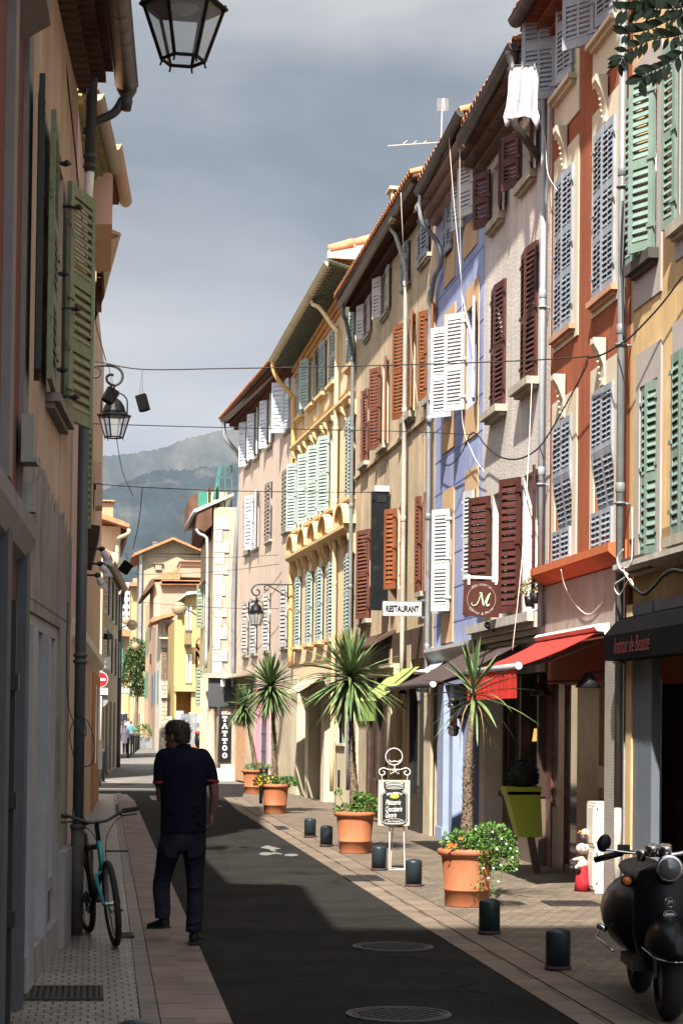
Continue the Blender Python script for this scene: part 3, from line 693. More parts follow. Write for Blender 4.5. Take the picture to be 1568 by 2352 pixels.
q = MB(); q.prism([fO.P(-0.12, 0, zl - 0.14), fO.P(-0.12, 0.10, zl - 0.10), fO.P(-0.12, 0.19, zl - 0.02), fO.P(-0.12, 0.19, zl + 0.06), fO.P(-0.12, 0, zl + 0.10)], fO.d * (fO.L + 0.06))
q.build('ledge', mat('orange_ledge', (0.36, 0.10, 0.035), 0.85, 0.12, 4, bump=0.2), bO)
M_marble = mat('streaked_marble', (0.27, 0.235, 0.215), 0.45, 0.2, 1.2, bump=0.05, col2=(0.30, 0.20, 0.17), ps=1.4, patch=0.5, pw=0.16, sc3=(1, 3.2, 0.7), spec=0.5)
q = MB(); zb = fO.hit('I', 715, 880)[1]
for j in range(9):
    a = -0.02 + j * (fO.L + 0.0) / 9; q.fb(fO, a + 0.003, a + fO.L / 9 - 0.003, 0.0, 0.03, 2.75, zl - 0.145)
q.build('marble_panel', M_marble, bO)
gut = gutter(fO, bO, AX('F', 500, 130, XR - 0.45), AX('F', 500, 130, XR - 0.45) + Vector((0, -4, 0.02)), M_darkzinc, 0.085)
zz = AX('F', 500, 130, XR - 0.45).z
roof(fO, bO, -0.1, fO.L, zz + 0.03, 0.42, mt=M_tile)
q = MB(); genoise(q, fO, -0.1, fO.L, zz - 0.28, 3, 0.12, 0.10, 0.17); q.build('genoise', mat('red_genoise', (0.16, 0.055, 0.035), 0.9, 0.2, 4), bO)
pipe(fO, bO, -0.07, 2.6, zz - 0.1, mat('blotched_pipe', (0.23, 0.255, 0.28), 0.6, 0.12, 2, col2=(0.30, 0.13, 0.07), ps=5, patch=0.66, pw=0.03, bump=0.1), 0.033, 0.08, joints=2.05)
# ground floor: reddish marble pilasters, dark recess, glass door, tiled pier
M_redm = mat('dark_red_marble', (0.085, 0.035, 0.030), 0.35, 0.35, 4, bump=0.03, col2=(0.13, 0.07, 0.055), ps=7, patch=0.55, spec=0.5)
M_mosaic = brick_mat('mosaic_tiles', (0.30, 0.28, 0.26), (0.24, 0.23, 0.22), (0.13, 0.12, 0.11), 0.03, 0.03, off=0.0, msize=0.003, vertical='y', rough=0.35, bump=0.3, wob=0.0, var=0.1)
sT = fO.hit('J', 1080, 700)[0]; sT2 = fO.hit('J', 1165, 700)[0]
q = MB(); q.fb(fO, sT, fO.L - 0.02, -0.35, 0.03, 0.022, 2.75); q.build('tiled_pier', M_mosaic, bO)
M_refl = mat('painted_reflection_glass', (0.085, 0.075, 0.06), 0.06, 0.5, 1.6, bump=0, spec=0.8, col2=(0.16, 0.14, 0.11), ps=1.1, patch=0.58, sc3=(1, 2.5, 0.8))  # paler patches imitate street reflections in the glass colour
oo = -0.32
def Sx(x, k='J', y=500): return fO.hit(k, x, y, oo)[0]
for x0, x1 in ((688, 722), (768, 806), (888, 1030)): q = MB(); q.fb(fO, Sx(x0), Sx(x1), oo - 0.3, oo, 0.02, 2.75); q.build('marble_pilaster', M_redm, bO)
q = MB(); q.fb(fO, Sx(808), Sx(886), oo - 0.06, oo - 0.04, 0.12, 2.2); q.m = 1; q.fb(fO, Sx(806), Sx(888), oo - 0.05, oo - 0.01, 2.2, 2.28); q.fb(fO, Sx(806), Sx(888), oo - 0.05, oo - 0.01, 0.02, 0.12); q.build('glass_door', [M_refl, mat('bronze_frame', (0.06, 0.035, 0.028), 0.4)], bO)
q = MB(); q.fb(fO, Sx(722), Sx(768), oo - 0.06, oo - 0.04, 0.75, 2.2); q.m = 1; q.fb(fO, Sx(722), Sx(768), oo - 0.06, oo - 0.02, 0.02, 0.75); q.build('side_light', [M_refl, mat('beige_panel', (0.16, 0.13, 0.105), 0.6)], bO)
q = MB(); q.fb(fO, Sx(1030), Sx(1078), oo - 0.03, oo + 0.005, 0.95, 2.5); q.build('ochre_panel', mat('ochre_curtain', (0.24, 0.15, 0.045), 0.85, 0.25, 6, streak=0.2), bO)
za_, zb_ = fO.hit('J', 1050, 95, oo)[1], fO.hit('J', 1050, 235, oo)[1]; q = MB(); q.fb(fO, Sx(1033), Sx(1070), oo + 0.006, oo + 0.016, zb_, za_); q.build('notice_plate', M_offwhite, bO)
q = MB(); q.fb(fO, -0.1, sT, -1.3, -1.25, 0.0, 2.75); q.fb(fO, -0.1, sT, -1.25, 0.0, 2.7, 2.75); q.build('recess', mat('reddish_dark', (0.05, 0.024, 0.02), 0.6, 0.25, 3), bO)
# ---- grey building
M_grey = mat('grey_roughcast', (0.44, 0.40, 0.375), 0.95, 0.10, 0.9, streak=0.16, bump=0.9, bs=26, col2=(0.36, 0.33, 0.305), ps=0.7, patch=0.6)
M_maroon = mat('maroon_paint', (0.060, 0.020, 0.017), 0.5, 0.2, 6, bump=0.1, streak=0.2)
M_reveal = mat('white_reveal', (0.42, 0.42, 0.385), 0.8, 0.08, 3, streak=0.1)
gW = {'ta': PR(fG, ('F', 358, 1075), ('F', 428, 1350)), 'tb': PR(fG, ('F', 548, 830), ('F', 628, 1085)),
      'ma': PR(fG, ('H', 360, 290), ('H', 437, 1015)), 'mb': PR(fG, ('H', 552, 60), ('H', 642, 838)),
      'la': PR(fG, ('H', 358, 1590), ('I', 440, 760)), 'lb': PR(fG, ('H', 553, 1470), ('I', 638, 755))}
bG = building('grey_house', 'grey roughcast house with dark maroon shutters', fG, 2.7, 9.25, M_grey, [gW[k] for k in gW])
for k, r in gW.items():
    if k[0] == 't': window(fG, bG, r, M_maroon, 'open', 157, 166, sill=0.10, sillm=M_stone, silld=0.10, pitch=0.05, rails=(0, 0.5, 1), framem=M_reveal, pane=M_reveal)
    elif k[0] == 'm': window(fG, bG, r, M_maroon, 'closed', 6, 6, sill=0.09, sillm=M_stone, silld=0.16, pitch=0.06, rails=(0, 0.48, 1), proud=0.0)
    else: window(fG, bG, r, M_maroon, 'open', 154, 167, pitch=0.08, rails=(0, 0.5, 1), framem=M_reveal, pane=M_reveal)
zs = fG.hit('I', 560, 840)[1]
q = MB(); q.fb(fG, 0.0, fG.L - 0.1, 0.0, 0.22, zs - 0.03, zs + 0.08); q.fb(fG, 0.0, fG.L - 0.1, 0.0, 0.14, zs - 0.10, zs - 0.032); q.build('ledge', mat('stone_ledge', (0.33, 0.31, 0.28), 0.9, 0.2, 5, bump=0.5), bG)
pg0 = AX('F', 165, 880, XR - 0.42); pg1 = AX('F', 500, 275, XR - 0.42)
gutter(fG, bG, pg0, pg1, M_darkzinc, 0.085)
roof(fG, bG, pg0.y * -1 + fG.A.y, fG.L, (pg0.z + pg1.z) / 2 + 0.03, 0.40)
q = MB(); genoise(q, fG, -0.25, fG.L, pg0.z - 0.26, 3, 0.12, 0.10, 0.15); q.build('genoise', mat('brown_genoise', (0.11, 0.085, 0.07), 0.9, 0.2, 4), bG)
pt = pg1 + Vector((0, 0.12, 0))
q = MB(); q.smooth = True; q.lathe([(0.05, -0.42), (0.055, -0.3), (0.075, -0.26), (0.05, -0.22), (0.09, -0.1), (0.1, -0.06)], pt, 14); q.tube([pt + Vector((0, 0, -0.4)), pt + Vector((0.02, 0, -0.9)), pt + Vector((0.35, 0.15, -1.25))], 0.048, 10); q.build('downspout', M_darkzinc, bG)
# dark brown shop front
M_choc = mat('chocolate_paint', (0.035, 0.022, 0.018), 0.45, 0.1, 2, bump=0.03)
q = MB(); q.fb(fG, 0, fG.L, -0.08, 0.02, 2.35, zs - 0.10); q.fb(fG, 0, fG.L, 0.02, 0.07, 2.62, 2.68); q.fb(fG, 0, fG.L, 0.02, 0.09, zs - 0.18, zs - 0.105); q.build('fascia', M_choc, bG)
g0_, g1_ = fG.hit('J', 415, 400, -0.3)[0], fG.hit('J', 560, 400, -0.3)[0]; g2_ = fG.hit('J', 680, 400, -0.3)[0]
q = MB(); q.fb(fG, g0_, g1_, -0.32, -0.30, 0.85, 2.35); q.build('shop_window', M_refl, bG)
q = MB(); q.fb(fG, g0_ - 0.1, g2_, -0.32, -0.24, 0.02, 0.78); q.fb(fG, g0_ - 0.12, g2_, -0.32, -0.18, 0.78, 0.85); q.build('stall_riser', mat('brown_riser', (0.10, 0.075, 0.06), 0.6, 0.15, 3), bG)
q = MB(); q.fb(fG, g1_ + 0.06, g2_, -0.62, -0.60, 0.85, 2.35); q.build('inner_window', M_glass_dim, bG)
q = MB()
for s_ in (0.40, 0.75, g0_ - 0.1, g1_, g2_ - 0.06): q.fb(fG, s_, s_ + 0.08, -0.34, -0.22, 0.86, 2.35)
q.fb(fG, 0.36, g0_ - 0.12, -0.5, -0.35, 0.02, 2.35); q.build('shop_frame', M_choc, bG)
q = MB(); q.fb(fG, -0.02, 0.34, -0.3, 0.01, 0.02, 2.35); q.build('white_pier', mat('grey_white_stone', (0.42, 0.40, 0.37), 0.8, 0.15, 2, bump=0.3), bG)
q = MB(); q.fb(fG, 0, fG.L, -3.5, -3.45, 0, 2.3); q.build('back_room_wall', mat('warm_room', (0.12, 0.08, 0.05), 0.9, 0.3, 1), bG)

# ---- lavender building
M_lav = mat('lavender_render', (0.215, 0.255, 0.44), 0.9, 0.07, 0.8, streak=0.10, bump=0.15, col2=(0.25, 0.285, 0.45), ps=0.8)
M_tan = mat('tan_surround', (0.42, 0.28, 0.155), 0.9, 0.06, 2, bump=0.1)
M_whsh = mat('white_shutter_paint', (0.34, 0.345, 0.35), 0.55, 0.06, 4, bump=0.06)
vW = {'ta': PR(fV, ('F', 64, 1290), ('F', 110, 1590)), 'tb': PR(fV, ('F', 188, 1050), ('F', 252, 1370)),
      'ma': PR(fV, ('H', 52, 560), ('H', 106, 1100)), 'mb': PR(fV, ('H', 196, 410), ('H', 256, 1005)),
      'la': PR(fV, ('M', 1120, 975), ('P', 1020, 325)), 'lb': PR(fV, ('M', 1335, 800), ('P', 1216, 60))}
lav_holes = [vW[k] for k in vW]
bV = building('lavender_house', 'lavender blue house with scored joint lines, tan surrounds and white shutters', fV, 2.6, 9.6, M_lav, [inset(vW[k], 0.02) for k in vW])
for k, r in vW.items():
    su = (r[0] - 0.12, r[1] + 0.12, r[2] - 0.42, r[3] + 0.30)
    ri = inset(r, 0.02)
    kw = dict(sur=su, surm=M_tan, pitch=0.05, rails=(0, 0.44, 1))
    if k == 'ta': window(fV, bV, ri, M_bluesh, 'closed', 3, 3, **kw)
    elif k == 'tb': window(fV, bV, ri, M_whsh, 'open', 165, 24, **kw)
    elif k == 'ma': window(fV, bV, ri, M_whsh, 'open', None, 42, **kw)
    elif k == 'mb': window(fV, bV, ri, M_whsh, 'open', 140, 168, framem=M_tan, pane=M_tan, **kw)
    elif k == 'la': window(fV, bV, ri, M_whsh, 'open', 168, 42, **kw)
    else: window(fV, bV, ri, M_whsh, 'closed', 10, 12, **kw)
q = MB()                        # scored joints, tiny raised lines of darker paint
z = 3.2
while z < 9.2:
    cuts = sorted([(vW[k][0] - 0.125, vW[k][1] + 0.125) for k in vW if vW[k][2] - 0.43 < z < vW[k][3] + 0.31]); x = 0.0
    for a, b_ in cuts + [(fV.L, fV.L)]:
        if a - x > 0.05: q.fb(fV, x, a, 0.0, 0.004, z, z + 0.018)
        x = max(x, b_)
    z += 0.50
q.build('joint_lines', mat('blue_joint', (0.14, 0.165, 0.36), 0.9, 0.1), bV)
q = MB(); za = fV.hit('I', 0, 1010)[1]
q.prism([fV.P(0, 0, za - 0.22), fV.P(0, 0.05, za - 0.2), fV.P(0, 0.13, za - 0.1), fV.P(0, 0.15, za - 0.04), fV.P(0, 0.15, za + 0.01), fV.P(0, 0, za + 0.03)], fV.d * fV.L)
q.build('cornice', mat('pale_grey_stone', (0.36, 0.34, 0.33), 0.85, 0.12, 3, bump=0.3), bV)
M_sky = mat('pale_blue_paint', (0.21, 0.255, 0.38), 0.6, 0.08, 2, bump=0.08)
q = MB(); q.fb(fV, 0.3, fV.L, -0.02, 0.02, 2.3, za - 0.22); q.fb(fV, 0.62, 1.15, -0.3, 0.03, 0.02, 2.3); q.fb(fV, 1.25, 1.55, -0.3, -0.04, 0.02, 2.3); q.fb(fV, 3.25, 3.5, -0.3, 0.02, 0.02, 2.3); q.fb(fV, 0.6, 1.17, -0.3, 0.05, 0.02, 0.2)
q.build('shop_frame', M_sky, bV)
q = MB(); q.fb(fV, 0, fV.L, -0.42, -0.4, 0.02, 2.3); q.fb(fV, 1.5, 3.3, -0.2, -0.19, 0.25, 2.25); q.build('shop_window', M_glass_dim, bV)
pv0 = AX('K', 1245, 200, XR - 0.42); pv1 = AX('F', 160, 705, XR - 0.42)
gutter(fV, bV, pv0, pv1, M_darkzinc, 0.08)
roof(fV, bV, fV.A.y - pv0.y, fV.A.y - pv1.y, (pv0.z + pv1.z) / 2 + 0.03, 0.40)
q = MB(); genoise(q, fV, 0.0, fV.L, pv0.z - 0.30, 3, 0.12, 0.10, 0.15); q.build('genoise', mat('pinkish_genoise', (0.30, 0.22, 0.19), 0.9, 0.15, 4), bV)
q = MB(); q.smooth = True
q.tube(bez([pv0 + Vector((0, -0.1, -0.05)), pv0 + Vector((0.0, -0.1, -0.3)), pv0 + Vector((0.05, -0.08, -0.5)), pv0 + Vector((0.28, 0.0, -0.75)), pv0 + Vector((0.34, 0.02, -1.05)), fV.P(0.0, 0.1, pv0.z - 1.6), fV.P(0.0, 0.1, 4.4), fV.P(0.0, 0.1, 2.2)], 6), 0.038, 12)
for z in (8.4, 6.4, 4.9, 2.9): q.lathe([(0.039, -0.05), (0.048, -0.04), (0.048, 0.04), (0.039, 0.05)], fV.P(0, 0.1, z), 12)
q.build('drainpipe', M_zinc, bV)

# ---- weathered tan building
M_tanwall = mat('weathered_tan_render', (0.50, 0.385, 0.25), 0.93, 0.16, 0.8, streak=0.30, bump=0.35, bs=30, col2=(0.36, 0.285, 0.205), ps=0.7, patch=0.54, pw=0.14)
M_brownsh = mat('brown_varnish', (0.17, 0.055, 0.022), 0.5, 0.2, 8, bump=0.08, streak=0.15)
M_redbrown = mat('red_brown_paint', (0.12, 0.042, 0.028), 0.55, 0.2, 6, bump=0.1, streak=0.2)
M_lightsh = mat('pale_grey_shutter', (0.40, 0.37, 0.36), 0.6, 0.08, 4)
tW = {'t1': PR(fT, ('K', 1262, 380), ('K', 1325, 640)), 't2': PR(fT, ('K', 1140, 600), ('K', 1180, 840)), 't3': PR(fT, ('K', 990, 800), ('K', 1026, 1050)), 't4': PR(fT, ('K', 864, 1000), ('K', 892, 1215)),
      'm1': PR(fT, ('K', 1165, 1130), ('K', 1212, 1775)), 'm2': PR(fT, ('K', 984, 1450), ('M', 578, 325)), 'm3': PR(fT, ('K', 850, 1650), ('M', 396, 490)),
      'l1': PR(fT, ('M', 915, 820), ('M', 945, 1740)), 'l2': PR(fT, ('M', 676, 940), ('M', 722, 1700)), 'l3': PR(fT, ('M', 335, 1190), ('P', 352, 370))}
s_b = fT.hit('K', 1322, 1400)[0]; tW['m0'] = (s_b, min(s_b + 0.7, fT.L - 0.05), fT.hit('K', 1322, 1690)[1], fT.hit('K', 1322, 1045)[1])
bT = building('weathered_house', 'long weathered tan house with brown shutters and a dark tiled eave', fT, 0.0, 10.05, M_tanwall, [tW[k] for k in tW] + [(5.4, 6.2, 0.0, 2.5)])
for k, r in tW.items():
    if k in ('t1', 't2'): window(fT, bT, r, M_bluesh, 'closed', 4, 4, sill=0.06, sillm=M_stone, silld=0.07, pitch=0.06)
    elif k in ('t3', 't4'): window(fT, bT, r, M_lightsh, 'open', 160, 176, sill=0.06, sillm=M_stone, silld=0.07, pitch=0.06, framem=M_reveal)
    elif k in ('m1', 'm0'): window(fT, bT, r, M_brownsh, 'open', 157, 167, sill=0.1, sillm=M_stone, pitch=0.06, rails=(0, 0.5, 1), framem=M_reveal, pane=M_reveal, frac=0.5)
    elif k == 'm2': window(fT, bT, r, M_redbrown, 'open', 157, 169, sill=0.08, sillm=M_stone, pitch=0.06, rails=(0, 0.5, 1), framem=M_reveal, pane=M_reveal)
    elif k == 'm3': window(fT, bT, r, M_redbrown, 'closed', 8, 3, sill=0.08, sillm=M_stone, pitch=0.06, rails=(0, 0.5, 1))
    elif k == 'l1': window(fT, bT, r, M_redbrown, 'open', 166, 170, pitch=0.06, rails=(0, 0.5, 1), sill=0.08, framem=M_reveal, pane=M_reveal)
    elif k == 'l2': window(fT, bT, r, M_brownsh, 'open', 150, 172, pitch=0.075, rails=(0, 1), framem=M_reveal, pane=M_reveal)
    else: window(fT, bT, r, M_redbrown, 'closed', 6, 14, sill=0.08, sillm=M_stone, pitch=0.065, rails=(0, 0.5, 1))
zs_ = fT.hit('M', 640, 300)[1]
q = MB(); q.fb(fT, 0.05, fT.L - 0.3, 0, 0.045, zs_ - 0.1, zs_ - 0.04); q.build('string_course', M_tanwall, bT)
pa, pb = AY('K', 683, 1010, 39.9), AY('K', 1215, 105, 31.0)
gutter(fT, bT, pa, pb, M_darkzinc, 0.085)
zr = (pa.z + pb.z) / 2
roof(fT, bT, -0.1, fT.L + 0.2, zr + 0.03, 0.42)
q = MB(); genoise(q, fT, 0, fT.L, zr - 0.2, 2, 0.16, 0.10, 0.17); q.build('genoise', mat('dark_genoise', (0.085, 0.045, 0.03), 0.9, 0.25, 4), bT)
def downpipe(f, b, top, s_, zend, m, r=0.05, joints=(), o=0.1, kink=0.6):
    q = MB(); q.smooth = True; t = Vector(top); e = f.P(s_, o, 0)
    mid = Vector((e.x, e.y, t.z - kink - 0.35))
    q.tube(bez([t, t + Vector((0, 0, -0.2)), t.lerp(mid, 0.3) + Vector((0, 0, -0.05)), t.lerp(mid, 0.8), mid, Vector((e.x, e.y, mid.z - 0.4)), Vector((e.x, e.y, (mid.z + zend) / 2)), Vector((e.x, e.y, zend))], 6), r, 12)
    for z in joints: q.lathe([(r + .001, -0.05), (r + 0.009, -0.04), (r + 0.009, 0.04), (r + .001, 0.05)], (e.x, e.y, z), 12)
    return q.build('drainpipe', m, b)
downpipe(fT, bT, AY('K', 1045, 380, 33.6), fT.hit('M', 785, 500)[0], 2.4, mat('pipe_half_dark', (0.30, 0.285, 0.25), 0.55, 0.2, 2, streak=0.2), 0.037, (9.0, 6.9, 5.1))
downpipe(fT, bT, AY('K', 700, 1010, 39.7), 0.12, 0.4, M_greypipe, 0.040, (8.9, 7.5, 6.0, 4.4))
# ground floor of the weathered house
M_darkwood = mat('dark_brown_wood', (0.055, 0.030, 0.019), 0.7, 0.3, 6, bump=0.4, streak=0.3)
M_cstone = mat('cream_stone', (0.40, 0.33, 0.235), 0.85, 0.15, 2, streak=0.2, bump=0.3)
zA = fT.hit('P', 420, 430)[1]
q = MB()
s_p = fT.hit('P', 640, 600)[0]
q.fb(fT, fT.hit('P', 400, 600)[0], s_p, 0.0, 0.20, zA - 0.95, zA - 0.83); q.fb(fT, fT.hit('P', 440, 600)[0], s_p, 0, 0.26, zA - 0.83, zA - 0.76)
q.fb(fT, 5.0, 5.35, 0, 0.07, 0.0, 3.0); q.fb(fT, 7.0, 7.35, 0, 0.07, 0.0, 3.0); q.fb(fT, 8.6, 9.2, 0.0, 0.05, 0.0, 2.9)
q.build('stone_surround', M_cstone, bT)
q = MB(); q.fb(fT, 2.9, 8.5, 0.0, 0.06, 2.75, 3.25); q.fb(fT, 2.5, 4.9, 0.0, 0.05, 0.0, 0.7); q.fb(fT, 2.5, 2.7, 0, 0.08, 0, 2.8); q.fb(fT, 4.75, 4.95, 0, 0.08, 0, 2.8); q.fb(fT, 3.7, 3.85, 0, 0.08, 0.7, 2.8)
q.prism([fT.P(0.4, 0.0, zA - 0.15), fT.P(0.4, 0.45, zA - 0.42), fT.P(0.4, 0.45, zA - 0.46), fT.P(0.4, 0, zA - 0.2)], fT.d * 5.0)
q.build('wooden_front', M_darkwood, bT)
q = MB(); q.fb(fT, 2.7, 3.7, 0.0, 0.03, 0.7, 2.75); q.fb(fT, 3.85, 4.75, 0.0, 0.03, 0.7, 2.75); q.fb(fT, 5.4, 6.2, -0.19, -0.17, 0, 2.5); q.fb(fT, 7.4, 8.5, 0.0, 0.02, 0.1, 2.5); q.build('shop_window', M_glass_dim, bT)
q = MB(); q.fb(fT, 7.38, 7.46, 0.0, 0.09, 0.02, 2.6); q.fb(fT, 8.45, 8.55, 0.0, 0.09, 0.02, 2.6); q.fb(fT, 7.46, 8.45, 0.021, 0.08, 0.02, 0.6); q.fb(fT, 7.46, 8.45, 0.0, 0.08, 2.5, 2.6); q.build('door_frame', M_black, bT)
q = MB(); q.fb(fT, 0.3, 2.45, 0.0, 0.04, 0.0, 2.8); cp_ = q.build('cream_pier', M_cstone, bT); q = MB(); q.fb(fT, 0.6, 1.1, 0.0401, 0.09, 0.0, 2.7); q.build('pilaster', M_cstone, cp_)
# ------------------------------------------------------------------ yellow ornate building
M_yel = mat('yellow_render', (0.56, 0.43, 0.28), 0.9, 0.06, 0.8, streak=0.08, bump=0.12)
M_yeltrim = mat('yellow_trim', (0.50, 0.345, 0.175), 0.85, 0.06, 1, bump=0.1)
M_seagreen = mat('grey_green_paint', (0.26, 0.315, 0.295), 0.6, 0.10, 5, streak=0.08)
yW = {}
def yr(n, a, b): yW[n] = PR(fY, a, b)
s9 = lambda x: fY.hit('L', x, 600)[0]
cols_ = [(1010, 1055), (1120, 1165), (1225, 1258), (1335, 1362), (1495, 1540)]      # five closed windows of the lower row, from the O zoom
zlo0, zlo1 = fY.hit('O', 1230, 655)[1], fY.hit('O', 1120, -5)[1]
sc_ = [(fY.hit('O', a, 400)[0], fY.hit('O', b, 400)[0]) for a, b in cols_]
sc_ = [((a + b) / 2 - 0.40, (a + b) / 2 + 0.40) for a, b in sc_]
zm0, zm1 = fY.hit('L', 1200, 1050)[1], fY.hit('L', 1195, 360)[1]
zt0, zt1 = fY.hit('K', 480, 1735)[1], fY.hit('K', 480, 1375)[1]
for i, (a, b) in enumerate(sc_):
    yW['l%d' % i] = (a, b, zlo0, zlo1); yW['m%d' % i] = (a, b, zm0, zm1); yW['t%d' % i] = (a, b, zt0, zt1)
bY = building('ornate_yellow_house', 'ornate yellow house with arched window hoods and a scalloped green tiled eave', fY, 2.75, 10.3, M_yel, [yW[k] for k in yW])
for k, r in yW.items():
    kw = dict(pitch=0.07, rails=(0, 0.5, 1), sill=0.07, sillm=M_yeltrim, silld=0.14)
    if k[0] == 'l': window(fY, bY, r, M_seagreen, 'closed', 3, 5, **kw)
    elif k[0] == 'm':
        if k == 'm4': window(fY, bY, r, M_seagreen, 'closed', 3, 3, **kw)
        else: window(fY, bY, r, M_seagreen, 'open', 153, 166, **kw)
    else:
        if k in ('t1',): window(fY, bY, r, M_seagreen, 'open', 158, 170, **kw)
        else: window(fY, bY, r, M_seagreen, 'closed', 3, 3, **kw)
zc1 = fY.hit('L', 1270, 1290)[1]; zc2 = fY.hit('L', 1200, 200)[1]
q = MB()
for z, dp in ((zc1, 0.24), (zc2, 0.15)):
    q.prism([fY.P(0, 0, z - 0.10), fY.P(0, dp * 0.5, z - 0.08), fY.P(0, dp, z), fY.P(0, dp, z + 0.06), fY.P(0, 0, z + 0.08)], fY.d * fY.L)
for z in (zt0 - 0.42, zm0 - 0.42, zlo0 - 0.42): q.fb(fY, 0, fY.L, 0, 0.025, z, z + 0.05)
q.build('cornice', M_yeltrim, bY)
for a, b in sc_:
    c = (a + b) / 2; w = 0.62; q = MB()
    # round hood over each lower window
    for rr, dep in ((w, 0.26), (w - 0.09, 0.20), (w - 0.17, 0.12)):
        P0 = [fY.P(c + rr * cos(t), 0, zc1 + 0.085 + rr * 0.72 * sin(t)) for t in [pi * i / 12 for i in range(13)]]
        P1 = [fY.P(c + (rr - 0.07) * cos(t), 0, zc1 + 0.085 + (rr - 0.07) * 0.72 * sin(t)) for t in [pi * i / 12 for i in range(13)]]
        for i in range(12): q.prism([P0[i], P0[i + 1], P1[i + 1], P1[i]], fY.n * dep)
    q.build('window_hood', M_yeltrim, bY)
    for s_ in (a - 0.12, b + 0.12):
        for z, hh in ((zc1 - 0.11, 0.42), (zc2 - 0.10, 0.32)):
            q = MB(); q.prism([fY.P(s_ - 0.06, 0.0, z), fY.P(s_ - 0.06, 0.17, z), fY.P(s_ - 0.06, 0.15, z - hh * 0.3), fY.P(s_ - 0.06, 0.06, z - hh * 0.6), fY.P(s_ - 0.06, 0.07, z - hh * 0.8), fY.P(s_ - 0.06, 0.0, z - hh)], fY.d * 0.12); q.build('console', M_yeltrim, bY)
    for z in (zt0, zm0):        # frames under the sills
        q = MB(); q.prism([fY.P(a - 0.05, 0.001, z - 0.075), fY.P(b + 0.05, 0.001, z - 0.075), fY.P(b - 0.1, 0.001, z - 0.38), fY.P(a + 0.1, 0.001, z - 0.38)], fY.n * 0.03); q.build('sill_panel', M_yeltrim, bY)
pa, pb = AY('K', 195, 1405, 48.3), AY('K', 600, 700, 40.1)
M_greeneave = mat('green_glazed_tile', (0.022, 0.034, 0.017), 0.5, 0.25, 5, bump=0.05, spec=0.5)
q = MB()
for i in range(7):
    o = 0.08 * i; a_, b2_ = fY.P(0, o, pa.z - 0.20 + 0.022 * i), fY.P(fY.L, o, pb.z - 0.20 + 0.022 * i); dd = b2_ - a_; n_ = 38
    q.smooth = False; q.obox(a_ + Vector((0, 0, 0.05)), dd, fY.n * 0.1, Vector((0, 0, 0.03)))
    for k in range(n_):
        c_ = a_ + dd * ((k + 0.5) / n_); hw = dd.length / n_ / 2
        P0 = [c_ + dd.normalized() * (hw * cos(t)) + Vector((0, 0, -hw * 0.75 * sin(t) + 0.05)) for t in [pi * j / 6 for j in range(7)]]
        q.prism(P0, fY.n * 0.10)
q.build('scalloped_eave', M_greeneave, bY)
q = MB(); za_, zb_ = pa.z - 0.2, pb.z - 0.2
for z_, o_ in ((-0.32, 0.03), (-0.20, 0.07), (-0.09, 0.12)): q.obox(fY.P(0, 0, za_ + z_), fY.P(fY.L, 0, zb_ + z_) - fY.P(0, 0, za_ + z_), fY.n * o_, Vector((0, 0, 0.12)))
q.build('frieze', mat('orange_frieze', (0.42, 0.21, 0.07), 0.9, 0.1, 2), bY)
ez = pb.z - 0.25
M_creamgut = mat('cream_enamel', (0.40, 0.36, 0.25), 0.5, 0.1, 3, streak=0.1)
M_creampipe = mat('cream_pipe', (0.58, 0.43, 0.24), 0.6, 0.08, 3)
gutter(fY, bY, pa, pb, M_creamgut, 0.10, 0.45)
q = MB(); q.prism([fY.P(0, 0.5, pa.z + 0.06), fY.P(fY.L, 0.5, pb.z + 0.06), fY.P(fY.L, -4, pb.z + 1.3), fY.P(0, -4, pa.z + 1.3)], (0, 0, 0.08)); q.build('roof', M_tile, bY)
downpipe(fY, bY, AY('K', 480, 935, 42.6), fY.hit('K', 685, 1500)[0], 0.3, M_creampipe, 0.046, (7.8, 6.3, 4.6))
q = MB(); q.smooth = True; t = pa + Vector((0, -0.15, 0))
q.tube(bez([t, t + Vector((0, 0, -0.25)), t + Vector((0.12, 0, -0.5)), t + Vector((0.46, 0.05, -0.9)), t + Vector((0.50, 0.05, -1.3)), fY.P(0.05, 0.08, 5), fY.P(0.05, 0.08, 3)], 5), 0.055, 10); q.build('drainpipe', mat('orange_cream_pipe', (0.55, 0.33, 0.12), 0.6, 0.1, 3), bY)
q = MB(); q.prism([fY.P(fY.L - 0.1, 0.6, ez + 0.45), fY.P(fY.L - 0.1, -4.4, ez + 1.9), fY.P(fY.L - 0.1, -4.4, ez + 0.3), fY.P(fY.L - 0.1, 0.6, ez + 0.3)], fY.d * 0.12); q.build('gable_wall', mat('white_render', (0.60, 0.56, 0.46), 0.9, 0.1, 1), bY)
q = MB()
for i in range(9): q.smooth = True; q.lathe([(0.11, 0), (0.09, 0.5)], fY.P(fY.L - 0.04, 0.6 - 0.5 * (i + 1), ez + 0.47 + 0.145 * (i + 1)), 12, ax=(fY.n * 1 + Vector((0, 0, -0.29))))
q.build('ridge_tiles', mat('bright_tile', (0.50, 0.19, 0.10), 0.8, 0.15, 6), bY)
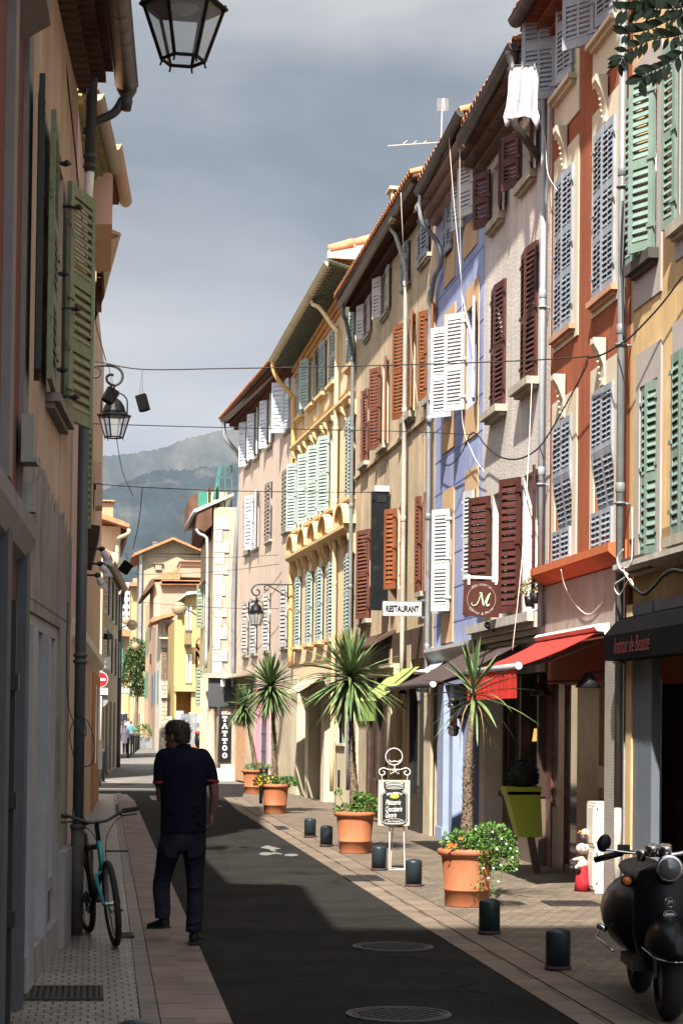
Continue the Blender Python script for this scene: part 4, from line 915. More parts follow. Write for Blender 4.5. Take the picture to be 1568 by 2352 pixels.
# ground floor: cream piers, glass doors
q = MB()
for x0, x1 in ((0.0, 0.9), (2.2, 2.7), (4.5, 5.0), (7.55, fY.L)): q.fb(fY, x0, x1, -0.3, 0.02, 0.0, 2.75)
q.fb(fY, 0, fY.L, -0.3, 0.0, 2.5, 2.75); q.fb(fY, 6.3, 7.55, -0.3, 0.0, 0.0, 1.25); q.fb(fY, 6.25, 7.6, 0.0, 0.05, 1.25, 1.30)
q.build('pier', mat('pale_cream', (0.46, 0.40, 0.29), 0.85, 0.08, 1.5, streak=0.1, bump=0.2), bY)
q = MB(); q.fb(fY, 0.9, 7.6, -0.4, -0.38, 0.05, 2.5); q.m = 1
for s_ in (0.95, 1.5, 2.1, 2.8, 3.6, 4.4, 5.2, 6.2): q.fb(fY, s_, s_ + 0.06, -0.38, -0.32, 0.05, 2.5)
q.build('shop_window', [mat('pale_glass', (0.22, 0.25, 0.23), 0.15, 0.1, 1, bump=0), mat('teal_frame', (0.10, 0.17, 0.17), 0.5)], bY)
q = MB(); q.fb(fY, 6.75, 6.95, 0.001, 0.02, 0.35, 0.75); q.build('vent', M_dark, bY)

# ------------------------------------------------------------------ pinkish building
M_pink = mat('dusty_pink_render', (0.46, 0.365, 0.30), 0.92, 0.06, 0.7, streak=0.12, bump=0.15, col2=(0.40, 0.315, 0.26), ps=0.5)
M_paleblue = mat('pale_blue_shutter', (0.44, 0.47, 0.52), 0.6, 0.08, 5)
M_worn = mat('worn_grey_wood', (0.30, 0.29, 0.28), 0.8, 0.25, 8, streak=0.2)
M_greybr = mat('grey_brown_shutter', (0.17, 0.14, 0.13), 0.7, 0.15, 6)
pS = {}
cc = [fP.hit('L', x, 1000)[0] for x in (545, 625, 748, 914)]
pz = [(fP.hit('L', 560, 520)[1], fP.hit('L', 560, 90)[1]), (fP.hit('L', 748, 1255)[1], fP.hit('L', 748, 705)[1]), (fP.hit('O', 720, 750)[1], fP.hit('O', 720, 200)[1])]
for i, c in enumerate(cc):
    for j, (a, b) in enumerate(pz): pS[(i, j)] = (c - (0.36 if j == 0 else 0.45), c + (0.36 if j == 0 else 0.45), a, b)
bP = building('dusty_pink_house', 'dusty pink house with pale shutters and a red brown eave beside the ornate yellow one', fP, 2.6, 10.1, M_pink, [pS[k] for k in pS])
for (i, j), r in pS.items():
    kw = dict(pitch=0.09, sill=0.05, sillm=M_stone, silld=0.08, framem=M_reveal)
    if j == 0: window(fP, bP, r, M_paleblue, 'open', 157 if i < 3 else 128, 168 if i < 3 else 4, pane=M_reveal, **kw)
    elif j == 1:
        if i == 1: window(fP, bP, r, M_paleblue, 'open', 160, 165, pane=M_reveal, **kw)
        else: window(fP, bP, r, M_greybr, 'closed', 3, 3, **kw)
    else: window(fP, bP, r, M_worn, 'closed', 3, 12, **kw)
q = MB(); r = pS[(0, 1)]; louvre(q, Vector((0, 0, 0)), fP.d, fP.n, 0.85, 1.0, 0.09, (0, 1)); Mr = Matrix.Rotation(radians(35) * (-1 if fP.d.cross(fP.n).z > 0 else 1), 4, fP.d); top = fP.P(r[0], 0.05, r[2] + 1.05)
q.v = [tuple(top + Mr @ (Vector(v) - Vector((0, 0, 1.0)))) for v in q.v]; q.build('raised_flap', M_worn, bP)
pa, pb = AY('L', 310, 105, 58.6), AY('K', 300, 1425, 48.6)
gutter(fP, bP, pa, pb, M_darkzinc, 0.09)
zr = (pa.z + pb.z) / 2; roof(fP, bP, -0.4, fP.L, zr + 0.04, 0.5)
q = MB(); genoise(q, fP, 0, fP.L, 10.1, 3, 0.14, 0.09, 0.2); q.build('genoise', mat('red_brown_genoise', (0.13, 0.05, 0.035), 0.9, 0.2, 4), bP)
q = MB(); q.smooth = True; t = pa + Vector((0, -0.2, 0)); q.tube(bez([t, t + Vector((0, 0, -0.3)), t + Vector((0.06, 0, -0.55)), t + Vector((0.45, 0, -1.05)), t + Vector((0.5, 0, -1.6)), fP.P(0.05, 0.09, 6), fP.P(0.05, 0.09, 2.7)], 5), 0.06, 10); q.build('drainpipe', M_zinc, bP)
q = MB(); q.fb(fP, 0.0, 1.9, -0.1, 0.02, 2.2, 3.0); q.prism([fP.P(-0.2, 0, 3.05), fP.P(-0.2, 0.45, 2.92), fP.P(-0.2, 0.45, 2.90), fP.P(-0.2, 0, 3.0)], fP.d * 4.2); q.fb(fP, 0.0, 4.2, -0.1, 0.01, 2.35, 2.9); q.build('old_fascia', mat('old_wood_fascia', (0.16, 0.12, 0.09), 0.9, 0.3, 3, streak=0.3), bP)
q = MB(); q.fb(fP, 0.25, 2.2, -0.06, -0.02, 0.05, 2.3)
for i in range(26): q.fb(fP, 0.25 + i * 0.075, 0.275 + i * 0.075, -0.02, 0.015, 0.05, 2.3)
q.build('folding_gate', mat('rusty_gate', (0.26, 0.15, 0.085), 0.8, 0.2, 8), bP)
q = MB(); q.fb(fP, 2.3, 4.0, -0.15, 0.0, 0.0, 2.35); q.fb(fP, 0.0, 0.22, -0.15, 0.02, 0.0, 2.35); q.build('cream_pier', M_cstone, bP)
q = MB(); q.fb(fP, 4.1, 5.2, -0.1, 0.01, 0.0, 2.6); q.fb(fP, 6.3, 6.75, -0.1, 0.03, 0.0, 2.6); q.build('pink_panel', mat('pink_paint', (0.60, 0.27, 0.33), 0.7, 0.05, 2), bP)
q = MB(); q.fb(fP, 5.2, 6.3, -0.08, 0.0, 0.0, 2.4)
for z in (0.5, 0.95, 1.4, 1.85): q.fb(fP, 5.2, 6.3, 0.0, 0.01, z, z + 0.015)
q.build('door', mat('slate_door', (0.07, 0.075, 0.085), 0.6), bP)
q = MB(); q.fb(fP, 6.75, fP.L, -0.1, 0.0, 0, 2.6); q.build('pale_panel', M_cstone, bP)

# ------------------------------------------------------------------ corner building with the tattoo shop
YC = 58.7
M_crm = mat('cream_render', (0.42, 0.35, 0.215), 0.92, 0.05, 0.8, streak=0.08, bump=0.15)
M_pinkside = mat('grey_pink_render', (0.36, 0.28, 0.23), 0.92, 0.08, 0.8, streak=0.15)
M_quoin = mat('quoin_stone', (0.41, 0.375, 0.31), 0.9, 0.12, 5, bump=0.6, bs=20)
def pt(x, y, Y=YC): return AY('D', x, y, Y)
def zN(x, y): return (188.2 + x * 0.26665, 1191.7 + y * 0.26665)
xl, xr_ = pt(487, 1500).x, pt(537, 1500).x
zt = pt(510, 1165).z
bT2 = thing('corner_house', (xl, YC, 0), 'cream corner house with rough stone quoins above the tattoo parlour', 'building')
q = MB()
q.box((xl, YC, 2.95), (xr_ + 0.6, YC + 7, zt)); q.build('wall', M_crm, bT2)
q = MB(); k = 0; z = 3.1
rr = random.Random(5)
while z < zt - 0.5:
    w = 0.36 if k % 2 else 0.24; w += rr.uniform(-0.04, 0.05); h = rr.uniform(0.26, 0.36)
    q.box((xl + 0.03, YC - 0.035 - rr.uniform(0, .02), z), (xl + 0.03 + w, YC, z + h - 0.02)); z += h; k += 1
q.build('quoins', M_quoin, bT2)
fS = Fac((xl + 0.05, 64.6), (xl - 0.005, YC), -1)      # its long side, seen at a glancing angle
zs1 = pt(470, 1210).z
q = MB(); wall(q, fS, 0, fS.L, 2.95, zs1, [], 0.3); q.fb(fS, 0, fS.L, -0.3, -4, 0, zs1); q.build('side_wall', M_pinkside, bT2)
for s_, z0_, z1_ in ((fS.L - 1.6, 7.0, 8.6), (fS.L - 1.7, 4.0, 5.5)):
    window(fS, bT2, (s_ - 0.45, s_ + 0.45, z0_, z1_), mat('dark_shutter', (0.05, 0.04, 0.035), 0.7), 'closed', 4, 4, pitch=0.09, pane=M_dark, framem=M_dark)
for z0_, z1_ in ((4.6, 6.0), (2.15, 3.4)):
    window(fS, bT2, (0.6, 1.3, z0_, z1_), mat('pale_green_paint', (0.20, 0.23, 0.17), 0.7), 'open', 150, 178, pitch=0.1)
dp_ = lambda x, y, Y=YC - 0.1: AY('D', x, y, Y)
q = MB(); q.prism([dp_(449, 1168), dp_(537, 1131), dp_(537, 1138), dp_(452, 1176)], (0, 6, 0)); q.build('roof', [mat('zinc_sheet', (0.30, 0.32, 0.34), 0.4, 0.15, 4, metal=0.4)], bT2)
q = MB(); q.prism([dp_(452, 1178, YC - .05), dp_(487, 1162, YC - .05), dp_(487, 1206, YC - .05), dp_(470, 1221, YC - .05), dp_(450, 1212, YC - .05)], (0.15, 6, 0)); q.build('eave', M_soffit, bT2)
q = MB(); q.smooth = True; q.tube([dp_(449, 1174), dp_(449, 1174) + Vector((-0.05, 6, 0))], 0.07, 10); q.tube(bez([dp_(450, 1215), dp_(458, 1226), dp_(471, 1233), dp_(476, 1255), dp_(475, 1400), dp_(473, 1535)], 5), 0.042, 10); q.build('drainpipe', mat('pale_zinc', (0.30, 0.30, 0.31), 0.5, 0.15, 3), bT2)
q = MB(); q.box((xl - 0.1, YC - 0.10, 2.12), (xr_ + 0.02, YC + 0.0, 2.95)); q.build('fascia', mat('charcoal_fascia', (0.045, 0.047, 0.052), 0.5, 0.1, 2), bT2)
q = MB(); q.box((xl - 0.28, YC - 0.22, 2.952), (xr_ + 0.05, YC, 3.03)); q.box((xl - 0.22, YC - 0.16, 3.03), (xr_ + 0.05, YC, 3.08)); q.build('cornice', M_cstone, bT2)
q = MB(); q.smooth = True; cx = pt(483, 1750).x; q.lathe([(0.16, 0.28), (0.13, 0.32), (0.125, 2.0), (0.15, 2.05), (0.15, 2.12)], (cx + 0.03, YC + 0.1, 0), 20); q.build('column', M_cstone, bT2)
q = MB(); q.box((xl - 0.12, YC - 0.05, 0.0), (xr_ + 0.05, YC + 0.3, 0.36)); q.box((pt(507, 1750).x, YC - 0.03, 0.36), (xr_ + 0.03, YC + 0.1, 0.47)); q.build('plinth', mat('plinth_stone', (0.58, 0.50, 0.38), 0.9, 0.15, 3, bump=0.4), bT2)
q = MB(); q.box((pt(505, 1750).x, YC + 0.02, 0.36), (xr_, YC + 0.3, 2.12)); q.build('shop_window', M_glass_dim, bT2)
q = MB(); q.box((xl - 0.3, YC + 0.35, 0), (xl + 0.0, YC + 0.5, 2.95)); q.build('side_pier', M_cstone, bT2)
# terrace railing with green screens behind
q = MB(); z0 = zt
for x in (pt(506, 1100).x, pt(520, 1100).x, pt(535, 1100).x): q.box((x, YC + 0.8, z0 - 0.1), (x + 0.03, YC + 0.83, pt(520, 1064).z))
q.box((pt(503, 1100).x, YC + 0.8, pt(520, 1064).z), (pt(537, 1100).x, YC + 0.83, pt(520, 1061).z)); q.box((pt(503, 1100).x, YC + 0.8, pt(520, 1090).z), (pt(537, 1100).x, YC + 0.83, pt(520, 1088).z))
q.build('railing', mat('green_rail', (0.04, 0.12, 0.10), 0.6), bT2)
q = MB(); q.box((pt(466, 1100).x, YC + 2.5, pt(466, 1150).z), (pt(488, 1100).x, YC + 2.6, pt(466, 1108).z)); q.prism([pt(488, 1150, YC + 2), pt(497, 1145, YC + 2), pt(508, 1075, YC + 2), pt(502, 1070, YC + 2)], (0, 0.05, 0)); q.build('green_screen', mat('green_mesh', (0.03, 0.15, 0.11), 0.7, 0.15, 8), bT2)
q = MB(); q.box((pt(488, 1100).x, YC + 3.5, 6), (pt(540, 1100).x, YC + 6, pt(510, 1100).z)); q.build('upper_wall', M_crm, bT2)
q = MB(); q.prism([AY('D', x, y, YC + 5) for x, y in ((433, 1150), (437, 1140), (468, 1128), (492, 1120), (492, 1170), (446, 1200), (434, 1196))], (0, 3, 0)); q.build('rear_eave', M_soffit, bT2)

# ------------------------------------------------------------------ the far street
def nt(x, y, Y): X_, Y_ = zN(x, y); return AY('D', X_, Y_, Y)
def slab(q, x0, x1, y0, y1, Y, dep=0.15, k='N'):
    """upright box whose front fills the measured rectangle at distance Y"""
    p = nt(x0, y0, Y) if k == 'N' else AY(k, x0, y0, Y); r = nt(x1, y1, Y) if k == 'N' else AY(k, x1, y1, Y)
    q.box((p.x, Y, max(min(p.z, r.z), gz(Y) - 0.3)), (r.x, Y + dep, max(p.z, r.z)))
def farhouse(name, label, x0, x1, ytop, Y, m, dep=6, ybot=2400, side=None):
    b = thing(name, nt((x0 + x1) / 2, 1500, Y) * 1, label, 'building'); b.location.z = gz(Y)
    q = MB(); slab(q, x0, x1, ytop, ybot, Y, dep); q.build('wall', m, b); return b
def poly(q, pts, Y, dep): q.prism([nt(x, y, Y) for x, y in pts], (0, dep, 0))
M_apri = mat('apricot_render', (0.34, 0.215, 0.135), 0.92, 0.07, 0.4, streak=0.08)
M_salm = mat('salmon_render', (0.35, 0.21, 0.15), 0.92, 0.05, 0.4)
M_beig = mat('old_beige_render', (0.27, 0.225, 0.155), 0.95, 0.14, 0.3, streak=0.2, col2=(0.32, 0.26, 0.175), ps=0.35)
M_yelc = mat('bright_yellow_render', (0.38, 0.28, 0.12), 0.9, 0.05, 0.5)
M_yelp = mat('pale_yellow_render', (0.34, 0.26, 0.13), 0.9, 0.06, 0.5)
M_grnsh = mat('green_shutter', (0.04, 0.17, 0.12), 0.6, 0.12, 3)
M_whit = mat('white_tower', (0.46, 0.45, 0.42), 0.9, 0.04, 0.5)
def shut(q, x0, x1, y0, y1, Y):
    p, r = nt(x0, y0, Y), nt(x1, y1, Y); n = 14; h = (p.z - r.z) / n
    for a, b in ((p.x, p.x + 0.06 * (r.x - p.x)), (r.x - 0.06 * (r.x - p.x), r.x)): q.box((a, Y - 0.08, r.z), (b, Y - 0.03, p.z))
    for i in range(n): q.box((p.x, Y - 0.07, r.z + i * h), (r.x, Y - 0.04, r.z + i * h + h * 0.72))
# cinema
bCi = farhouse('yellow_cinema', 'bright yellow cinema with a porch and vertical lettering down its corner', 888, 1080, 655, 90, M_yelc, 8)
q = MB(); slab(q, 800, 888, 870, 1700, 90.3, 8); q.build('wing_wall', M_yelc, bCi)
q = MB(); poly(q, [(820, 712), (900, 655), (1030, 640), (1030, 620), (905, 628), (826, 700)], 89.5, 8); q.build('roof', mat('pale_roof', (0.40, 0.42, 0.44), 0.5, 0.1), bCi)
for x in (895, 925):
    q = MB(); slab(q, x, x + 20, 740, 970, 89.95, 0.04); q.m = 1; slab(q, x + 3, x + 9, 745, 965, 89.92, 0.03); slab(q, x + 12, x + 18, 745, 965, 89.92, 0.03); q.build('window', [mat('dull_pane', (0.2, 0.17, 0.13)), M_whitepaint], bCi)
    q = MB(); slab(q, x, x + 20, 1160, 1420, 89.95, 0.04); q.m = 1; slab(q, x + 2, x + 8, 1165, 1415, 89.92, 0.03); slab(q, x + 12, x + 19, 1165, 1415, 89.92, 0.03); q.build('window', [mat('dull_pane', (0.2, 0.17, 0.13)), M_whitepaint], bCi)
q = MB()
for i in range(9): slab(q, 886 + i * 7, 888 + i * 7, 960, 1080, 89.4, 0.03)
slab(q, 885, 946, 955, 961, 89.4, 0.03); slab(q, 885, 946, 1080, 1094, 89.4, 0.6); q.build('balcony', M_iron, bCi)
q = MB(); slab(q, 800, 1080, 1435, 1490, 88.6, 1.6); slab(q, 942, 1080, 1490, 1900, 88.8, 1.4); slab(q, 800, 806, 1490, 1900, 88.8, 1.4); q.build('porch', M_yelc, bCi)
q = MB(); slab(q, 806, 942, 1490, 1690, 89.9, 0.3); q.build('porch_recess', mat('orange_recess', (0.50, 0.25, 0.06), 0.9, 0.1, 1), bCi)
q = MB()
for i, ch in enumerate('CINEMA'): p = nt(1017, 1078 + i * 62, 88.5); put_text(q, ch, p, (1, 0, 0), (0, 0, 1), 0.40, 0.62, bold=0.02)
q.build('lettering', mat('brown_letters', (0.16, 0.07, 0.03), 0.7), bCi)
q = MB(); slab(q, 812, 872, 1655, 1860, 88.4, 0.05); q.build('poster_frame', mat('poster_case', (0.30, 0.33, 0.33), 0.4, 0.25, 3), bCi)
# attic house with brown wooden shutters
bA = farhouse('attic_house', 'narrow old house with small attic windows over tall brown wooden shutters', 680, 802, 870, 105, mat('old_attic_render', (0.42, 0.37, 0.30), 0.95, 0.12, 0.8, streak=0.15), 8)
q = MB(); poly(q, [(592, 880), (604, 850), (800, 806), (806, 830), (690, 858), (602, 892)], 103.8, 6); q.build('roof', M_tile, bA)
for x in (718, 768):
    q = MB(); slab(q, x, x + 28, 915, 975, 104.9, 0.05); q.build('window', mat('brick_pane', (0.28, 0.11, 0.06), 0.9, 0.2, 8), bA)
q = MB(); slab(q, 664, 802, 1018, 1036, 104.3, 0.8); slab(q, 700, 714, 890, 1000, 104.8, 0.1); slab(q, 750, 764, 890, 1000, 104.8, 0.1); slab(q, 797, 803, 890, 1000, 104.8, 0.1); q.build('cornice', M_cstone, bA)
q = MB(); shut(q, 680, 728, 1105, 1388, 104.9); shut(q, 748, 780, 1088, 1388, 104.9); q.build('shutter', mat('weathered_brown_wood', (0.16, 0.11, 0.08), 0.85, 0.2, 4, streak=0.3), bA)
M_rubble = brick_mat('rubble_stone', (0.38, 0.32, 0.24), (0.28, 0.22, 0.16), (0.20, 0.16, 0.12), 0.35, 0.22, vertical='x', wob=0.12, msize=0.03, bump=1.0, rough=0.9)
q = MB(); slab(q, 684, 798, 1392, 1510, 104.85, 0.1); slab(q, 684, 756, 1545, 2000, 104.85, 0.1); q.build('rubble_wall', M_rubble, bA)
q = MB(); slab(q, 680, 800, 1510, 1545, 104.7, 0.2); slab(q, 756, 775, 1545, 2000, 104.8, 0.2); q.build('lintel', M_cstone, bA)
fA1 = Fac((nt(590, 1500, 122).x, 122), (nt(679, 1500, 105).x, 105), -1)
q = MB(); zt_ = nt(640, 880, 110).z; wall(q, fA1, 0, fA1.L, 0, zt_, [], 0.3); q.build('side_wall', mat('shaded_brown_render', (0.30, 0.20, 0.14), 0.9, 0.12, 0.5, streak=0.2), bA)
for s_ in (3.0, 8.5, 13.5):
    for z in (2.6, 5.6, 8.2):
        if z + 1.7 < zt_:
            q = MB(); louvre(q, fA1.P(s_, 0.03, z), fA1.d, fA1.n, 1.1, 1.7, 0.14, (0, 1)); q.build('shutter', mat('blue_shutter', (0.05, 0.13, 0.19), 0.6, 0.1), bA)
# salmon house
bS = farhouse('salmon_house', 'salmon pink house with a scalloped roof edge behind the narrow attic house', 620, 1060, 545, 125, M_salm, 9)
q = MB(); poly(q, [(515, 652), (585, 532), (622, 522), (622, 560), (535, 656)], 124.5, 10); q.build('eave', M_soffit, bS)
q = MB()
for i in range(24): p = nt(690 + i * 14, 540, 124.6); q.prism([Vector((p.x + 0.14 * cos(t), 124.6, p.z - 0.2 * sin(t))) for t in [pi * j / 5 for j in range(6)]], (0, 0.3, 0))
slab(q, 686, 1060, 525, 540, 124.7, 1.0); poly(q, [(600, 520), (700, 470), (845, 432), (845, 522)], 127, 5); q.build('roof', M_tile, bS)
q = MB(); slab(q, 846, 1060, 368, 505, 128, 5); q.build('roof_room', M_salm, bS)
q = MB(); slab(q, 842, 1060, 358, 370, 127.8, 5.2); slab(q, 842, 1060, 405, 409, 127.9, 0.2); q.build('parapet', M_apri, bS)
fS1 = Fac((nt(540, 1500, 150).x, 150), (nt(619, 1500, 125).x, 125), -1)
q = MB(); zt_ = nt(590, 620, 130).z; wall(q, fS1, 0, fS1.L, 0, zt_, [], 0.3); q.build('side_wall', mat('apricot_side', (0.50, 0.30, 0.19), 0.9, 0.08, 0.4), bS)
for s_ in (2.5, 8, 13.5, 19):
    for z in (3.2, 6.2, 9.6):
        if z + 1.9 < zt_:
            q = MB(); louvre(q, fS1.P(s_, 0.03, z), fS1.d, fS1.n, 1.3, 1.9, 0.16, (0, 1)); q.build('shutter', M_grnsh, bS)
q = MB(); slab(q, 588, 640, 1165, 1250, 121, 0.8)
q.build('balcony', M_iron, bS)
# beige gable house
bB = farhouse('gable_house', 'tall old beige house with a plain weathered gable end and low pitched roof', 505, 1080, 300, 165, M_beig, 12)
q = MB(); poly(q, [(505, 300), (785, 172), (1080, 300)], 165.01, 11.9); q.build('gable', M_beig, bB)
q = MB(); poly(q, [(422, 330), (455, 292), (785, 158), (1080, 284), (1080, 302), (785, 178), (500, 296)], 164.0, 14); q.build('roof', M_tile, bB)
q = MB(); slab(q, 632, 686, 388, 440, 164.8, 0.15); slab(q, 612, 704, 380, 386, 164.7, 0.3); q.build('blind_window', M_salm, bB)
q = MB(); slab(q, 615, 640, 205, 228, 168, 1); slab(q, 610, 645, 198, 206, 167.9, 1.2); q.build('chimney', M_zinc, bB)
q = MB(); slab(q, 495, 508, 300, 1100, 164.6, 0.3); q.build('drainpipe', M_zinc, bB)
# others at the end of the street
b = farhouse('narrow_yellow_house', 'narrow yellow house squeezed between the white tower and the beige gable', 428, 502, 580, 185, M_yelp, 8)
q = MB(); slab(q, 410, 500, 548, 580, 184, 8); q.build('roof', M_tile, b)
q = MB(); slab(q, 440, 500, 512, 550, 186, 4); q.build('roof_room', M_salm, b)
b = farhouse('white_tower_block', 'plain white tower block rising at the far end of the street', 343, 432, 548, 300, M_whit, 12)
q = MB()
for i in range(5):
    for j in range(2): slab(q, 352 + j * 40, 368 + j * 40, 590 + i * 60, 615 + i * 60, 299.9, 0.1)
q.build('window', M_pane, b)
b = farhouse('end_yellow_house', 'yellow house with one tall green shutter closing the end of the street', 240, 428, 1010, 200, M_yelp, 10)
q = MB(); poly(q, [(290, 985), (305, 930), (418, 965), (422, 1015), (300, 1005)], 198.5, 8); q.build('roof', M_tile, b)
q = MB(); shut(q, 290, 350, 1035, 1382, 199.5); q.build('shutter', M_grnsh, b)
q = MB(); shut(q, 398, 436, 1435, 1560, 199.5); q.build('shutter', mat('olive_shutter', (0.20, 0.22, 0.07), 0.7), b)
b = farhouse('orange_shop', 'small orange shop front with a white sign at the street end', 425, 492, 1600, 190, mat('orange_shop_paint', (0.50, 0.17, 0.06), 0.8, 0.1, 1), 6)
q = MB(); slab(q, 428, 482, 1560, 1602, 189.5, 0.3); q.build('sign_board', M_whitepaint, b)
q = MB(); put_text(q, 'ART', nt(452, 1581, 189.4), (1, 0, 0), (0, 0, 1), 1.1, 0.35); q.build('lettering', mat('red_letters', (0.4, 0.03, 0.02)), b)
b = farhouse('pale_row_house', 'pale house with white shutters behind the leafy tree', 455, 545, 1280, 175, mat('pale_render', (0.44, 0.35, 0.25)), 6)
q = MB(); shut(q, 475, 492, 1430, 1540, 174.8); q.build('shutter', M_paleblue, b)
q = MB(); slab(q, 500, 530, 1680, 1880, 150, 10); o = q.build('garden_wall', M_cstone); tag(o, 'low pale stone wall beside the green shutters near the end', 'wall')
# cream house with a chimney over the left roofs
b = farhouse('chimney_house', 'cream house with a square chimney and orange roof edge above the left eaves', 100, 300, 60, 90, mat('peach_render', (0.56, 0.36, 0.22), 0.9, 0.05, 0.4), 8)
q = MB(); poly(q, [(100, -30), (165, -5), (408, 75), (412, 45), (330, 8), (165, -45)], 89, 9); q.build('roof', M_tile, b)
q = MB(); slab(q, 150, 268, -140, 0, 91, 1.5); slab(q, 140, 282, -165, -152, 90.8, 2.0)
for i in range(4): slab(q, 152 + i * 33, 164 + i * 33, -152, -140, 90.9, 0.4)
q.build('chimney', M_apri, b)
q = MB(); q.smooth = True; q.tube(bez([nt(405, 90, 89), nt(395, 130, 89), nt(320, 165, 89.5), nt(305, 200, 89.8), nt(302, 400, 89.8)], 5), 0.09, 8); q.build('drainpipe', M_creamgut, b)
q = MB(); poly(q, [(300, 60), (408, 80), (355, 225), (340, 225), (305, 160)], 90.5, 7); q.build('eave', M_soffit, b)
# ------------------------------------------------------------------ buildings, left side
M_beigeL = mat('beige_render', (0.37, 0.285, 0.23), 0.92, 0.10, 0.9, streak=0.22, bump=0.4, bs=45)
M_greyL = mat('grey_concrete', (0.20, 0.19, 0.185), 0.92, 0.12, 1.5, streak=0.2, bump=0.4, col2=(0.11, 0.10, 0.09), ps=1.6, patch=0.6)
M_peelgreen = mat('peeling_green_paint', (0.155, 0.18, 0.115), 0.75, 0.12, 8, bump=0.4, col2=(0.06, 0.05, 0.035), ps=11, patch=0.63, pw=0.03)
M_redL = mat('dull_red_render', (0.12, 0.038, 0.03), 0.9, 0.12, 1.5, bump=0.3)
M_greytrim = mat('grey_trim', (0.16, 0.145, 0.14), 0.85, 0.1, 3, bump=0.2)
fL1 = Fac((-0.19, 16.4), (-0.425, 12.5), 1)
wL = (fL1.L - 1.35 - 1.18, fL1.L - 1.35, 3.93, 5.70)
b1 = building('beige_house', 'beige rendered house with peeling green shutters and a grey plastered shop front on the left', fL1, 2.85, 6.75, M_beigeL, [wL], depth=6)
window(fL1, b1, wL, M_peelgreen, 'open', 166, 178, pitch=0.062, rails=(0, 0.32, 0.6, 1), sill=0.06, silld=0.10, sillm=M_greytrim, framem=mat('chalky_frame', (0.25, 0.24, 0.23), 0.8, 0.2, 8), stile=0.075)
q = MB(); o = fL1.P(fL1.L - 0.03, 0.035, 3.80); louvre(q, o, fL1.d * cos(radians(6)) + fL1.n * sin(radians(6)), fL1.n, 0.45, 1.75, 0.062, (0, 0.5, 1)); q.build('shutter', mat('dark_green_shutter', (0.03, 0.035, 0.03), 0.7, 0.2), b1)
for z, dz in ((5.5, 0), (4.75, 0), (4.1, 0)):
    for s_ in (wL[0], wL[1]):
        q = MB(); q.tube([fL1.P(s_, 0.0, z), fL1.P(s_, 0.10, z)], 0.011, 6); q.ell(fL1.P(s_, 0.115, z), 0.022, 0.022, 0.022, 8, 6)
        q.tube(bez([fL1.P(s_ , 0.06, z), fL1.P(s_ - 0.01, 0.10, z - 0.015), fL1.P(s_ - 0.02, 0.14, z)], 4), 0.008, 6); q.build('shutter_hook', M_iron, b1)
q = MB(); ge = AY('D', 291, 196, 16.35)
q.prism([Vector((-0.6, 16.35, 7.1)), Vector((ge.x + 0.02, 16.35, ge.z + 0.16)), Vector((ge.x + 0.02, 16.35, ge.z + 0.22)), Vector((-5, 16.35, 8.9)), Vector((-5, 16.35, 8.8))], (-0.25, -7.5, 0)); q.build('roof', M_tile, b1)
q = MB(); genoise(q, fL1, -0.0, fL1.L, 6.76, 3, 0.105, 0.09, 0.16); q.build('genoise', mat('dark_brick_eave', (0.10, 0.055, 0.038), 0.9, 0.25, 5, bump=0.4), b1)
gutter(fL1, b1, ge, ge + Vector((-0.19, -3.9, 0)), M_darkzinc, 0.085, 0.3)
M_antr = mat('anthracite_pipe', (0.05, 0.053, 0.058), 0.5, 0.1, 3, bump=0.05)
q = MB(); q.smooth = True
w1_ = AY('D', 213, 283, 16.3); px_ = -0.105
q.lathe([(0.085, 0.0), (0.08, -0.06), (0.045, -0.12), (0.05, -0.14), (0.035, -0.22)], ge + Vector((0, -0.06, 0)), 14)
q.tube(bez([ge + Vector((0, -0.06, -0.2)), AY('D', 283, 228, 16.3), AY('D', 262, 258, 16.3), w1_, Vector((px_ - 0.02, 16.3, w1_.z - 0.1))], 6), 0.036, 10); q.build('downspout', M_antr, b1)
q = MB(); q.smooth = True; zt1 = AY('D', 203, 395, 16.3).z
q.tube([(px_ + 0.015, 16.28, zt1), (px_ + 0.03, 16.28, 7.4)], 0.045, 14)
for z in (zt1 + 0.04, zt1 + 0.12): q.lathe([(0.046, -0.02), (0.055, -0.01), (0.055, 0.01), (0.046, 0.02)], (px_ + 0.015, 16.28, z), 14)
q.build('drainpipe', M_antr, b1)
q = MB(); q.smooth = True; q.tube([(px_ - 0.0, 16.28, zt1 - 0.3), (px_ + 0.015, 16.28, zt1)], 0.037, 12); q.build('pipe_joint', M_whitepaint, b1)
q = MB(); q.smooth = True; zb = AY('D', 175, 975, 16.2).z
q.tube([(px_, 16.2, 0.9), (px_, 16.2, zb)], 0.043, 14)
for z in (AY('D', 170, 1505, 16.2).z, AY('D', 170, 1520, 16.2).z): q.lathe([(0.044, -0.02), (0.056, -0.01), (0.056, 0.01), (0.044, 0.02)], (px_, 16.2, z), 14)
q.build('drainpipe', M_antr, b1)
q = MB(); q.smooth = True; q.tube([(px_, 16.2, 0.05), (px_, 16.2, 0.9)], 0.052, 14); q.lathe([(0.053, -0.02), (0.062, -0.01), (0.062, 0.01), (0.053, 0.02)], (px_, 16.2, 0.9), 14); q.build('pipe_shoe', mat('scuffed_iron', (0.045, 0.04, 0.036), 0.8, 0.3, 9, bump=0.4), b1)
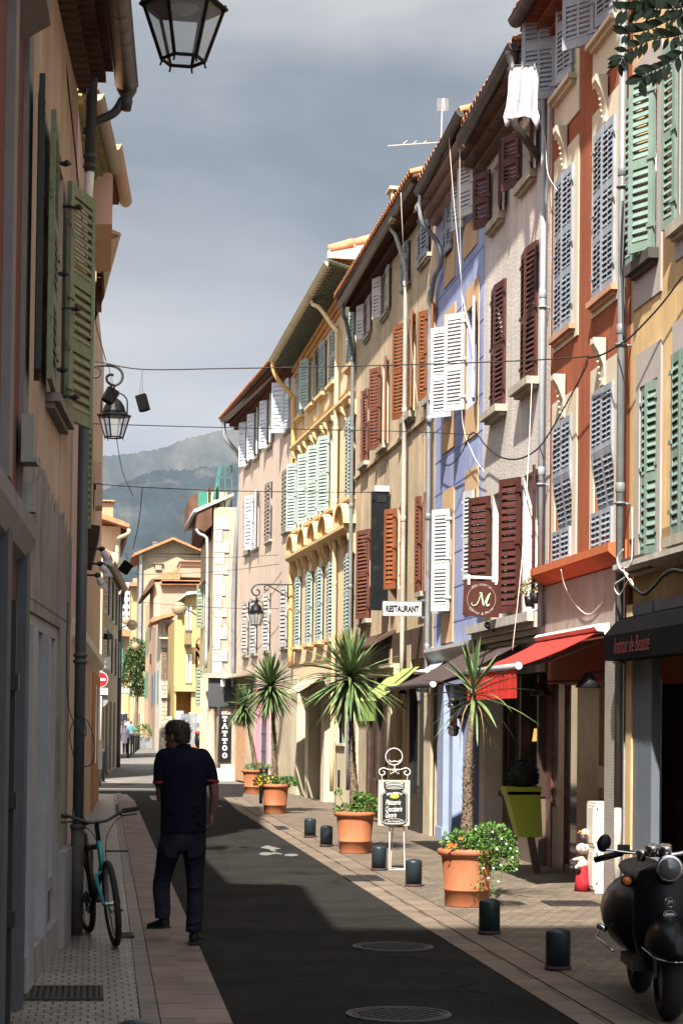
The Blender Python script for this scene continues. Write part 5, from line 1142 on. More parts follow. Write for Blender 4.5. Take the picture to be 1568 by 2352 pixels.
# grey plaster skirt with a ragged upper edge, then the shop front
q = MB(); rr = random.Random(3); top = []
N_ = 46
for i in range(N_ + 1):
    s_ = fL1.L * i / N_; base = 2.95 + 0.42 * (1 - abs(s_ / fL1.L - 0.2)) ; top.append(fL1.P(s_, 0.004, 3.15 + 0.25 * (s_ / fL1.L) + rr.uniform(-0.09, 0.12)))
bot = [fL1.P(fL1.L * i / N_, 0.004, 2.5) for i in range(N_ + 1)]
q.add(top + bot, [(i, i + 1, N_ + 2 + i, N_ + 1 + i) for i in range(N_)]); q.build('grey_plaster', M_greyL, b1)
q = MB(); q.fb(fL1, 0.0, 1.05, -0.3, 0.0, 0.0, 2.85); q.fb(fL1, 1.05, fL1.L, -0.3, 0.0, 2.42, 2.85); q.fb(fL1, fL1.L - 0.12, fL1.L + 0.02, -0.3, 0.0, 0.0, 2.42); q.fb(fL1, 0.0, 1.0, 0.0, 0.06, 0.0, 0.75); q.fb(fL1, 1.05, 3.6, -0.3, 0.02, 0.0, 0.26)
q.build('pier', M_greyL, b1)
q = MB(); M_gwood = mat('grey_white_wood', (0.22, 0.22, 0.235), 0.6, 0.08, 4, bump=0.1)
q.fb(fL1, 1.05, fL1.L - 0.15, -0.25, -0.02, 2.33, 2.42); q.fb(fL1, 1.05, 1.22, -0.25, -0.02, 0.5, 2.33); q.fb(fL1, 2.05, 2.25, -0.25, 0.02, 0.0, 2.33); q.fb(fL1, 3.2, 3.55, -0.25, 0.03, 0.0, 2.33); q.fb(fL1, 1.22, 2.05, -0.25, -0.02, 0.5, 0.60); q.fb(fL1, 2.25, 3.2, -0.25, -0.1, 0.3, 0.6)
q.build('shop_frame', M_gwood, b1)
q = MB(); q.fb(fL1, 1.22, 2.05, -0.20, -0.18, 0.6, 2.33); q.fb(fL1, 2.25, 3.2, -0.20, -0.18, 0.6, 2.33); q.build('shop_window', mat('grey_glass', (0.07, 0.07, 0.075), 0.12, 0.1, 1, bump=0), b1)
q = MB(); q.fb(fL1, 1.22, 2.05, -0.10, -0.03, 0.27, 0.48); q.build('kick_panel', mat('brown_panel', (0.12, 0.075, 0.055), 0.8, 0.2, 5), b1)

# dull red house nearest on the left
fL0 = Fac((-0.445, 12.48), (-0.64, 6.0), 1)
b0 = building('dull_red_house', 'dull red house with grey trim at the left edge of the picture', fL0, 2.75, 6.9, M_redL, [], depth=6)
q = MB(); q.fb(fL0, 0.0, 0.42, 0.0, 0.03, 2.9, 6.9); q.fb(fL0, 1.55, 1.8, 0.0, 0.05, 3.0, 6.9); q.build('grey_trim', M_greytrim, b0)
zq = fL0.hit('D', 40, 1190)[1]
q = MB(); q.prism([fL0.P(0.05, 0, zq - 0.25), fL0.P(0.05, 0.05, zq - 0.22), fL0.P(0.05, 0.09, zq - 0.1), fL0.P(0.05, 0.09, zq), fL0.P(0.05, 0, zq + 0.05)], fL0.d * 6.2); q.build('cornice', M_greytrim, b0)
zq2 = AY('D', 60, 90, 12.3).z
q = MB(); q.prism([fL0.P(0.6, 0, zq2 - 0.15), fL0.P(0.6, 0.16, zq2 - 0.05), fL0.P(0.6, 0.16, zq2 + 0.07), fL0.P(0.6, 0, zq2 + 0.07)], fL0.d * 2.4); q.build('balcony_slab', M_greytrim, b0)
q = MB()
for i in range(12): q.fb(fL0, 0.7 + i * 0.2, 0.72 + i * 0.2, 0.12, 0.14, zq2 + 0.08, zq2 + 0.9)
q.fb(fL0, 0.7, 3.0, 0.11, 0.15, zq2 + 0.9, zq2 + 0.94); q.build('railing', M_iron, b0)
q = MB(); q.fb(fL0, 0.06, 6.4, -0.3, 0.0, 0.0, 2.75); q.build('lower_wall', mat('red_brown_lower', (0.07, 0.028, 0.024), 0.85, 0.1, 2), b0)
q = MB(); q.fb(fL0, 0.05, 0.35, 0.001, 0.06, 0.0, 2.75); q.fb(fL0, 1.6, 1.9, 0.001, 0.06, 0.0, 2.75); q.build('shop_pilaster', mat('slate_grey_paint', (0.055, 0.058, 0.066), 0.7, 0.1, 3), b0)
q = MB(); q.fb(fL0, 1.02, 1.06, 0.0, 0.05, 0.0, 2.4)
for z in (0.6, 1.25, 1.9): q.fb(fL0, 1.02, 1.14, 0.0, 0.07, z, z + 0.09)
q.build('door_edge', M_black, b0)
q = MB(); q.prism([fL0.P(-0.3, 0.24, 7.0), fL0.P(-0.3, 0.3, 7.08), fL0.P(-0.3, -5.0, 8.6), fL0.P(-0.3, -5.0, 8.5)], fL0.d * 7); q.build('roof', M_tile, b0)
q = MB(); q.fb(fL0, 0.42, 0.62, 0.03, 0.10, 3.25, 3.50); q.fb(fL0, 0.40, 0.64, 0.03, 0.12, 3.22, 3.25); q.build('meter_box', mat('pale_box', (0.22, 0.21, 0.19), 0.7), b0)

# tall house beside and behind the camera: it is what shades the foreground
bt = thing('tall_house', (-5, -5, 0), 'tall plain house beside the viewpoint whose shade covers the foreground', 'building')
q = MB(); q.box((-10, -14, -0.2), (-0.75, 1.6, 19.6)); q.build('wall', M_beigeL, bt)
q = MB(); q.box((-10.3, -14.3, 19.62), (-0.35, 1.95, 20.0)); q.build('roof', M_tile, bt)
for k in range(5):
    for j in range(4): q = MB(); q.box((-0.75, -12 + j * 3.4, 3.6 + k * 3.1), (-0.70, -10.9 + j * 3.4, 5.4 + k * 3.1)); q.build('shutter', M_peelgreen, bt)

# low house between
fL1b = Fac((-0.30, 25.0), (-0.19, 16.42), 1)
b = building('low_plaster_house', 'low pale plaster house hidden behind the beige one on the left', fL1b, 0, 5.3, mat('pale_plaster', (0.30, 0.24, 0.19), 0.9, 0.1, 1, streak=0.2), [], depth=5)
q = MB(); q.prism([fL1b.P(0, 0.15, 5.3), fL1b.P(0, 0.15, 5.38), fL1b.P(0, -5, 6.6), fL1b.P(0, -5, 6.5)], fL1b.d * fL1b.L); q.build('roof', M_tile, b)
# pale pink house
fL2 = Fac((0.125, 43.8), (-0.30, 25.0), 1)
M_pinkL = mat('pale_pink_render', (0.46, 0.33, 0.255), 0.92, 0.07, 0.7, streak=0.12, bump=0.2)
b2 = building('pale_pink_house', 'pale pink house with cream gutters and a scalloped eave on the left', fL2, 0, 9.3, M_pinkL, [], depth=6)
M_bandL = mat('orange_band', (0.34, 0.17, 0.07), 0.9, 0.1, 1.5, streak=0.1)
q = MB(); q.fb(fL2, 0.0, 6.5, 0.0, 0.02, 0.0, 2.6); q.build('lower_wall', M_bandL, b2)
q = MB(); q.prism([fL2.P(0, 0, 2.75), fL2.P(0, 0.10, 2.85), fL2.P(0, 0.10, 2.98), fL2.P(0, 0, 3.02)], fL2.d * 18); q.build('ledge', M_offwhite, b2)
e1n, e1f = AY('D', 222, 215, 25.6), AY('D', 264, 388, 29.4)
q = MB(); d_ = e1f - e1n
for i in range(5):
    a = e1n + Vector((-0.09 * (i + 1), 0, -0.06 * i)); q.obox(a + Vector((0, -0.1, 0)), d_, Vector((-0.6, 0, 0)), Vector((0, 0, 0.03)))
    n_ = 26
    for k in range(n_):
        c = a + d_ * ((k + 0.5) / n_); q.smooth = True; q.lathe([(0.072, 0), (0.072, 0.5)], c + Vector((0.02, 0, 0.0)), 8, ax=(-1, 0, 0)); q.smooth = False
q.build('scalloped_eave', mat('yellow_green_tile', (0.20, 0.185, 0.07), 0.8, 0.15, 6), b2)
gutter(fL2, b2, e1n, e1f, mat('dull_cream_gutter', (0.30, 0.26, 0.19), 0.6, 0.1, 3), 0.085, 0.33)
e2n, e2f = AY('D', 262, 330, 29.3), AY('D', 288, 462, 33.2)
gutter(fL2, b2, e2n, e2f, mat('peach_gutter', (0.42, 0.29, 0.18), 0.6, 0.1, 3), 0.10, 0.4)
q = MB(); d_ = e2f - e2n
for i in range(4):
    a = e2n + Vector((-0.10 * (i + 1), 0, -0.05 * i)); q.obox(a, d_, Vector((-0.6, 0, 0)), Vector((0, 0, 0.03)))
    for k in range(22): q.smooth = True; q.lathe([(0.08, 0), (0.08, 0.5)], a + d_ * ((k + 0.5) / 22), 8, ax=(-1, 0, 0)); q.smooth = False
q.build('red_tile_eave', mat('dark_red_tile', (0.14, 0.05, 0.035), 0.8, 0.2, 6), b2)
q = MB(); q.prism([e1n + Vector((0.02, 0, 0.05)), e1n + Vector((0.02, 0, 0.1)), e1n + Vector((-4, 0, 1.2)), e1n + Vector((-4, 0, 1.1))], e2f - e1n + Vector((-0.0, 0, 0))); q.build('roof', M_tile, b2)
q = MB(); q.box((e2f.x - 1.2, 30, 9.0), (AY('D', 251, 800, 33).x, 33.2, e2f.z + 0.05)); q.build('upper_wall', mat('peach_upper', (0.50, 0.33, 0.22), 0.9, 0.06, 1), b2)
c0, c1 = AY('D', 236, 685, 36), AY('D', 240, 545, 36)
q = MB(); tr = AY('D', 275, 540, 33.5); ml = AY('D', 238, 560, 33.5); q.prism([tr, AY('D', 272, 560, 33.5), AY('D', 250, 640, 33.5), AY('D', 240, 680, 33.5), ml], (-0.35, 5, 0)); q.prism([tr + Vector((0.02, 0, 0.0)), tr + Vector((0.02, 0, 0.04)), ml + Vector((0, 0, 0.3)), ml + Vector((0, 0, 0.2))], (-0.35, 5, 0)); q.build('cornice', mat('sand_cornice', (0.42, 0.31, 0.17), 0.85, 0.1, 2), b2)
for (x0, x1, y0, y1) in ((210, 217, 545, 690), (222, 232, 597, 722)):
    p = AY('D', x0, y0, 34); r = AY('D', x1, y1, 34); q = MB(); louvre(q, Vector((p.x, 33.8 + (x0 < 220) * 0.05, r.z)), Vector((1, 0.5, 0)), Vector((0.3, -1, 0)), (r.x - p.x) * 1.1, p.z - r.z, 0.08, (0, 0.5, 1), stile=0.02, rail=0.06); q.build('shutter', M_redbrown, b2)
p = AY('D', 190, 985, 23.5); r = AY('D', 207, 1217, 23.5); q = MB(); louvre(q, Vector((p.x, 23.3, r.z)), Vector((1, 0.6, 0)), Vector((0.4, -1, 0)), 0.12, 3.0, 0.08, (0, 0.4, 0.7, 1), stile=0.02); q.build('shutter', M_grnsh if False else mat('mid_green_shutter', (0.10, 0.15, 0.08), 0.7), b2)
for (x, y, h) in ((236, 1110, 45), (232, 1060, 38)):
    q = MB(); p = AY('D', x, y, 36); q.box((p.x - 0.12, 36, p.z - 0.4), (p.x, 36.9, p.z)); q.build('blind_panel', M_pinkL, b2)
for i, s_ in enumerate((1.0, 3.6)):
    q = MB(); q.fb(fL2, s_, s_ + 1.2, 0.021, 0.03, 0.9, 2.4); q.build('shop_window', mat('tan_glass', (0.20, 0.16, 0.12), 0.3), b2)
q = MB(); q.fb(fL2, 1.0, 1.25, 0.02, 0.10, 0.7, 1.3); q.build('meter_box', M_whitepaint, b2)
# third house beyond the no entry sign
fL3 = Fac((0.86, 74.0), (0.22, 59.5), 1)
M_l3 = mat('pale_cream_render', (0.42, 0.34, 0.23), 0.92, 0.09, 0.7, streak=0.15)
b3 = building('pale_cream_house', 'pale cream house with white shutters behind the no entry sign', fL3, 0, 6.4, M_l3, [], depth=6)
for s_ in (1.0, 4.2, 7.6, 11.0):
    for z in (3.2, 4.9):
        for k in (0, 1): q = MB(); louvre(q, fL3.P(s_ + k * 1.5, 0.03, z), fL3.d * 0.96 + fL3.n * 0.12 * (1 - 2 * k), fL3.n, 0.55, 1.25, 0.1, (0, 1)); q.build('shutter', mat('faded_white', (0.38, 0.38, 0.36), 0.7, 0.1, 3), b3)
for s_ in (2.6, 6.2, 9.6, 12.6): q = MB(); q.fb(fL3, s_, s_ + 1.3, 0.0, 0.03, 0.1, 2.3); q.build('doorway', mat('dull_doorway', (0.12, 0.10, 0.08), 0.8), b3)
gutter(fL3, b3, AY('D', 286, 1352, 74), AY('D', 254, 1288, 60), mat('copper_gutter', (0.22, 0.15, 0.09), 0.6, 0.2, 2), 0.12)
q = MB(); g3 = AY('D', 284, 1350, 74.5); q.prism([g3, g3 + Vector((0, 0, 0.12)), g3 + Vector((-5, 0, 2.0)), g3 + Vector((-5, 0, 1.9))], (-0.62, -14.4, 0)); q.m = 1
q.prism([g3, g3 + Vector((-0.5, 0, -0.45)), g3 + Vector((-0.6, 0, 0))], (-0.62, -14.4, 0)); q.build('roof', [M_tile, M_soffit], b3)
q = MB(); q.smooth = True; q.tube(bez([g3 + Vector((0, -0.3, 0)), g3 + Vector((-0.05, -0.3, -0.5)), Vector((0.93, 74, g3.z - 1.0)), Vector((0.93, 74, 3)), Vector((0.93, 74, 0))], 5), 0.07, 8); q.build('drainpipe', M_antr, b3)
# ------------------------------------------------------------------ awnings
def awning(name, label, m, y0, y1, xw, zw, xf, zf, val=0.0, valm=None, cas=None, bar=None, scal=0.0, arms=True, zwn=None, endcap=True):
    """cloth from the wall line (xw, zw) down to the front bar (xf, zf), between y0 (near) and y1 (far)"""
    r = thing(name, (xw, (y0 + y1) / 2, zw), label, 'awning')
    q = MB(); n = 12; nb = 4; A_ = []
    for i in range(n + 1):
        for j in range(nb + 1):
            t = j / nb; sag = -0.03 * sin(pi * t) + 0.006 * sin(i * 2.4) * sin(pi * t)
            A_.append(Vector((xw + (xf - xw) * t, y0 + (y1 - y0) * i / n, zw + (zf - zw) * t + sag)))
    q.add(A_, [(i * (nb + 1) + j, i * (nb + 1) + j + 1, (i + 1) * (nb + 1) + j + 1, (i + 1) * (nb + 1) + j) for i in range(n) for j in range(nb)])
    q.add([p - Vector((0, 0, 0.006)) for p in A_], [(i * (nb + 1) + j, (i + 1) * (nb + 1) + j, (i + 1) * (nb + 1) + j + 1, i * (nb + 1) + j + 1) for i in range(n) for j in range(nb)])
    q.build('canopy', m, r)
    if val:
        q = MB(); k = 40; T = []; B = []
        for i in range(k + 1):
            y = y0 + (y1 - y0) * i / k; w = 0.012 * sin(i * 1.9) + 0.008 * sin(i * 0.7)
            T.append(Vector((xf - 0.02, y, zf - 0.02))); B.append(Vector((xf - 0.02 + w, y, zf - 0.02 - val + scal * abs(sin(i * 0.8)))))
        q.add(T + B, [(i, i + 1, k + 2 + i, k + 1 + i) for i in range(k)])
        T2 = [Vector((xf - 0.02 + w_, y0, zf - 0.02)) for w_ in (0, 0.1, 0.2, 0.3)]
        q.build('valance', valm or m, r)
    if bar:
        q = MB(); q.smooth = True; q.tube([(xf - 0.01, y0 - 0.02, zf), (xf - 0.01, y1 + 0.02, zf)], 0.032, 12); q.build('front_bar', bar, r)
        if endcap:
            q = MB(); q.lathe([(0.0, 0.025), (0.035, 0.02), (0.04, 0), (0.0, 0.0)][::-1], (xf - 0.01, y0 - 0.02, zf), 14, ax=(0, -1, 0)); q.build('end_cap', M_whitepaint, r)
    if cas:
        q = MB(); q.prism([Vector((xw + 0.03, y0 - 0.05, zw - 0.05)), Vector((xw - 0.10, y0 - 0.05, zw - 0.04)), Vector((xw - 0.13, y0 - 0.05, zw + 0.0)), Vector((xw - 0.09, y0 - 0.05, zw + 0.035)), Vector((xw + 0.03, y0 - 0.05, zw + 0.05))], (0, y1 - y0 + 0.1, 0)); q.build('cassette', cas, r)
    if arms:
        for y in (y0 + 0.25, y1 - 0.3):
            q = MB(); e = Vector(((xw + xf) / 2, y + 0.35, (zw + zf) / 2 - 0.12)); q.tube([(xw, y, zw - 0.12), e], 0.022, 6); q.tube([e, (xf, y, zf - 0.02)], 0.018, 6); q.build('folding_arm', mat('awning_arm', (0.12, 0.07, 0.06), 0.5), r)
    return r
M_redc = mat('red_canvas', (0.42, 0.022, 0.016), 0.8, 0.05, 3, bump=0.15, bs=300)
awning('red_awning', 'bright red awning with a white cassette and hanging valance on the orange house', M_redc, 20.0, 22.75, 5.08, 2.72, 4.2, 2.32, val=0.30, cas=mat('white_cassette', (0.36, 0.355, 0.34), 0.5, 0.06), bar=mat('silver_bar', (0.45, 0.45, 0.46), 0.35, 0.05, metal=0.5))
M_brownc = mat('brown_canvas', (0.040, 0.026, 0.024), 0.85, 0.1, 3, bump=0.15, bs=300)
awning('brown_awning', 'long dark brown awning with a dark front roller between the red and pale blue awnings', M_brownc, 23.95, 27.75, 5.08, 2.72, 4.0, 2.2, bar=mat('dark_bar', (0.03, 0.022, 0.02), 0.5))
awning('blue_awning', 'small pale blue awning at the lavender house', mat('pale_blue_canvas', (0.26, 0.33, 0.40), 0.85, 0.08, 3, bump=0.1), 29.5, 30.6, 5.1, 2.66, 4.84, 2.50, bar=M_whitepaint, arms=False)
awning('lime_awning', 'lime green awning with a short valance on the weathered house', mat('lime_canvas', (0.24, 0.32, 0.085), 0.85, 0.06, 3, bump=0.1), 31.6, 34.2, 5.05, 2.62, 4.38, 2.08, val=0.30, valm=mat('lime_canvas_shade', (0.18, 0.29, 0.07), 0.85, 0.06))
awning('beige_awning', 'dusty beige awning behind the palms on the ornate yellow house', mat('beige_canvas', (0.36, 0.28, 0.21), 0.85, 0.08, 3), 42.6, 46.6, 4.85, 2.78, 4.25, 2.35, val=0.28)
# black fascia blind of the beauty salon
r = thing('black_awning', (5.0, 17.5, 2.5), 'black awning with thin red script lettering over the blue grey salon front', 'awning')
M_blackc = mat('black_canvas', (0.003, 0.003, 0.0035), 0.9, 0.1, 3, bump=0.1, bs=200, spec=0.05)
q = MB(); q.prism([Vector((5.13, 19.3, 2.36)), Vector((4.90, 19.3, 2.36)), Vector((4.88, 19.3, 2.60)), Vector((5.0, 19.3, 2.74)), Vector((5.13, 19.3, 2.80))], (0, -7.5, 0)); q.build('canopy', M_blackc, r)
q = MB(); put_text(q, 'Institut de Beauté', (4.874, 18.25, 2.49), (0, -1, 0), (0, 0, 1), 1.25, 0.15, shear=0.35); q.build('lettering', mat('red_script', (0.075, 0.006, 0.009), 0.8), r)
q = MB(); q.lathe([(0.0, 0.02), (0.035, 0.02), (0.04, 0.0)][::-1], (4.93, 19.32, 2.64), 12, ax=(0, 1, 0)); q.build('end_cap', M_whitepaint, r)

# ------------------------------------------------------------------ signs
def facing_box(q, k, x0, x1, y0, y1, Y, dep):
    p, s_ = AY(k, x0, y0, Y), AY(k, x1, y1, Y); q.box((p.x, Y, s_.z), (s_.x, Y + dep, p.z)); return p, s_
r = thing('restaurant_sign', AY('P', 612, 355, 31.4), 'white lit box sign reading RESTAURANT sticking out from the weathered house', 'sign')
q = MB(); p, s_ = facing_box(q, 'P', 455, 768, 232, 352, 31.4, 0.12); q.build('case', mat('sign_grey', (0.38, 0.39, 0.40), 0.5, 0.05), r)
q = MB(); q.box((p.x + 0.022, 31.392, s_.z + 0.022), (s_.x - 0.022, 31.399, p.z - 0.022)); q.build('panel', mat('sign_white', (0.60, 0.61, 0.62), 0.5, 0.02, bump=0), r)
q = MB(); put_text(q, 'RESTAURANT', ((p.x + s_.x) / 2, 31.388, (p.z + s_.z) / 2), (1, 0, 0), (0, 0, 1), (s_.x - p.x) * 0.87, (p.z - s_.z) * 0.52, bold=0.055); q.build('lettering', M_black, r)
q = MB(); q.box((s_.x, 31.42, p.z + 0.02), (5.2, 31.46, p.z + 0.05)); q.box((s_.x - 0.2, 31.43, p.z + 0.0), (s_.x + .02, 31.45, p.z + 0.03)); q.box((s_.x, 31.42, s_.z - 0.03), (5.2, 31.46, s_.z)); q.box((p.x, 31.4, p.z), (s_.x, 31.5, p.z + 0.012)); q.build('bracket', M_zinc, r)
# patisserie sign
Ys = 24.85
r = thing('pastry_shop_sign', AY('I', 280, 805, Ys), 'square chocolate brown sign with a curly letter M, hung on a white bracket', 'sign')
q = MB(); cs = [AY('I', x, y, Ys) for x, y in ((172, 566), (402, 580), (394, 806), (163, 790))]; q.prism(cs, (0, 0.012, 0)); q.build('board', mat('sign_brown', (0.050, 0.014, 0.010), 0.45, 0.05, bump=0.02), r)
q = MB(); cc_ = AY('I', 283, 687, Ys - 0.006); rr_ = 0.178
for a0, a1 in ((-52, 52), (128, 232)):
    q.tube([cc_ + Vector((rr_ * cos(radians(a)), 0, rr_ * sin(radians(a)))) for a in range(a0, a1 + 1, 8)], 0.0022, 5)
for a, ch in []: pass
def arc_text(q, s, c, rad, a_mid, step, size, Y, inv=False, shear=0.3):
    n = len(s)
    for i, ch in enumerate(s):
        if ch == ' ': continue
        a = a_mid + (i - (n - 1) / 2) * step * (1 if inv else -1); t = radians(a)
        pos = Vector((c.x + rad * cos(t), Y, c.z + rad * sin(t))); up = Vector((cos(t), 0, sin(t))) * (-1 if inv else 1); ri = Vector((up.z, 0, -up.x))
        put_text(q, ch, pos, ri, up, size=size, shear=shear)
arc_text(q, 'Pâtisserie', cc_, 0.181, 90, 8.2, 0.052, Ys - 0.006); arc_text(q, 'Cayrol & Peiro', cc_, 0.181, 270, 7.4, 0.050, Ys - 0.006, True)
q.build('lettering', mat('sign_cream', (0.36, 0.32, 0.27), 0.6, 0), r)
q = MB(); u = lambda x, y: AY('I', x, y, Ys - 0.008)
def stroke(q, pts, w):
    P_ = bez([u(*p) for p in pts], 6); n = len(P_); q.tube(P_, [w * (0.45 + 0.55 * sin(pi * i / (n - 1))) for i in range(n)], 6)
stroke(q, [(224, 706), (219, 718), (230, 728), (250, 722), (264, 700), (275, 668), (284, 646)], 0.005)
stroke(q, [(284, 646), (287, 675), (292, 710), (296, 730)], 0.010)
stroke(q, [(296, 730), (308, 700), (325, 665), (340, 648)], 0.005)
stroke(q, [(340, 648), (327, 680), (315, 712), (318, 730), (328, 728), (335, 716)], 0.009)
stroke(q, [(270, 655), (274, 646), (284, 646)], 0.004)
q.build('emblem', mat('mint_letter', (0.42, 0.58, 0.38), 0.6, 0), r)
q = MB(); a, b_ = AY('I', 176, 535, Ys), AY('I', 468, 567, Ys + 0.0); q.prism([a, AY('I', 468, 550, Ys), AY('I', 468, 566, Ys), AY('I', 176, 551, Ys)], (0, 0.03, 0))
for x in (202, 376): c = AY('I', x, 568, Ys - 0.01); q.box((c.x - 0.014, Ys - 0.012, c.z - 0.05), (c.x + 0.014, Ys - 0.002, c.z + 0.075))
q.build('bracket', M_whitepaint, r)
# tall black projecting sign box
Yb = 35.3
r = thing('black_box_sign', AY('M', 500, 1600, Yb), 'tall narrow black sign case standing out from the weathered house', 'sign')
q = MB(); a = AY('M', 424, 782, Yb); b_ = AY('P', 494, 302, Yb); q.box((a.x, Yb, b_.z), (b_.x, Yb + 0.14, a.z)); q.build('case', mat('sooty_black', (0.007, 0.008, 0.010), 0.5, 0.2, 6, bump=0.05, col2=(0.02, 0.018, 0.02), ps=5, patch=0.62, spec=0.12), r)
q = MB(); c = AY('M', 520, 880, Yb); q.box((c.x - 0.09, Yb - 0.01, c.z - 0.01), (c.x + 0.07, Yb - 0.002, a.z - 0.06)); q.build('dark_opening', M_dark, r)
q = MB()
for z_ in (a.z - 0.1, b_.z + 0.1): q.box((b_.x, Yb + 0.05, z_), (5.1, Yb + 0.08, z_ + 0.03))
q.build('bracket', M_iron, r)
q = MB(); c = AY('M', 518, 765, Yb); q.box((c.x - 0.13, Yb - 0.02, a.z + 0.003), (c.x + 0.13, Yb + 0.1, a.z + 0.1)); o = q.build('lamp_box', mat('grubby_white', (0.45, 0.45, 0.42), 0.6, 0.15, 9)); tag(o, 'small grubby white lamp box on top of the black sign case', 'lamp')
r = thing('brown_box_sign', AY('M', 640, 1800, 34.6), 'flat dull brown sign case on an arm beside the tall black one', 'sign')
q = MB(); a = AY('M', 583, 1372, 34.6); b_ = AY('P', 603, 236, 34.6); q.box((a.x, 34.6, b_.z), (b_.x, 34.7, a.z)); q.build('case', mat('dull_brown_metal', (0.13, 0.085, 0.065), 0.6, 0.1, 3), r)
q = MB(); q.box((a.x, 34.62, a.z + 0.002), (5.12, 34.65, a.z + 0.03)); q.build('arm', M_iron, r)
# tattoo
Yt = YC + 0.005 - 0.06
r = thing('tattoo_sign', AY('O', 320, 1800, Yt), 'tall black sign reading TATTOO downwards in white slab letters beside the stone column', 'sign')
q = MB(); a, b_ = facing_box(q, 'O', 266, 378, 1352, 1812, Yt, 0.03); q.build('board', mat('sign_black', (0.012, 0.012, 0.013), 0.3, 0.05, bump=0), r)
q = MB(); wL_, hL_ = 0.148, 0.155
def bx2(q, cx, cz, x0, x1, z0, z1): q.box((cx + x0 * wL_, Yt - 0.012, cz + z0 * hL_), (cx + x1 * wL_, Yt - 0.002, cz + z1 * hL_))
for i, ch in enumerate('TATTOO'):
    c = AY('O', 321, (1392, 1460, 1534, 1606, 1672, 1744)[i], Yt)
    if ch == 'T':
        for t in ((-.5, .5, .30, .5), (-.14, .14, -.38, .30), (-.30, .30, -.5, -.36), (-.5, -.34, .08, .30), (.34, .5, .08, .30)): bx2(q, c.x, c.z, *t)
    elif ch == 'A':
        for s_ in (-1, 1): q.prism([Vector((c.x + wL_ * x, Yt - 0.012, c.z + hL_ * z)) for x, z in ((s_ * 0.02 - 0.08, 0.5), (s_ * 0.02 + 0.08, 0.5), (s_ * 0.36 + 0.11, -0.38), (s_ * 0.36 - 0.11, -0.38))], (0, 0.01, 0))
        for t in ((-.58, -.14, -.5, -.37), (.14, .58, -.5, -.37), (-.2, .2, -.14, -.02)): bx2(q, c.x, c.z, *t)
    else:
        n = 16; O_ = [(0.48 * cos(2 * pi * k / n), 0.5 * sin(2 * pi * k / n)) for k in range(n)]; I_ = [(0.18 * cos(2 * pi * k / n), 0.30 * sin(2 * pi * k / n)) for k in range(n)]
        for k in range(n):
            l = (k + 1) % n; q.prism([Vector((c.x + wL_ * x, Yt - 0.012, c.z + hL_ * z)) for x, z in (O_[k], O_[l], I_[l], I_[k])], (0, 0.01, 0))
q.build('lettering', mat('sign_letter_white', (0.62, 0.62, 0.6), 0.5, 0), r)
r = thing('wall_floodlight', AY('O', 305, 1060, YC - 0.45), 'small white floodlight over the charcoal fascia of the tattoo shop', 'lamp')
q = MB(); facing_box(q, 'O', 284, 326, 1022, 1082, YC - 0.45, 0.06); q.build('housing', M_whitepaint, r)
q = MB(); c = AY('O', 306, 1084, YC - 0.45); q.tube([c + Vector((0, 0.03, 0)), c + Vector((0, 0.42, -0.12))], 0.012, 6); q.build('arm', M_whitepaint, r)
# barber pole
pb_ = AX('P', 1031, 1180, 4.95); sc_b = (AX('P', 1031, 1015, 4.95).z - AX('P', 1031, 1330, 4.95).z)
r = thing('barber_pole', (pb_.x, pb_.y, pb_.z - sc_b / 2), 'barber pole with red white and blue stripes between chrome caps', 'barber pole')
def stripes():
    m = bpy.data.materials.new('barber_stripes'); m.use_nodes = True; N, L = m.node_tree.nodes, m.node_tree.links; b = N['Principled BSDF']
    tc_ = N.new('ShaderNodeTexCoord'); s3 = N.new('ShaderNodeSeparateXYZ'); L.new(tc_.outputs['Object'], s3.inputs[0])
    at = N.new('ShaderNodeMath'); at.operation = 'ARCTAN2'; L.new(s3.outputs[1], at.inputs[0]); L.new(s3.outputs[0], at.inputs[1])
    m1 = N.new('ShaderNodeMath'); m1.operation = 'MULTIPLY'; m1.inputs[1].default_value = 1 / (2 * pi); L.new(at.outputs[0], m1.inputs[0])
    m2 = N.new('ShaderNodeMath'); m2.operation = 'MULTIPLY_ADD'; m2.inputs[1].default_value = -4.4; L.new(s3.outputs[2], m2.inputs[0]); L.new(m1.outputs[0], m2.inputs[2])
    fr = N.new('ShaderNodeMath'); fr.operation = 'FRACT'; L.new(m2.outputs[0], fr.inputs[0])
    cr_ = N.new('ShaderNodeValToRGB'); cr_.color_ramp.interpolation = 'CONSTANT'
    E_ = cr_.color_ramp.elements; W_ = (0.62, 0.62, 0.6, 1); E_[0].position = 0; E_[0].color = W_; E_[1].position = 0.25; E_[1].color = (0.03, 0.06, 0.32, 1)
    for p_, c_ in ((0.5, W_), (0.75, (0.5, 0.02, 0.02, 1))): x = E_.new(p_); x.color = c_
    L.new(fr.outputs[0], cr_.inputs[0]); L.new(cr_.outputs[0], b.inputs['Base Color']); b.inputs['Roughness'].default_value = 0.25
    return m
h_ = sc_b
q = MB(); q.smooth = True; q.lathe([(0.052, h_ * 0.24), (0.052, h_ * 0.76)], (pb_.x, pb_.y, pb_.z - h_ / 2), 24); q.build('striped_cylinder', stripes(), r)
q = MB(); q.smooth = True; o_ = (pb_.x, pb_.y, pb_.z - h_ / 2)
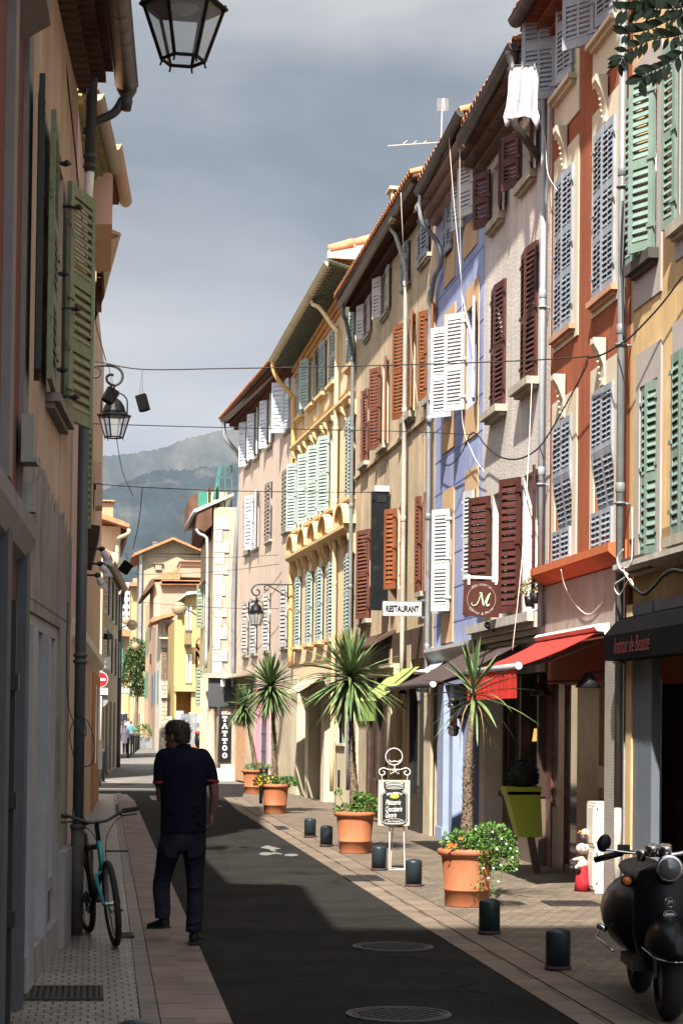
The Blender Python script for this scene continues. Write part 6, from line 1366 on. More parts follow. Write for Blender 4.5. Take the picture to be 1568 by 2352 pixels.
CH_ = mat('chrome', (0.5, 0.5, 0.52), 0.15, 0.05, metal=1.0, bump=0); q.lathe([(0, 0), (0.05, 0.005), (0.072, 0.04), (0.078, 0.10), (0.09, 0.105), (0.09, 0.125), (0.07, 0.135), (0.056, 0.15)], o_, 24); q.build('chrome_cap', CH_, r); q = MB(); q.smooth = True; q.lathe([(0.056, h_ - 0.15), (0.07, h_ - 0.135), (0.09, h_ - 0.125), (0.09, h_ - 0.105), (0.078, h_ - 0.10), (0.072, h_ - 0.04), (0.05, h_ - 0.005), (0, h_)], o_, 24)
q.build('chrome_cap', CH_, r)
q = MB(); q.box((pb_.x + 0.05, pb_.y - 0.02, pb_.z - 0.02), (5.13, pb_.y + 0.02, pb_.z + 0.02)); q.build('bracket', M_iron, r)

# chalkboard easel
p = G('R', 1085, 760, 0.022); Ye = p.y
r = thing('easel_sign', (p.x, Ye, 0.022), 'white wire easel with a waiter shaped top holding a jar shaped black chalkboard', 'sign')
def e(x, y, d=0.0): return AY('R', x, y, Ye + d)
M_wirew = mat('white_wire', (0.50, 0.48, 0.46), 0.5, 0.05)
q = MB()
for x0, x1, dy in ((1040, 1030, 0.0), (1130, 1142, 0.0), (1075, 1060, 0.22)): a = e(x0, 120); b_ = e(x1, 760); q.tube([a + Vector((0, 0.03, 0)), Vector((b_.x, Ye + 0.03 + dy, 0.025))], 0.007, 6)
q.tube([e(1030, 757), e(1142, 757)], 0.005, 6); q.tube([Vector((e(1030, 757).x, Ye + 0.03, 0.03)), Vector((e(1060, 757).x, Ye + 0.25, 0.03)), Vector((e(1142, 757).x, Ye + 0.03, 0.03))], 0.005, 6)
q.build('legs', M_wirew, r)
q = MB(); f_ = lambda x, y: AY('P', x, y, Ye)
cx = f_(543, 1505); q.tube([cx + Vector((0.098 * cos(t), 0, 0.098 * sin(t))) for t in [2 * pi * i / 28 for i in range(28)]], 0.006, 6, closed=True)
q.tube(bez([f_(548, 1565), f_(548, 1610)], 4), 0.006, 6)
for s_ in (-1, 1):
    X_ = lambda x: 548 + s_ * x
    q.tube(bez([f_(X_(0), 1610), f_(X_(50), 1610), f_(X_(90), 1598), f_(X_(122), 1612), f_(X_(126), 1640), f_(X_(108), 1656), f_(X_(84), 1650), f_(X_(80), 1632), f_(X_(96), 1622)], 6), 0.006, 6)
    q.tube([f_(X_(108), 1656), f_(X_(100), 1702)], 0.004, 5)
    q.tube([f_(X_(0), 1626), f_(X_(35), 1608), f_(X_(35), 1648), f_(X_(0), 1626)], 0.005, 6)
    q.tube(bez([f_(X_(0), 1540), f_(X_(18), 1546), f_(X_(38), 1544), f_(X_(46), 1530)], 5), 0.006, 6)
q.build('waiter_top', M_wirew, r)
q = MB(); a = e(952, 112, -0.03); b_ = e(1174, 440, -0.03); q.box((a.x, Ye - 0.03, b_.z), (b_.x, Ye - 0.018, a.z)); q.build('backing_board', mat('beige_board', (0.42, 0.36, 0.28), 0.8, 0.06), r)
jar = [(1005, 122), (1125, 122), (1138, 128), (1138, 170), (1130, 182), (1130, 192), (1158, 212), (1160, 225), (1160, 400), (1150, 425), (1120, 436), (1000, 436), (976, 425), (968, 400), (968, 225), (972, 212), (1000, 192), (1000, 182), (990, 170), (990, 128)]
q = MB(); q.prism([e(x, y, -0.036) for x, y in jar], (0, 0.005, 0)); q.build('chalkboard', mat('chalkboard', (0.012, 0.012, 0.013), 0.5, 0.1, bump=0.05), r)
q = MB()
def cl(pts, w=0.0022, close=False): q.tube([e(x, y, -0.039) for x, y in pts], w, 5, closed=close)
cx, cy = 1065, 283
cl([(cx + (x - cx) * 0.92, cy + (y - cy) * 0.95) for x, y in jar[4:17]], 0.0026)
for yy in (128, 140, 150, 160, 170): cl([(1004 + 0 * yy, yy), (1030, yy + 5), (1065, yy + 7), (1100, yy + 5), (1130, yy)], 0.0022)
cl([(1066 + 62 * cos(t), 134 + 9 * sin(t)) for t in [2 * pi * i / 20 for i in range(20)]], 0.002, True)
cl([(1062 + 68 * cos(t), 409 + 18 * sin(t)) for t in [2 * pi * i / 24 for i in range(24)]], 0.002, True)
n_ = 'BON APPÉTIT'
for i, ch in enumerate(n_):
    if ch != ' ': t = (i - 5) / 5.0; put_text(q, ch, e(1066 + t * 50, 207 + 8 * t * t, -0.039), (1, 0, -t * 0.25), (t * 0.25, 0, 1), size=0.034, bold=0.02)
for s_, x, y, w in (('Pâtisserie', 1057, 272, 108), ('Chocolaterie', 1062, 320, 118), ('Glacerie', 1041, 363, 78)):
    c = e(x, y, -0.039); put_text(q, s_, c, (1, 0, 0.03), (-0.03, 0, 1), w / 3.125 / 195 * 1.0, 0.062, shear=0.35)
put_text(q, "Vive l'artisanat !", e(1068, 408, -0.039), (1, 0, 0), (0, 0, 1), 0.165, 0.028, shear=0.3)
q.build('chalk_lettering', mat('chalk', (0.62, 0.62, 0.60), 0.8, 0.05, bump=0), r)
q = MB(); c = e(1066, 229, -0.037); q.prism([c + Vector((0.052 * cos(t), 0, 0.024 * sin(t))) for t in [2 * pi * i / 20 for i in range(20)]], (0, -0.004, 0)); q.build('yellow_oval', mat('oval_yellow', (0.50, 0.55, 0.05), 0.6), r)

# traffic signs on the left
p = G('N', 155, 2310); Yn = p.y
r = thing('no_entry_sign', (p.x, Yn, 0), 'round red no entry sign on a grey pole with a bicycle exception plate', 'road sign')
q = MB(); q.smooth = True; zt_ = nt(155, 1310, Yn).z; q.tube([(p.x, Yn, 0), (p.x, Yn, zt_)], 0.03, 10); q.build('pole', M_zinc, r)
c = nt(155, 1385, Yn - 0.05)
q = MB(); q.lathe([(0.0, 0.0), (0.205, 0.0), (0.205, 0.012), (0.0, 0.012)], c, 32, ax=(0, -1, 0)); q.build('disc_rim', mat('sign_back_white', (0.55, 0.55, 0.55), 0.4), r)
q = MB(); q.lathe([(0.0, 0.0), (0.19, 0.0), (0.19, 0.003), (0.0, 0.003)], c + Vector((0, -0.013, 0)), 32, ax=(0, -1, 0)); q.build('red_disc', mat('sign_red', (0.35, 0.012, 0.02), 0.35, 0.03, bump=0), r)
q = MB(); q.box((c.x - 0.14, c.y - 0.022, c.z - 0.028), (c.x + 0.14, c.y - 0.018, c.z + 0.028)); q.build('white_bar', mat('bar_white', (0.6, 0.6, 0.6), 0.4), r)
q = MB(); a = nt(155, 1487, Yn - 0.05); q.box((a.x - 0.20, a.y - 0.012, a.z - 0.085), (a.x + 0.20, a.y, a.z + 0.085)); q.build('plate', mat('sign_back_white', (0.55, 0.55, 0.55)), r)
q = MB(); put_text(q, 'SAUF', a + Vector((0.02, -0.016, 0.035)), (1, 0, 0), (0, 0, 1), 0.22, 0.048, bold=0.02); put_text(q, 'VÉLOS', a + Vector((0.02, -0.016, -0.035)), (1, 0, 0), (0, 0, 1), 0.27, 0.055, bold=0.02); q.build('lettering', M_black, r)
q = MB(); a = nt(160, 1560, Yn + 0.05); q.lathe([(0.0, 0.0), (0.19, 0.0), (0.19, 0.01), (0.0, 0.01)], a, 28, ax=(0, -1, 0)); q.build('rear_disc', mat('bare_aluminium', (0.24, 0.24, 0.24), 0.5, metal=0.4), r)
r = thing('slate_restaurant_sign', nt(195, 1310, 54), 'wavy edged dark sign ending in RANT on an iron arm above the no entry sign', 'sign')
q = MB(); poly(q, [(110, 1205), (150, 1200), (205, 1198), (232, 1185), (247, 1200), (249, 1280), (235, 1305), (205, 1300), (170, 1312), (110, 1308)], 54, 0.03); q.build('board', mat('slate_board', (0.06, 0.055, 0.055), 0.6), r)
q = MB(); put_text(q, 'RESTAURANT', nt(125, 1235, 53.96), (1, 0, 0), (0, 0, 1), 0.50, 0.06); put_text(q, 'La Ciboule', nt(140, 1272, 53.96), (1, 0, 0), (0, 0, 1), 0.42, 0.09, shear=0.4); q.build('lettering', mat('grey_letter', (0.35, 0.34, 0.33), 0.6), r)
q = MB(); a = nt(110, 1172, 54); q.box((a.x, 54, a.z), (nt(245, 1172, 54).x, 54.02, a.z + 0.02)); q.box((nt(238, 1172, 54).x, 54, nt(238, 1190, 54).z), (nt(243, 1172, 54).x, 54.02, nt(238, 1120, 54).z)); q.build('bracket', M_iron, r)
r = thing('grey_shop_sign', nt(350, 1515, 80), 'small silver grey shop sign with round pale letters further down the left side', 'sign')
q = MB(); slab(q, 290, 410, 1458, 1514, 80, 0.05); q.build('board', mat('silver_board', (0.22, 0.23, 0.23), 0.4, 0.1), r)
q = MB(); put_text(q, 'OU', nt(322, 1484, 79.9), (1, 0, 0), (0, 0, 1), 0.22, 0.14); put_text(q, 'OC', nt(388, 1484, 79.9), (1, 0, 0), (0, 0, 1), 0.2, 0.14); q.build('lettering', mat('silver_letter', (0.5, 0.5, 0.48)), r)
q = MB(); slab(q, 225, 292, 1483, 1487, 80, 0.03); q.build('arm', M_iron, r)

# ------------------------------------------------------------------ lanterns
M_lglass = mat('lantern_glass', (0.40, 0.40, 0.40), 0.25, 0.03, bump=0, alpha=0.35)
M_lblack = mat('lantern_black', (0.005, 0.005, 0.0055), 0.5, 0.1, bump=0.05, spec=0.15)
def lantern(name, label, c, R_, h, dome=True, bail=True, n=6, rot=0.0, extra=None, rb=0.5):
    """c = middle of the wide upper rim"""
    c = Vector(c); r = thing(name, c - Vector((0, 0, h)), label, 'lantern')
    T = [c + Vector((R_ * cos(rot + 2 * pi * i / n), R_ * sin(rot + 2 * pi * i / n), 0)) for i in range(n)]
    B = [c + Vector((R_ * rb * cos(rot + 2 * pi * i / n), R_ * rb * sin(rot + 2 * pi * i / n), -h)) for i in range(n)]
    w = R_ * 0.065; q = MB()
    for i in range(n):
        j = (i + 1) % n; q.tube([T[i] * 0.97 + c * 0.03, B[i]], w * 0.75, 5); q.tube([B[i], B[j]], w * 0.7, 5); q.tube([T[i], T[j]], w, 5)
        q.tube([B[i], B[i] + Vector((0, 0, -w * 1.3)), B[i] + (B[i] - Vector((c.x, c.y, B[i].z))) * 0.06 + Vector((0, 0, -w * 2.4))], w * 0.4, 5); q.ell(T[i] + Vector((0, 0, w * 0.9)), w * 0.7, w * 0.7, w * 0.9, 6, 4)
    q.build('frame', M_lblack, r)
    for i in range(n):
        j = (i + 1) % n; q = MB(); k = 0.965; q.add([c + (T[i] - c) * k, c + (T[j] - c) * k, B[j] * k + (c - Vector((0, 0, h))) * (1 - k), B[i] * k + (c - Vector((0, 0, h))) * (1 - k)], [(0, 1, 2, 3)]); q.build('glass_pane', M_lglass, r)
    q = MB(); q.smooth = False
    ov = R_ * 1.08
    q.lathe([(ov, -w * 0.4), (ov, w * 0.3), (R_ * 0.8, R_ * 0.18)], c, n, a0=rot, a1=rot + 2 * pi)
    q.smooth = True
    if dome: q.lathe([(R_ * 0.78, R_ * 0.15), (R_ * 0.70, R_ * 0.30), (R_ * 0.60, R_ * 0.62), (R_ * 0.42, R_ * 0.90), (R_ * 0.22, R_ * 1.05), (R_ * 0.16, R_ * 1.15), (R_ * 0.30, R_ * 1.28), (R_ * 0.28, R_ * 1.34), (0.0, R_ * 1.36)], c, 20)
    else: q.lathe([(R_ * 0.9, R_ * 0.12), (R_ * 0.45, R_ * 0.7), (R_ * 0.2, R_ * 0.8), (0, R_ * 0.82)], c, n)
    q.build('hood', M_lblack, r)
    if bail:
        q = MB(); q.smooth = True; rr_ = R_ * 0.80; q.tube([c + Vector((rr_, 0, 0)), *[c + Vector((rr_ * cos(t), 0, R_ * 0.85 + rr_ * 0.75 * sin(t))) for t in [pi * i / 12 for i in range(13)]], c + Vector((-rr_, 0, 0))], R_ * 0.045, 6); q.build('bail', M_lblack, r)
    return r
c = AY('D', 422, 14, 12.0)
r = lantern('street_lantern', 'large six sided lantern hanging into the sky at the top of the picture', c, 0.246, 0.320, dome=True, bail=False, rot=radians(4), rb=0.52)
q = MB(); q.smooth = True; q.tube([c + Vector((0, 0, 0.3)), c + Vector((0, 0, 0.75)), c + Vector((-0.2, 0, 0.95)), Vector((-0.5, 12, c.z + 0.95))], 0.018, 8); q.build('bracket', M_iron, r)
q = MB(); q.smooth = True; q.lathe([(0.0, -0.02), (0.05, -0.02), (0.10, 0.02), (0.12, 0.05)][::-1], c + Vector((0, 0, -0.02)), 20); q.build('reflector', mat('dull_white', (0.3, 0.3, 0.3), 0.5), r)
c = AY('B', 728, 1084, 24.0)
r = lantern('street_lantern', 'black street lantern on a scrolled bracket tangled with speakers at the left house', c, 0.19, 0.255, rot=radians(10), rb=0.56)
b3_ = lambda x, y, Y=24.0: AY('B', x, y, Y)
q = MB(); q.smooth = True
q.tube(bez([b3_(540, 765), b3_(640, 763), b3_(720, 767), b3_(765, 790), b3_(782, 830), b3_(768, 870), b3_(730, 890), b3_(690, 872), b3_(680, 840), b3_(700, 822), b3_(725, 825)], 6), 0.016, 8)
q.tube([b3_(605, 805) + Vector((0.063 * cos(t), 0, 0.063 * sin(t))) for t in [2 * pi * i / 18 for i in range(18)]], 0.013, 6, closed=True); q.tube([b3_(540, 800), b3_(600, 806)], 0.013, 6); q.tube([b3_(728, 890), b3_(728, 950)], 0.012, 6)
q.build('bracket', M_iron, r)
c = AY('O', 622, 378, 48.1)
r = lantern('street_lantern', 'black street lantern on a long scrolled arm in front of the dusty pink house', c, 0.205, 0.285, rot=radians(12), rb=0.56)
b4_ = lambda x, y, Y=48.1: AY('O', x, y, Y)
q = MB(); q.smooth = True
q.tube(bez([b4_(975, 108), b4_(860, 108), b4_(660, 106), b4_(605, 122), b4_(578, 162), b4_(600, 205), b4_(640, 208), b4_(655, 180), b4_(640, 158), b4_(622, 156)], 6), 0.018, 8)
q.tube(bez([b4_(945, 240), b4_(850, 182), b4_(735, 116), b4_(705, 125), b4_(705, 160), b4_(740, 162)], 5), 0.015, 8); q.tube([b4_(622, 215), b4_(622, 265)], 0.014, 6)
q.build('bracket', M_iron, r)
for (x, y, Y_, lb) in ((612, 985, 33.0, 'dark wall lantern in the shade of the awnings, the left one of the pair'), (752, 965, 31.6, 'pale glazed wall lantern under the brown awning, the right one of the pair')):
    c = AY('P', x, y, Y_); r = lantern('wall_lantern', lb, c, 0.085, 0.15, dome=True, bail=False, n=4, rot=radians(40), rb=0.6); r['group'] = 'wall lanterns under the awnings'
    q = MB(); q.smooth = True; q.tube(bez([c + Vector((0, 0, -0.15)), c + Vector((0.02, 0, -0.23)), c + Vector((0.12, 0, -0.25)), Vector((5.1, Y_, c.z - 0.18))], 5), 0.012, 6); q.build('bracket', M_iron, r)
# globe lamps of the far street
M_globe = mat('smoked_globe', (0.30, 0.24, 0.15), 0.15, 0.05, bump=0, alpha=0.75)
for x, y, rad, Y_, arm, lb in ((381, 877, 38, 112, (300, 890), 'smoked glass globe lamp, the upper one of the pair by the left drainpipe'), (432, 915, 47, 95, (300, 970), 'smoked glass globe lamp, the lower one of the pair by the left drainpipe'),
                               (838, 777, 61, 75, (1000, 840), 'largest smoked glass globe lamp, in front of the bright yellow cinema'), (460, 1098, 33, 130, (545, 1150), 'smallest smoked globe lamp half hidden in the leafy tree')):
    c = nt(x, y, Y_); rad = rad * 0.26665 / 4700 * Y_; r = thing('globe_lamp', c, lb, 'street lamp', 'globe lamps along the far street')
    q = MB(); q.smooth = True; q.ell(c, rad, rad, rad, 22, 14); q.build('globe', M_globe, r)
    e_ = nt(arm[0], arm[1], Y_); q = MB(); q.smooth = True; q.tube(bez([e_, e_.lerp(c, 0.5) + Vector((0, 0, 0.08)), c], 5), 0.03, 6); q.build('arm', mat('bronze_arm', (0.09, 0.055, 0.04), 0.5), r)
    q = MB(); q.smooth = True; q.ell(c + Vector((0, 0, 0.0)), rad * 0.3, rad * 0.3, rad * 0.2, 10, 6); q.build('lamp_head', mat('bronze_arm', (0.09, 0.055, 0.04)), r)

# spotlights on arms
M_spotw = mat('spot_white', (0.42, 0.42, 0.44), 0.4, 0.05)
for (hx, hy, tx, ty, ax_, lb) in ((622, 535, 672, 630, 515, 'lowest and nearest white spotlight on its arm under the red brown box'), (640, 462, 700, 548, 560, 'middle white spotlight on its arm under the red brown box'), (650, 367, 705, 478, 570, 'top white spotlight on its arm beside the red brown box')):
    Y_ = 22.5; a = AY('C', hx, hy, Y_); b_ = AY('C', tx, ty, Y_); w0 = AY('C', ax_, hy - 3, Y_); r = thing('spotlight', a, lb, 'spotlight', 'spotlights on the left house')
    q = MB(); q.smooth = True; q.tube([w0, a], 0.012, 6); q.build('arm', M_black, r)
    q = MB(); q.smooth = True; q.ell(a, 0.038, 0.038, 0.03, 10, 8); q.build('joint', M_black, r)
    d_ = (b_ - a).normalized(); L_ = (b_ - a).length; q = MB(); q.smooth = True; q.lathe([(0.0, 0.02), (0.034, 0.03), (0.040, 0.06), (0.040, L_ * 0.62), (0.032, L_ * 0.66)], a, 16, ax=d_); q.smooth = False; sd_ = d_.cross(Vector((0, 1, 0))).normalized(); sd_ = sd_ if sd_.x < 0 else -sd_; q.prism([a + d_ * L_ * .60 - sd_ * .040 - Vector((0, .03, 0)), a + d_ * L_ * .60 + sd_ * .040 - Vector((0, .03, 0)), a + d_ * L_ * .78 + sd_ * .036 - Vector((0, .03, 0)), a + d_ * L_ * 1.12 - sd_ * .034 - Vector((0, .03, 0))], (0, 0.05, 0)); q.build('head', M_spotw, r)
Y_ = 24.3; q = MB(); q.prism([AY('C', x, y, Y_) for x, y in ((505, 246), (637, 264), (628, 330), (600, 440), (585, 505), (505, 492))], (0, -0.9, 0)); o = q.build('folded_awning', mat('red_brown_box', (0.030, 0.012, 0.010), 0.8, 0.15, 3)); tag(o, 'dark red brown folded awning on the pale pink house above the spotlights', 'awning')

# loudspeakers
def speaker(c, w, d, h, tilt, yaw, label, hang):
    c = Vector(c); r = thing('loudspeaker', c - Vector((0, 0, h / 2)), label, 'loudspeaker', 'loudspeakers hung over the street')
    Mx = Matrix.Rotation(yaw, 3, 'Z') @ Matrix.Rotation(tilt, 3, 'Y'); q = MB()
    pts = [(-w / 2, -d / 2), (w / 2, -d / 2), (w / 2, d / 4), (w / 4, d / 2), (-w / 4, d / 2), (-w / 2, d / 4)]
    q.prism([c + Mx @ Vector((x, y, -h / 2)) for x, y in pts], Mx @ Vector((0, 0, h))); q.build('cabinet', mat('speaker_black', (0.004, 0.004, 0.004), 0.8, 0.1, spec=0.08), r)
    q = MB(); q.prism([c + Mx @ Vector((x, -d / 2 - 0.004, z)) for x, z in ((-w * .42, -h * .44), (w * .42, -h * .44), (w * .42, h * .44), (-w * .42, h * .44))], Mx @ Vector((0, 0.006, 0))); q.build('grille', mat('speaker_grille', (0.006, 0.006, 0.006), 0.9, spec=0.05), r)
    if hang: q = MB(); top = c + Mx @ Vector((0, 0, h / 2)); q.tube([top + Mx @ Vector((0.02, 0, 0)), Vector(hang), top - Mx @ Vector((0.02, 0, 0))], 0.003, 5); q.build('hanger', M_iron, r)
speaker(AY('B', 700, 955, 23.5), 0.13, 0.11, 0.17, radians(28), 0.4, 'black loudspeaker tied in the wires above the left street lantern', AY('B', 690, 750, 23.5))
speaker(AY('B', 912, 1002, 24.0), 0.12, 0.11, 0.19, radians(-16), -0.3, 'black loudspeaker hanging free from the wire right of the left street lantern', AY('B', 908, 787, 24.0))
speaker(AY('C', 800, 485, 36), 0.18, 0.15, 0.19, radians(35), 0.2, 'black loudspeaker hanging against the gable house down the street', AY('C', 803, 400, 36))
speaker(nt(206, 1015, 60), 0.13, 0.12, 0.17, radians(8), 0.2, 'small black loudspeaker against the pale cream house, left of two', nt(225, 950, 60)); speaker(nt(238, 1015, 60), 0.13, 0.12, 0.17, radians(-8), -0.2, 'small black loudspeaker against the pale cream house, right of two', nt(222, 950, 60))
# cone lamps, little spots
for x0, x1, y0, y1, Y_, lb in ((590, 735, 1215, 1300, 21.4, 'black cone lamp under the red awning, the left one'), (882, 1045, 1155, 1250, 20.4, 'black cone lamp under the red awning, the right one')):
    a = AY('I', (x0 + x1) / 2, y0, Y_); b_ = AY('I', x0, y1, Y_); b2_ = AY('I', x1, y1, Y_); r = thing('cone_lamp', a, lb, 'lamp', 'cone lamps under the red awning')
    q = MB(); q.smooth = True; q.lathe([(0.03, 0.0), ((b2_.x - b_.x) / 2, b_.z - a.z), ((b2_.x - b_.x) / 2 - 0.01, b_.z - a.z - 0.004)], a, 20); q.build('shade', M_black, r); q = MB(); q.tube([a, a + Vector((0.5, 0, 0.02))], 0.01, 6); q.build('arm', M_black, r)
for x, y, lb, m_ in ((332, 858, 'dark round spotlight just under the brown M sign', M_black), (412, 845, 'silver spotlight on the grey ledge beside the dark one', mat('silver', (0.3, 0.3, 0.3), 0.3, metal=0.8))):
    a = AY('I', x, y, 25.3); r = thing('small_spotlight', a, lb, 'spotlight'); q = MB(); q.smooth = True; q.lathe([(0.0, 0), (0.035, 0.0), (0.045, 0.05), (0.045, 0.10), (0.03, 0.10), (0.0, 0.08)], a + Vector((0, 0.05, 0)), 16, ax=(-0.3, -1, 0.1)); q.build('can', m_, r); q = MB(); q.tube([a, a + Vector((0.1, 0.1, -0.08))], 0.01, 6); q.build('foot', m_, r)
# ------------------------------------------------------------------ people
def organic(mb, name, m, parent, voxel=0.012, sm=4, org=None):
    """union of overlapping closed shapes -> one continuous skin"""
    me = bpy.data.meshes.new('tmp'); me.from_pydata(mb.v, [], mb.f); me.update()
    bm = bmesh.new(); bm.from_mesh(me); bmesh.ops.recalc_face_normals(bm, faces=bm.faces); bm.to_mesh(me); bm.free()
    ob = bpy.data.objects.new('tmp', me); C.objects.link(ob)
    md = ob.modifiers.new('r', 'REMESH'); md.mode = 'VOXEL'; md.voxel_size = voxel
    if sm: s_ = ob.modifiers.new('s', 'SMOOTH'); s_.iterations = sm; s_.factor = 0.5
    dg = bpy.context.evaluated_depsgraph_get(); me2 = bpy.data.meshes.new_from_object(ob.evaluated_get(dg))
    bpy.data.objects.remove(ob); bpy.data.meshes.remove(me)
    me2.name = name; me2.materials.clear(); me2.materials.append(m)
    o_ = org if org is not None else root_org(parent)
    me2.transform(Matrix.Translation(-Vector(o_))); me2.polygons.foreach_set('use_smooth', [True] * len(me2.polygons))
    o = bpy.data.objects.new(name, me2); C.objects.link(o)
    if parent: o.parent = parent
    else: o.location = o_
    return o
def ring(c, rx, ry, yaw=0.0, n=20, tilt=0.0):
    c = Vector(c); out = []
    for i in range(n):
        a = 2 * pi * i / n; x, y = rx * cos(a), ry * sin(a); v = Vector((x * cos(yaw) - y * sin(yaw), x * sin(yaw) + y * cos(yaw), 0))
        if tilt: v = Matrix.Rotation(tilt, 3, 'Y') @ v
        out.append(c + v)
    return out
Ym = 15.9
def mp_(x, y, dy=0.0, k='E'): return AY(k, x, y, Ym + dy)
skin = mat('skin_shadow', (0.11, 0.055, 0.04), 0.6, 0.08, 6, bump=0.05)
polo = mat('navy_polo', (0.005, 0.006, 0.012), 0.9, 0.15, 10, bump=0.2, bs=400, spec=0.05)
jeans = mat('dark_jeans', (0.007, 0.008, 0.013), 0.9, 0.25, 7, spec=0.05, bump=0.3, bs=300, col2=(0.012, 0.014, 0.021), ps=4)
shoe = mat('dark_shoe', (0.012, 0.011, 0.010), 0.6, 0.15, 9)
feet = mp_(1140, 1250)
man = thing('person', (feet.x, Ym, 0.02), 'man in a navy polo shirt and dark jeans walking away down the kerb', 'person')
HC = AY('C', 1130, 1562, Ym)                                   # middle of the head
# body: head, neck, both arms and hands
q = MB()
hz = HC.z; hx = HC.x
prof = [(-0.125, 0.030, 0.035, 0.018), (-0.105, 0.052, 0.060, 0.012), (-0.075, 0.064, 0.078, 0.006), (-0.04, 0.071, 0.090, 0), (0.0, 0.075, 0.096, 0), (0.04, 0.075, 0.097, 0), (0.075, 0.066, 0.085, 0), (0.10, 0.045, 0.055, 0), (0.112, 0.015, 0.02, 0)]
fy = -0.6                                                        # the face is turned left
FD = Vector((-0.82, 0.57, 0)); FR = Vector((0.57, 0.82, 0))
q.loft([[Vector((hx, Ym, hz)) + FD * (dy_ + ry * cos(a)) + FR * (rx * sin(a)) + Vector((0, 0, z)) for a in [2 * pi * i / 20 for i in range(20)]] for z, rx, ry, dy_ in prof])
hc = Vector((hx, Ym, hz))
q.prism([hc + FD * 0.085 + Vector((0, 0, 0.02)) + FR * -0.012, hc + FD * 0.085 + Vector((0, 0, 0.02)) + FR * 0.012, hc + FD * 0.118 + Vector((0, 0, -0.030)) + FR * 0.016, hc + FD * 0.118 + Vector((0, 0, -0.030)) - FR * 0.016], -FD * 0.03 + Vector((0, 0, -0.012)))
q.ell(hc + FD * 0.075 + Vector((0, 0, -0.095)), 0.028, 0.028, 0.022, 10, 7); q.ell(hc + FD * 0.088 + Vector((0, 0, -0.062)), 0.022, 0.022, 0.013, 10, 6)
for s_ in (-1, 1): q.ell(hc + FR * (0.078 * s_) + FD * -0.005 + Vector((0, 0, -0.005)), 0.014, 0.018, 0.032, 8, 6)
nb = AY('E', 1158, -40, Ym)
q.loft([ring(hc + Vector((0.012, 0, -0.06)), 0.058, 0.062), ring(hc + Vector((0.022, -0.01, -0.12)), 0.060, 0.064), ring(nb + Vector((0, 0, -0.02)), 0.072, 0.07), ring(nb + Vector((0.0, 0, -0.08)), 0.10, 0.07)])
def limb(q, pts, n=14):
    """pts: (point, radius) ; rings perpendicular to the limb"""
    P_ = [Vector(p) for p, r_ in pts]; q.tube(P_, [r_ for p, r_ in pts], n)
    for i in (0, -1): q.ell(P_[i], pts[i][1], pts[i][1], pts[i][1], n, 8)
def hand(q, wrist, dirv, palmn, curl=0.5, s_=1.0, thumb=1):
    """palm and five fingers, curled by 'curl' radians per joint towards palmn"""
    w = Vector(wrist); d = Vector(dirv).normalized(); pn = (Vector(palmn) - d * Vector(palmn).dot(d)).normalized(); side = d.cross(pn)
    for t, a, b_ in ((0.0, .026, .018), (.03, .034, .018), (.06, .040, .016), (.085, .040, .014)): pass
    q.loft([[w + d * t * s_ + side * (a * s_ * cos(u_)) + pn * (b_ * s_ * sin(u_)) for u_ in [2 * pi * i / 12 for i in range(12)]] for t, a, b_ in ((-0.01, .026, .020), (.02, .032, .019), (.05, .040, .017), (.085, .040, .014), (.092, .032, .009))])
    for k, (off, L_) in enumerate(((-.030, .066), (-.010, .074), (.010, .070), (.029, .056))):
        p = w + (d * .082 + side * off) * s_; dd = d.copy(); pts = [(p, .0095 * s_)]
        for j, f_ in enumerate((.45, .32, .23)):
            ang = curl * (1 + 0.12 * k); dd = (Matrix.Rotation(ang, 3, side) @ dd) if (Matrix.Rotation(ang, 3, side) @ dd).dot(pn) > (Matrix.Rotation(-ang, 3, side) @ dd).dot(pn) else (Matrix.Rotation(-ang, 3, side) @ dd)
            p = p + dd * (L_ * f_ * s_); pts.append((p, (.009 - .0012 * j) * s_))
        limb(q, pts, 8)
    b0 = w + (d * .025 + side * (-.034 * thumb)) * s_; t1 = b0 + (d * .028 - side * (.018 * thumb) + pn * .014) * s_; t2 = t1 + (d * .026 + side * (.004 * thumb) + pn * .018) * s_
    limb(q, [(b0, .013 * s_), (t1, .011 * s_), (t2, .0085 * s_)], 8)
sl, sr = mp_(1030, 25, 0.0), mp_(1318, 35, 0.0)
el, wl_ = mp_(1026, 300, 0.03), mp_(1075, 300, 0.27)
limb(q, [(sl + Vector((0.02, 0, -0.02)), 0.055), (mp_(1030, 150), 0.046), (mp_(1024, 235, 0.01), 0.040), (el, 0.036), (mp_(1040, 305, 0.12), 0.036), (wl_, 0.026)])
hand(q, wl_, (0.4, 1, 0.15), (0.3, 0, 0.6), 0.5)
er, wr = mp_(1368, 285, 0.0), mp_(1352, 405, 0.04)
limb(q, [(sr + Vector((-0.02, 0, -0.02)), 0.055), (mp_(1345, 140), 0.046), (mp_(1362, 220), 0.041), (er, 0.036), (mp_(1362, 340, 0.02), 0.035), (wr, 0.025)])
hand(q, wr, (-0.05, 0.12, -1), (-1, 0.3, 0), 0.62, 1.0, -1)
organic(q, 'body', skin, man, 0.007, 3)
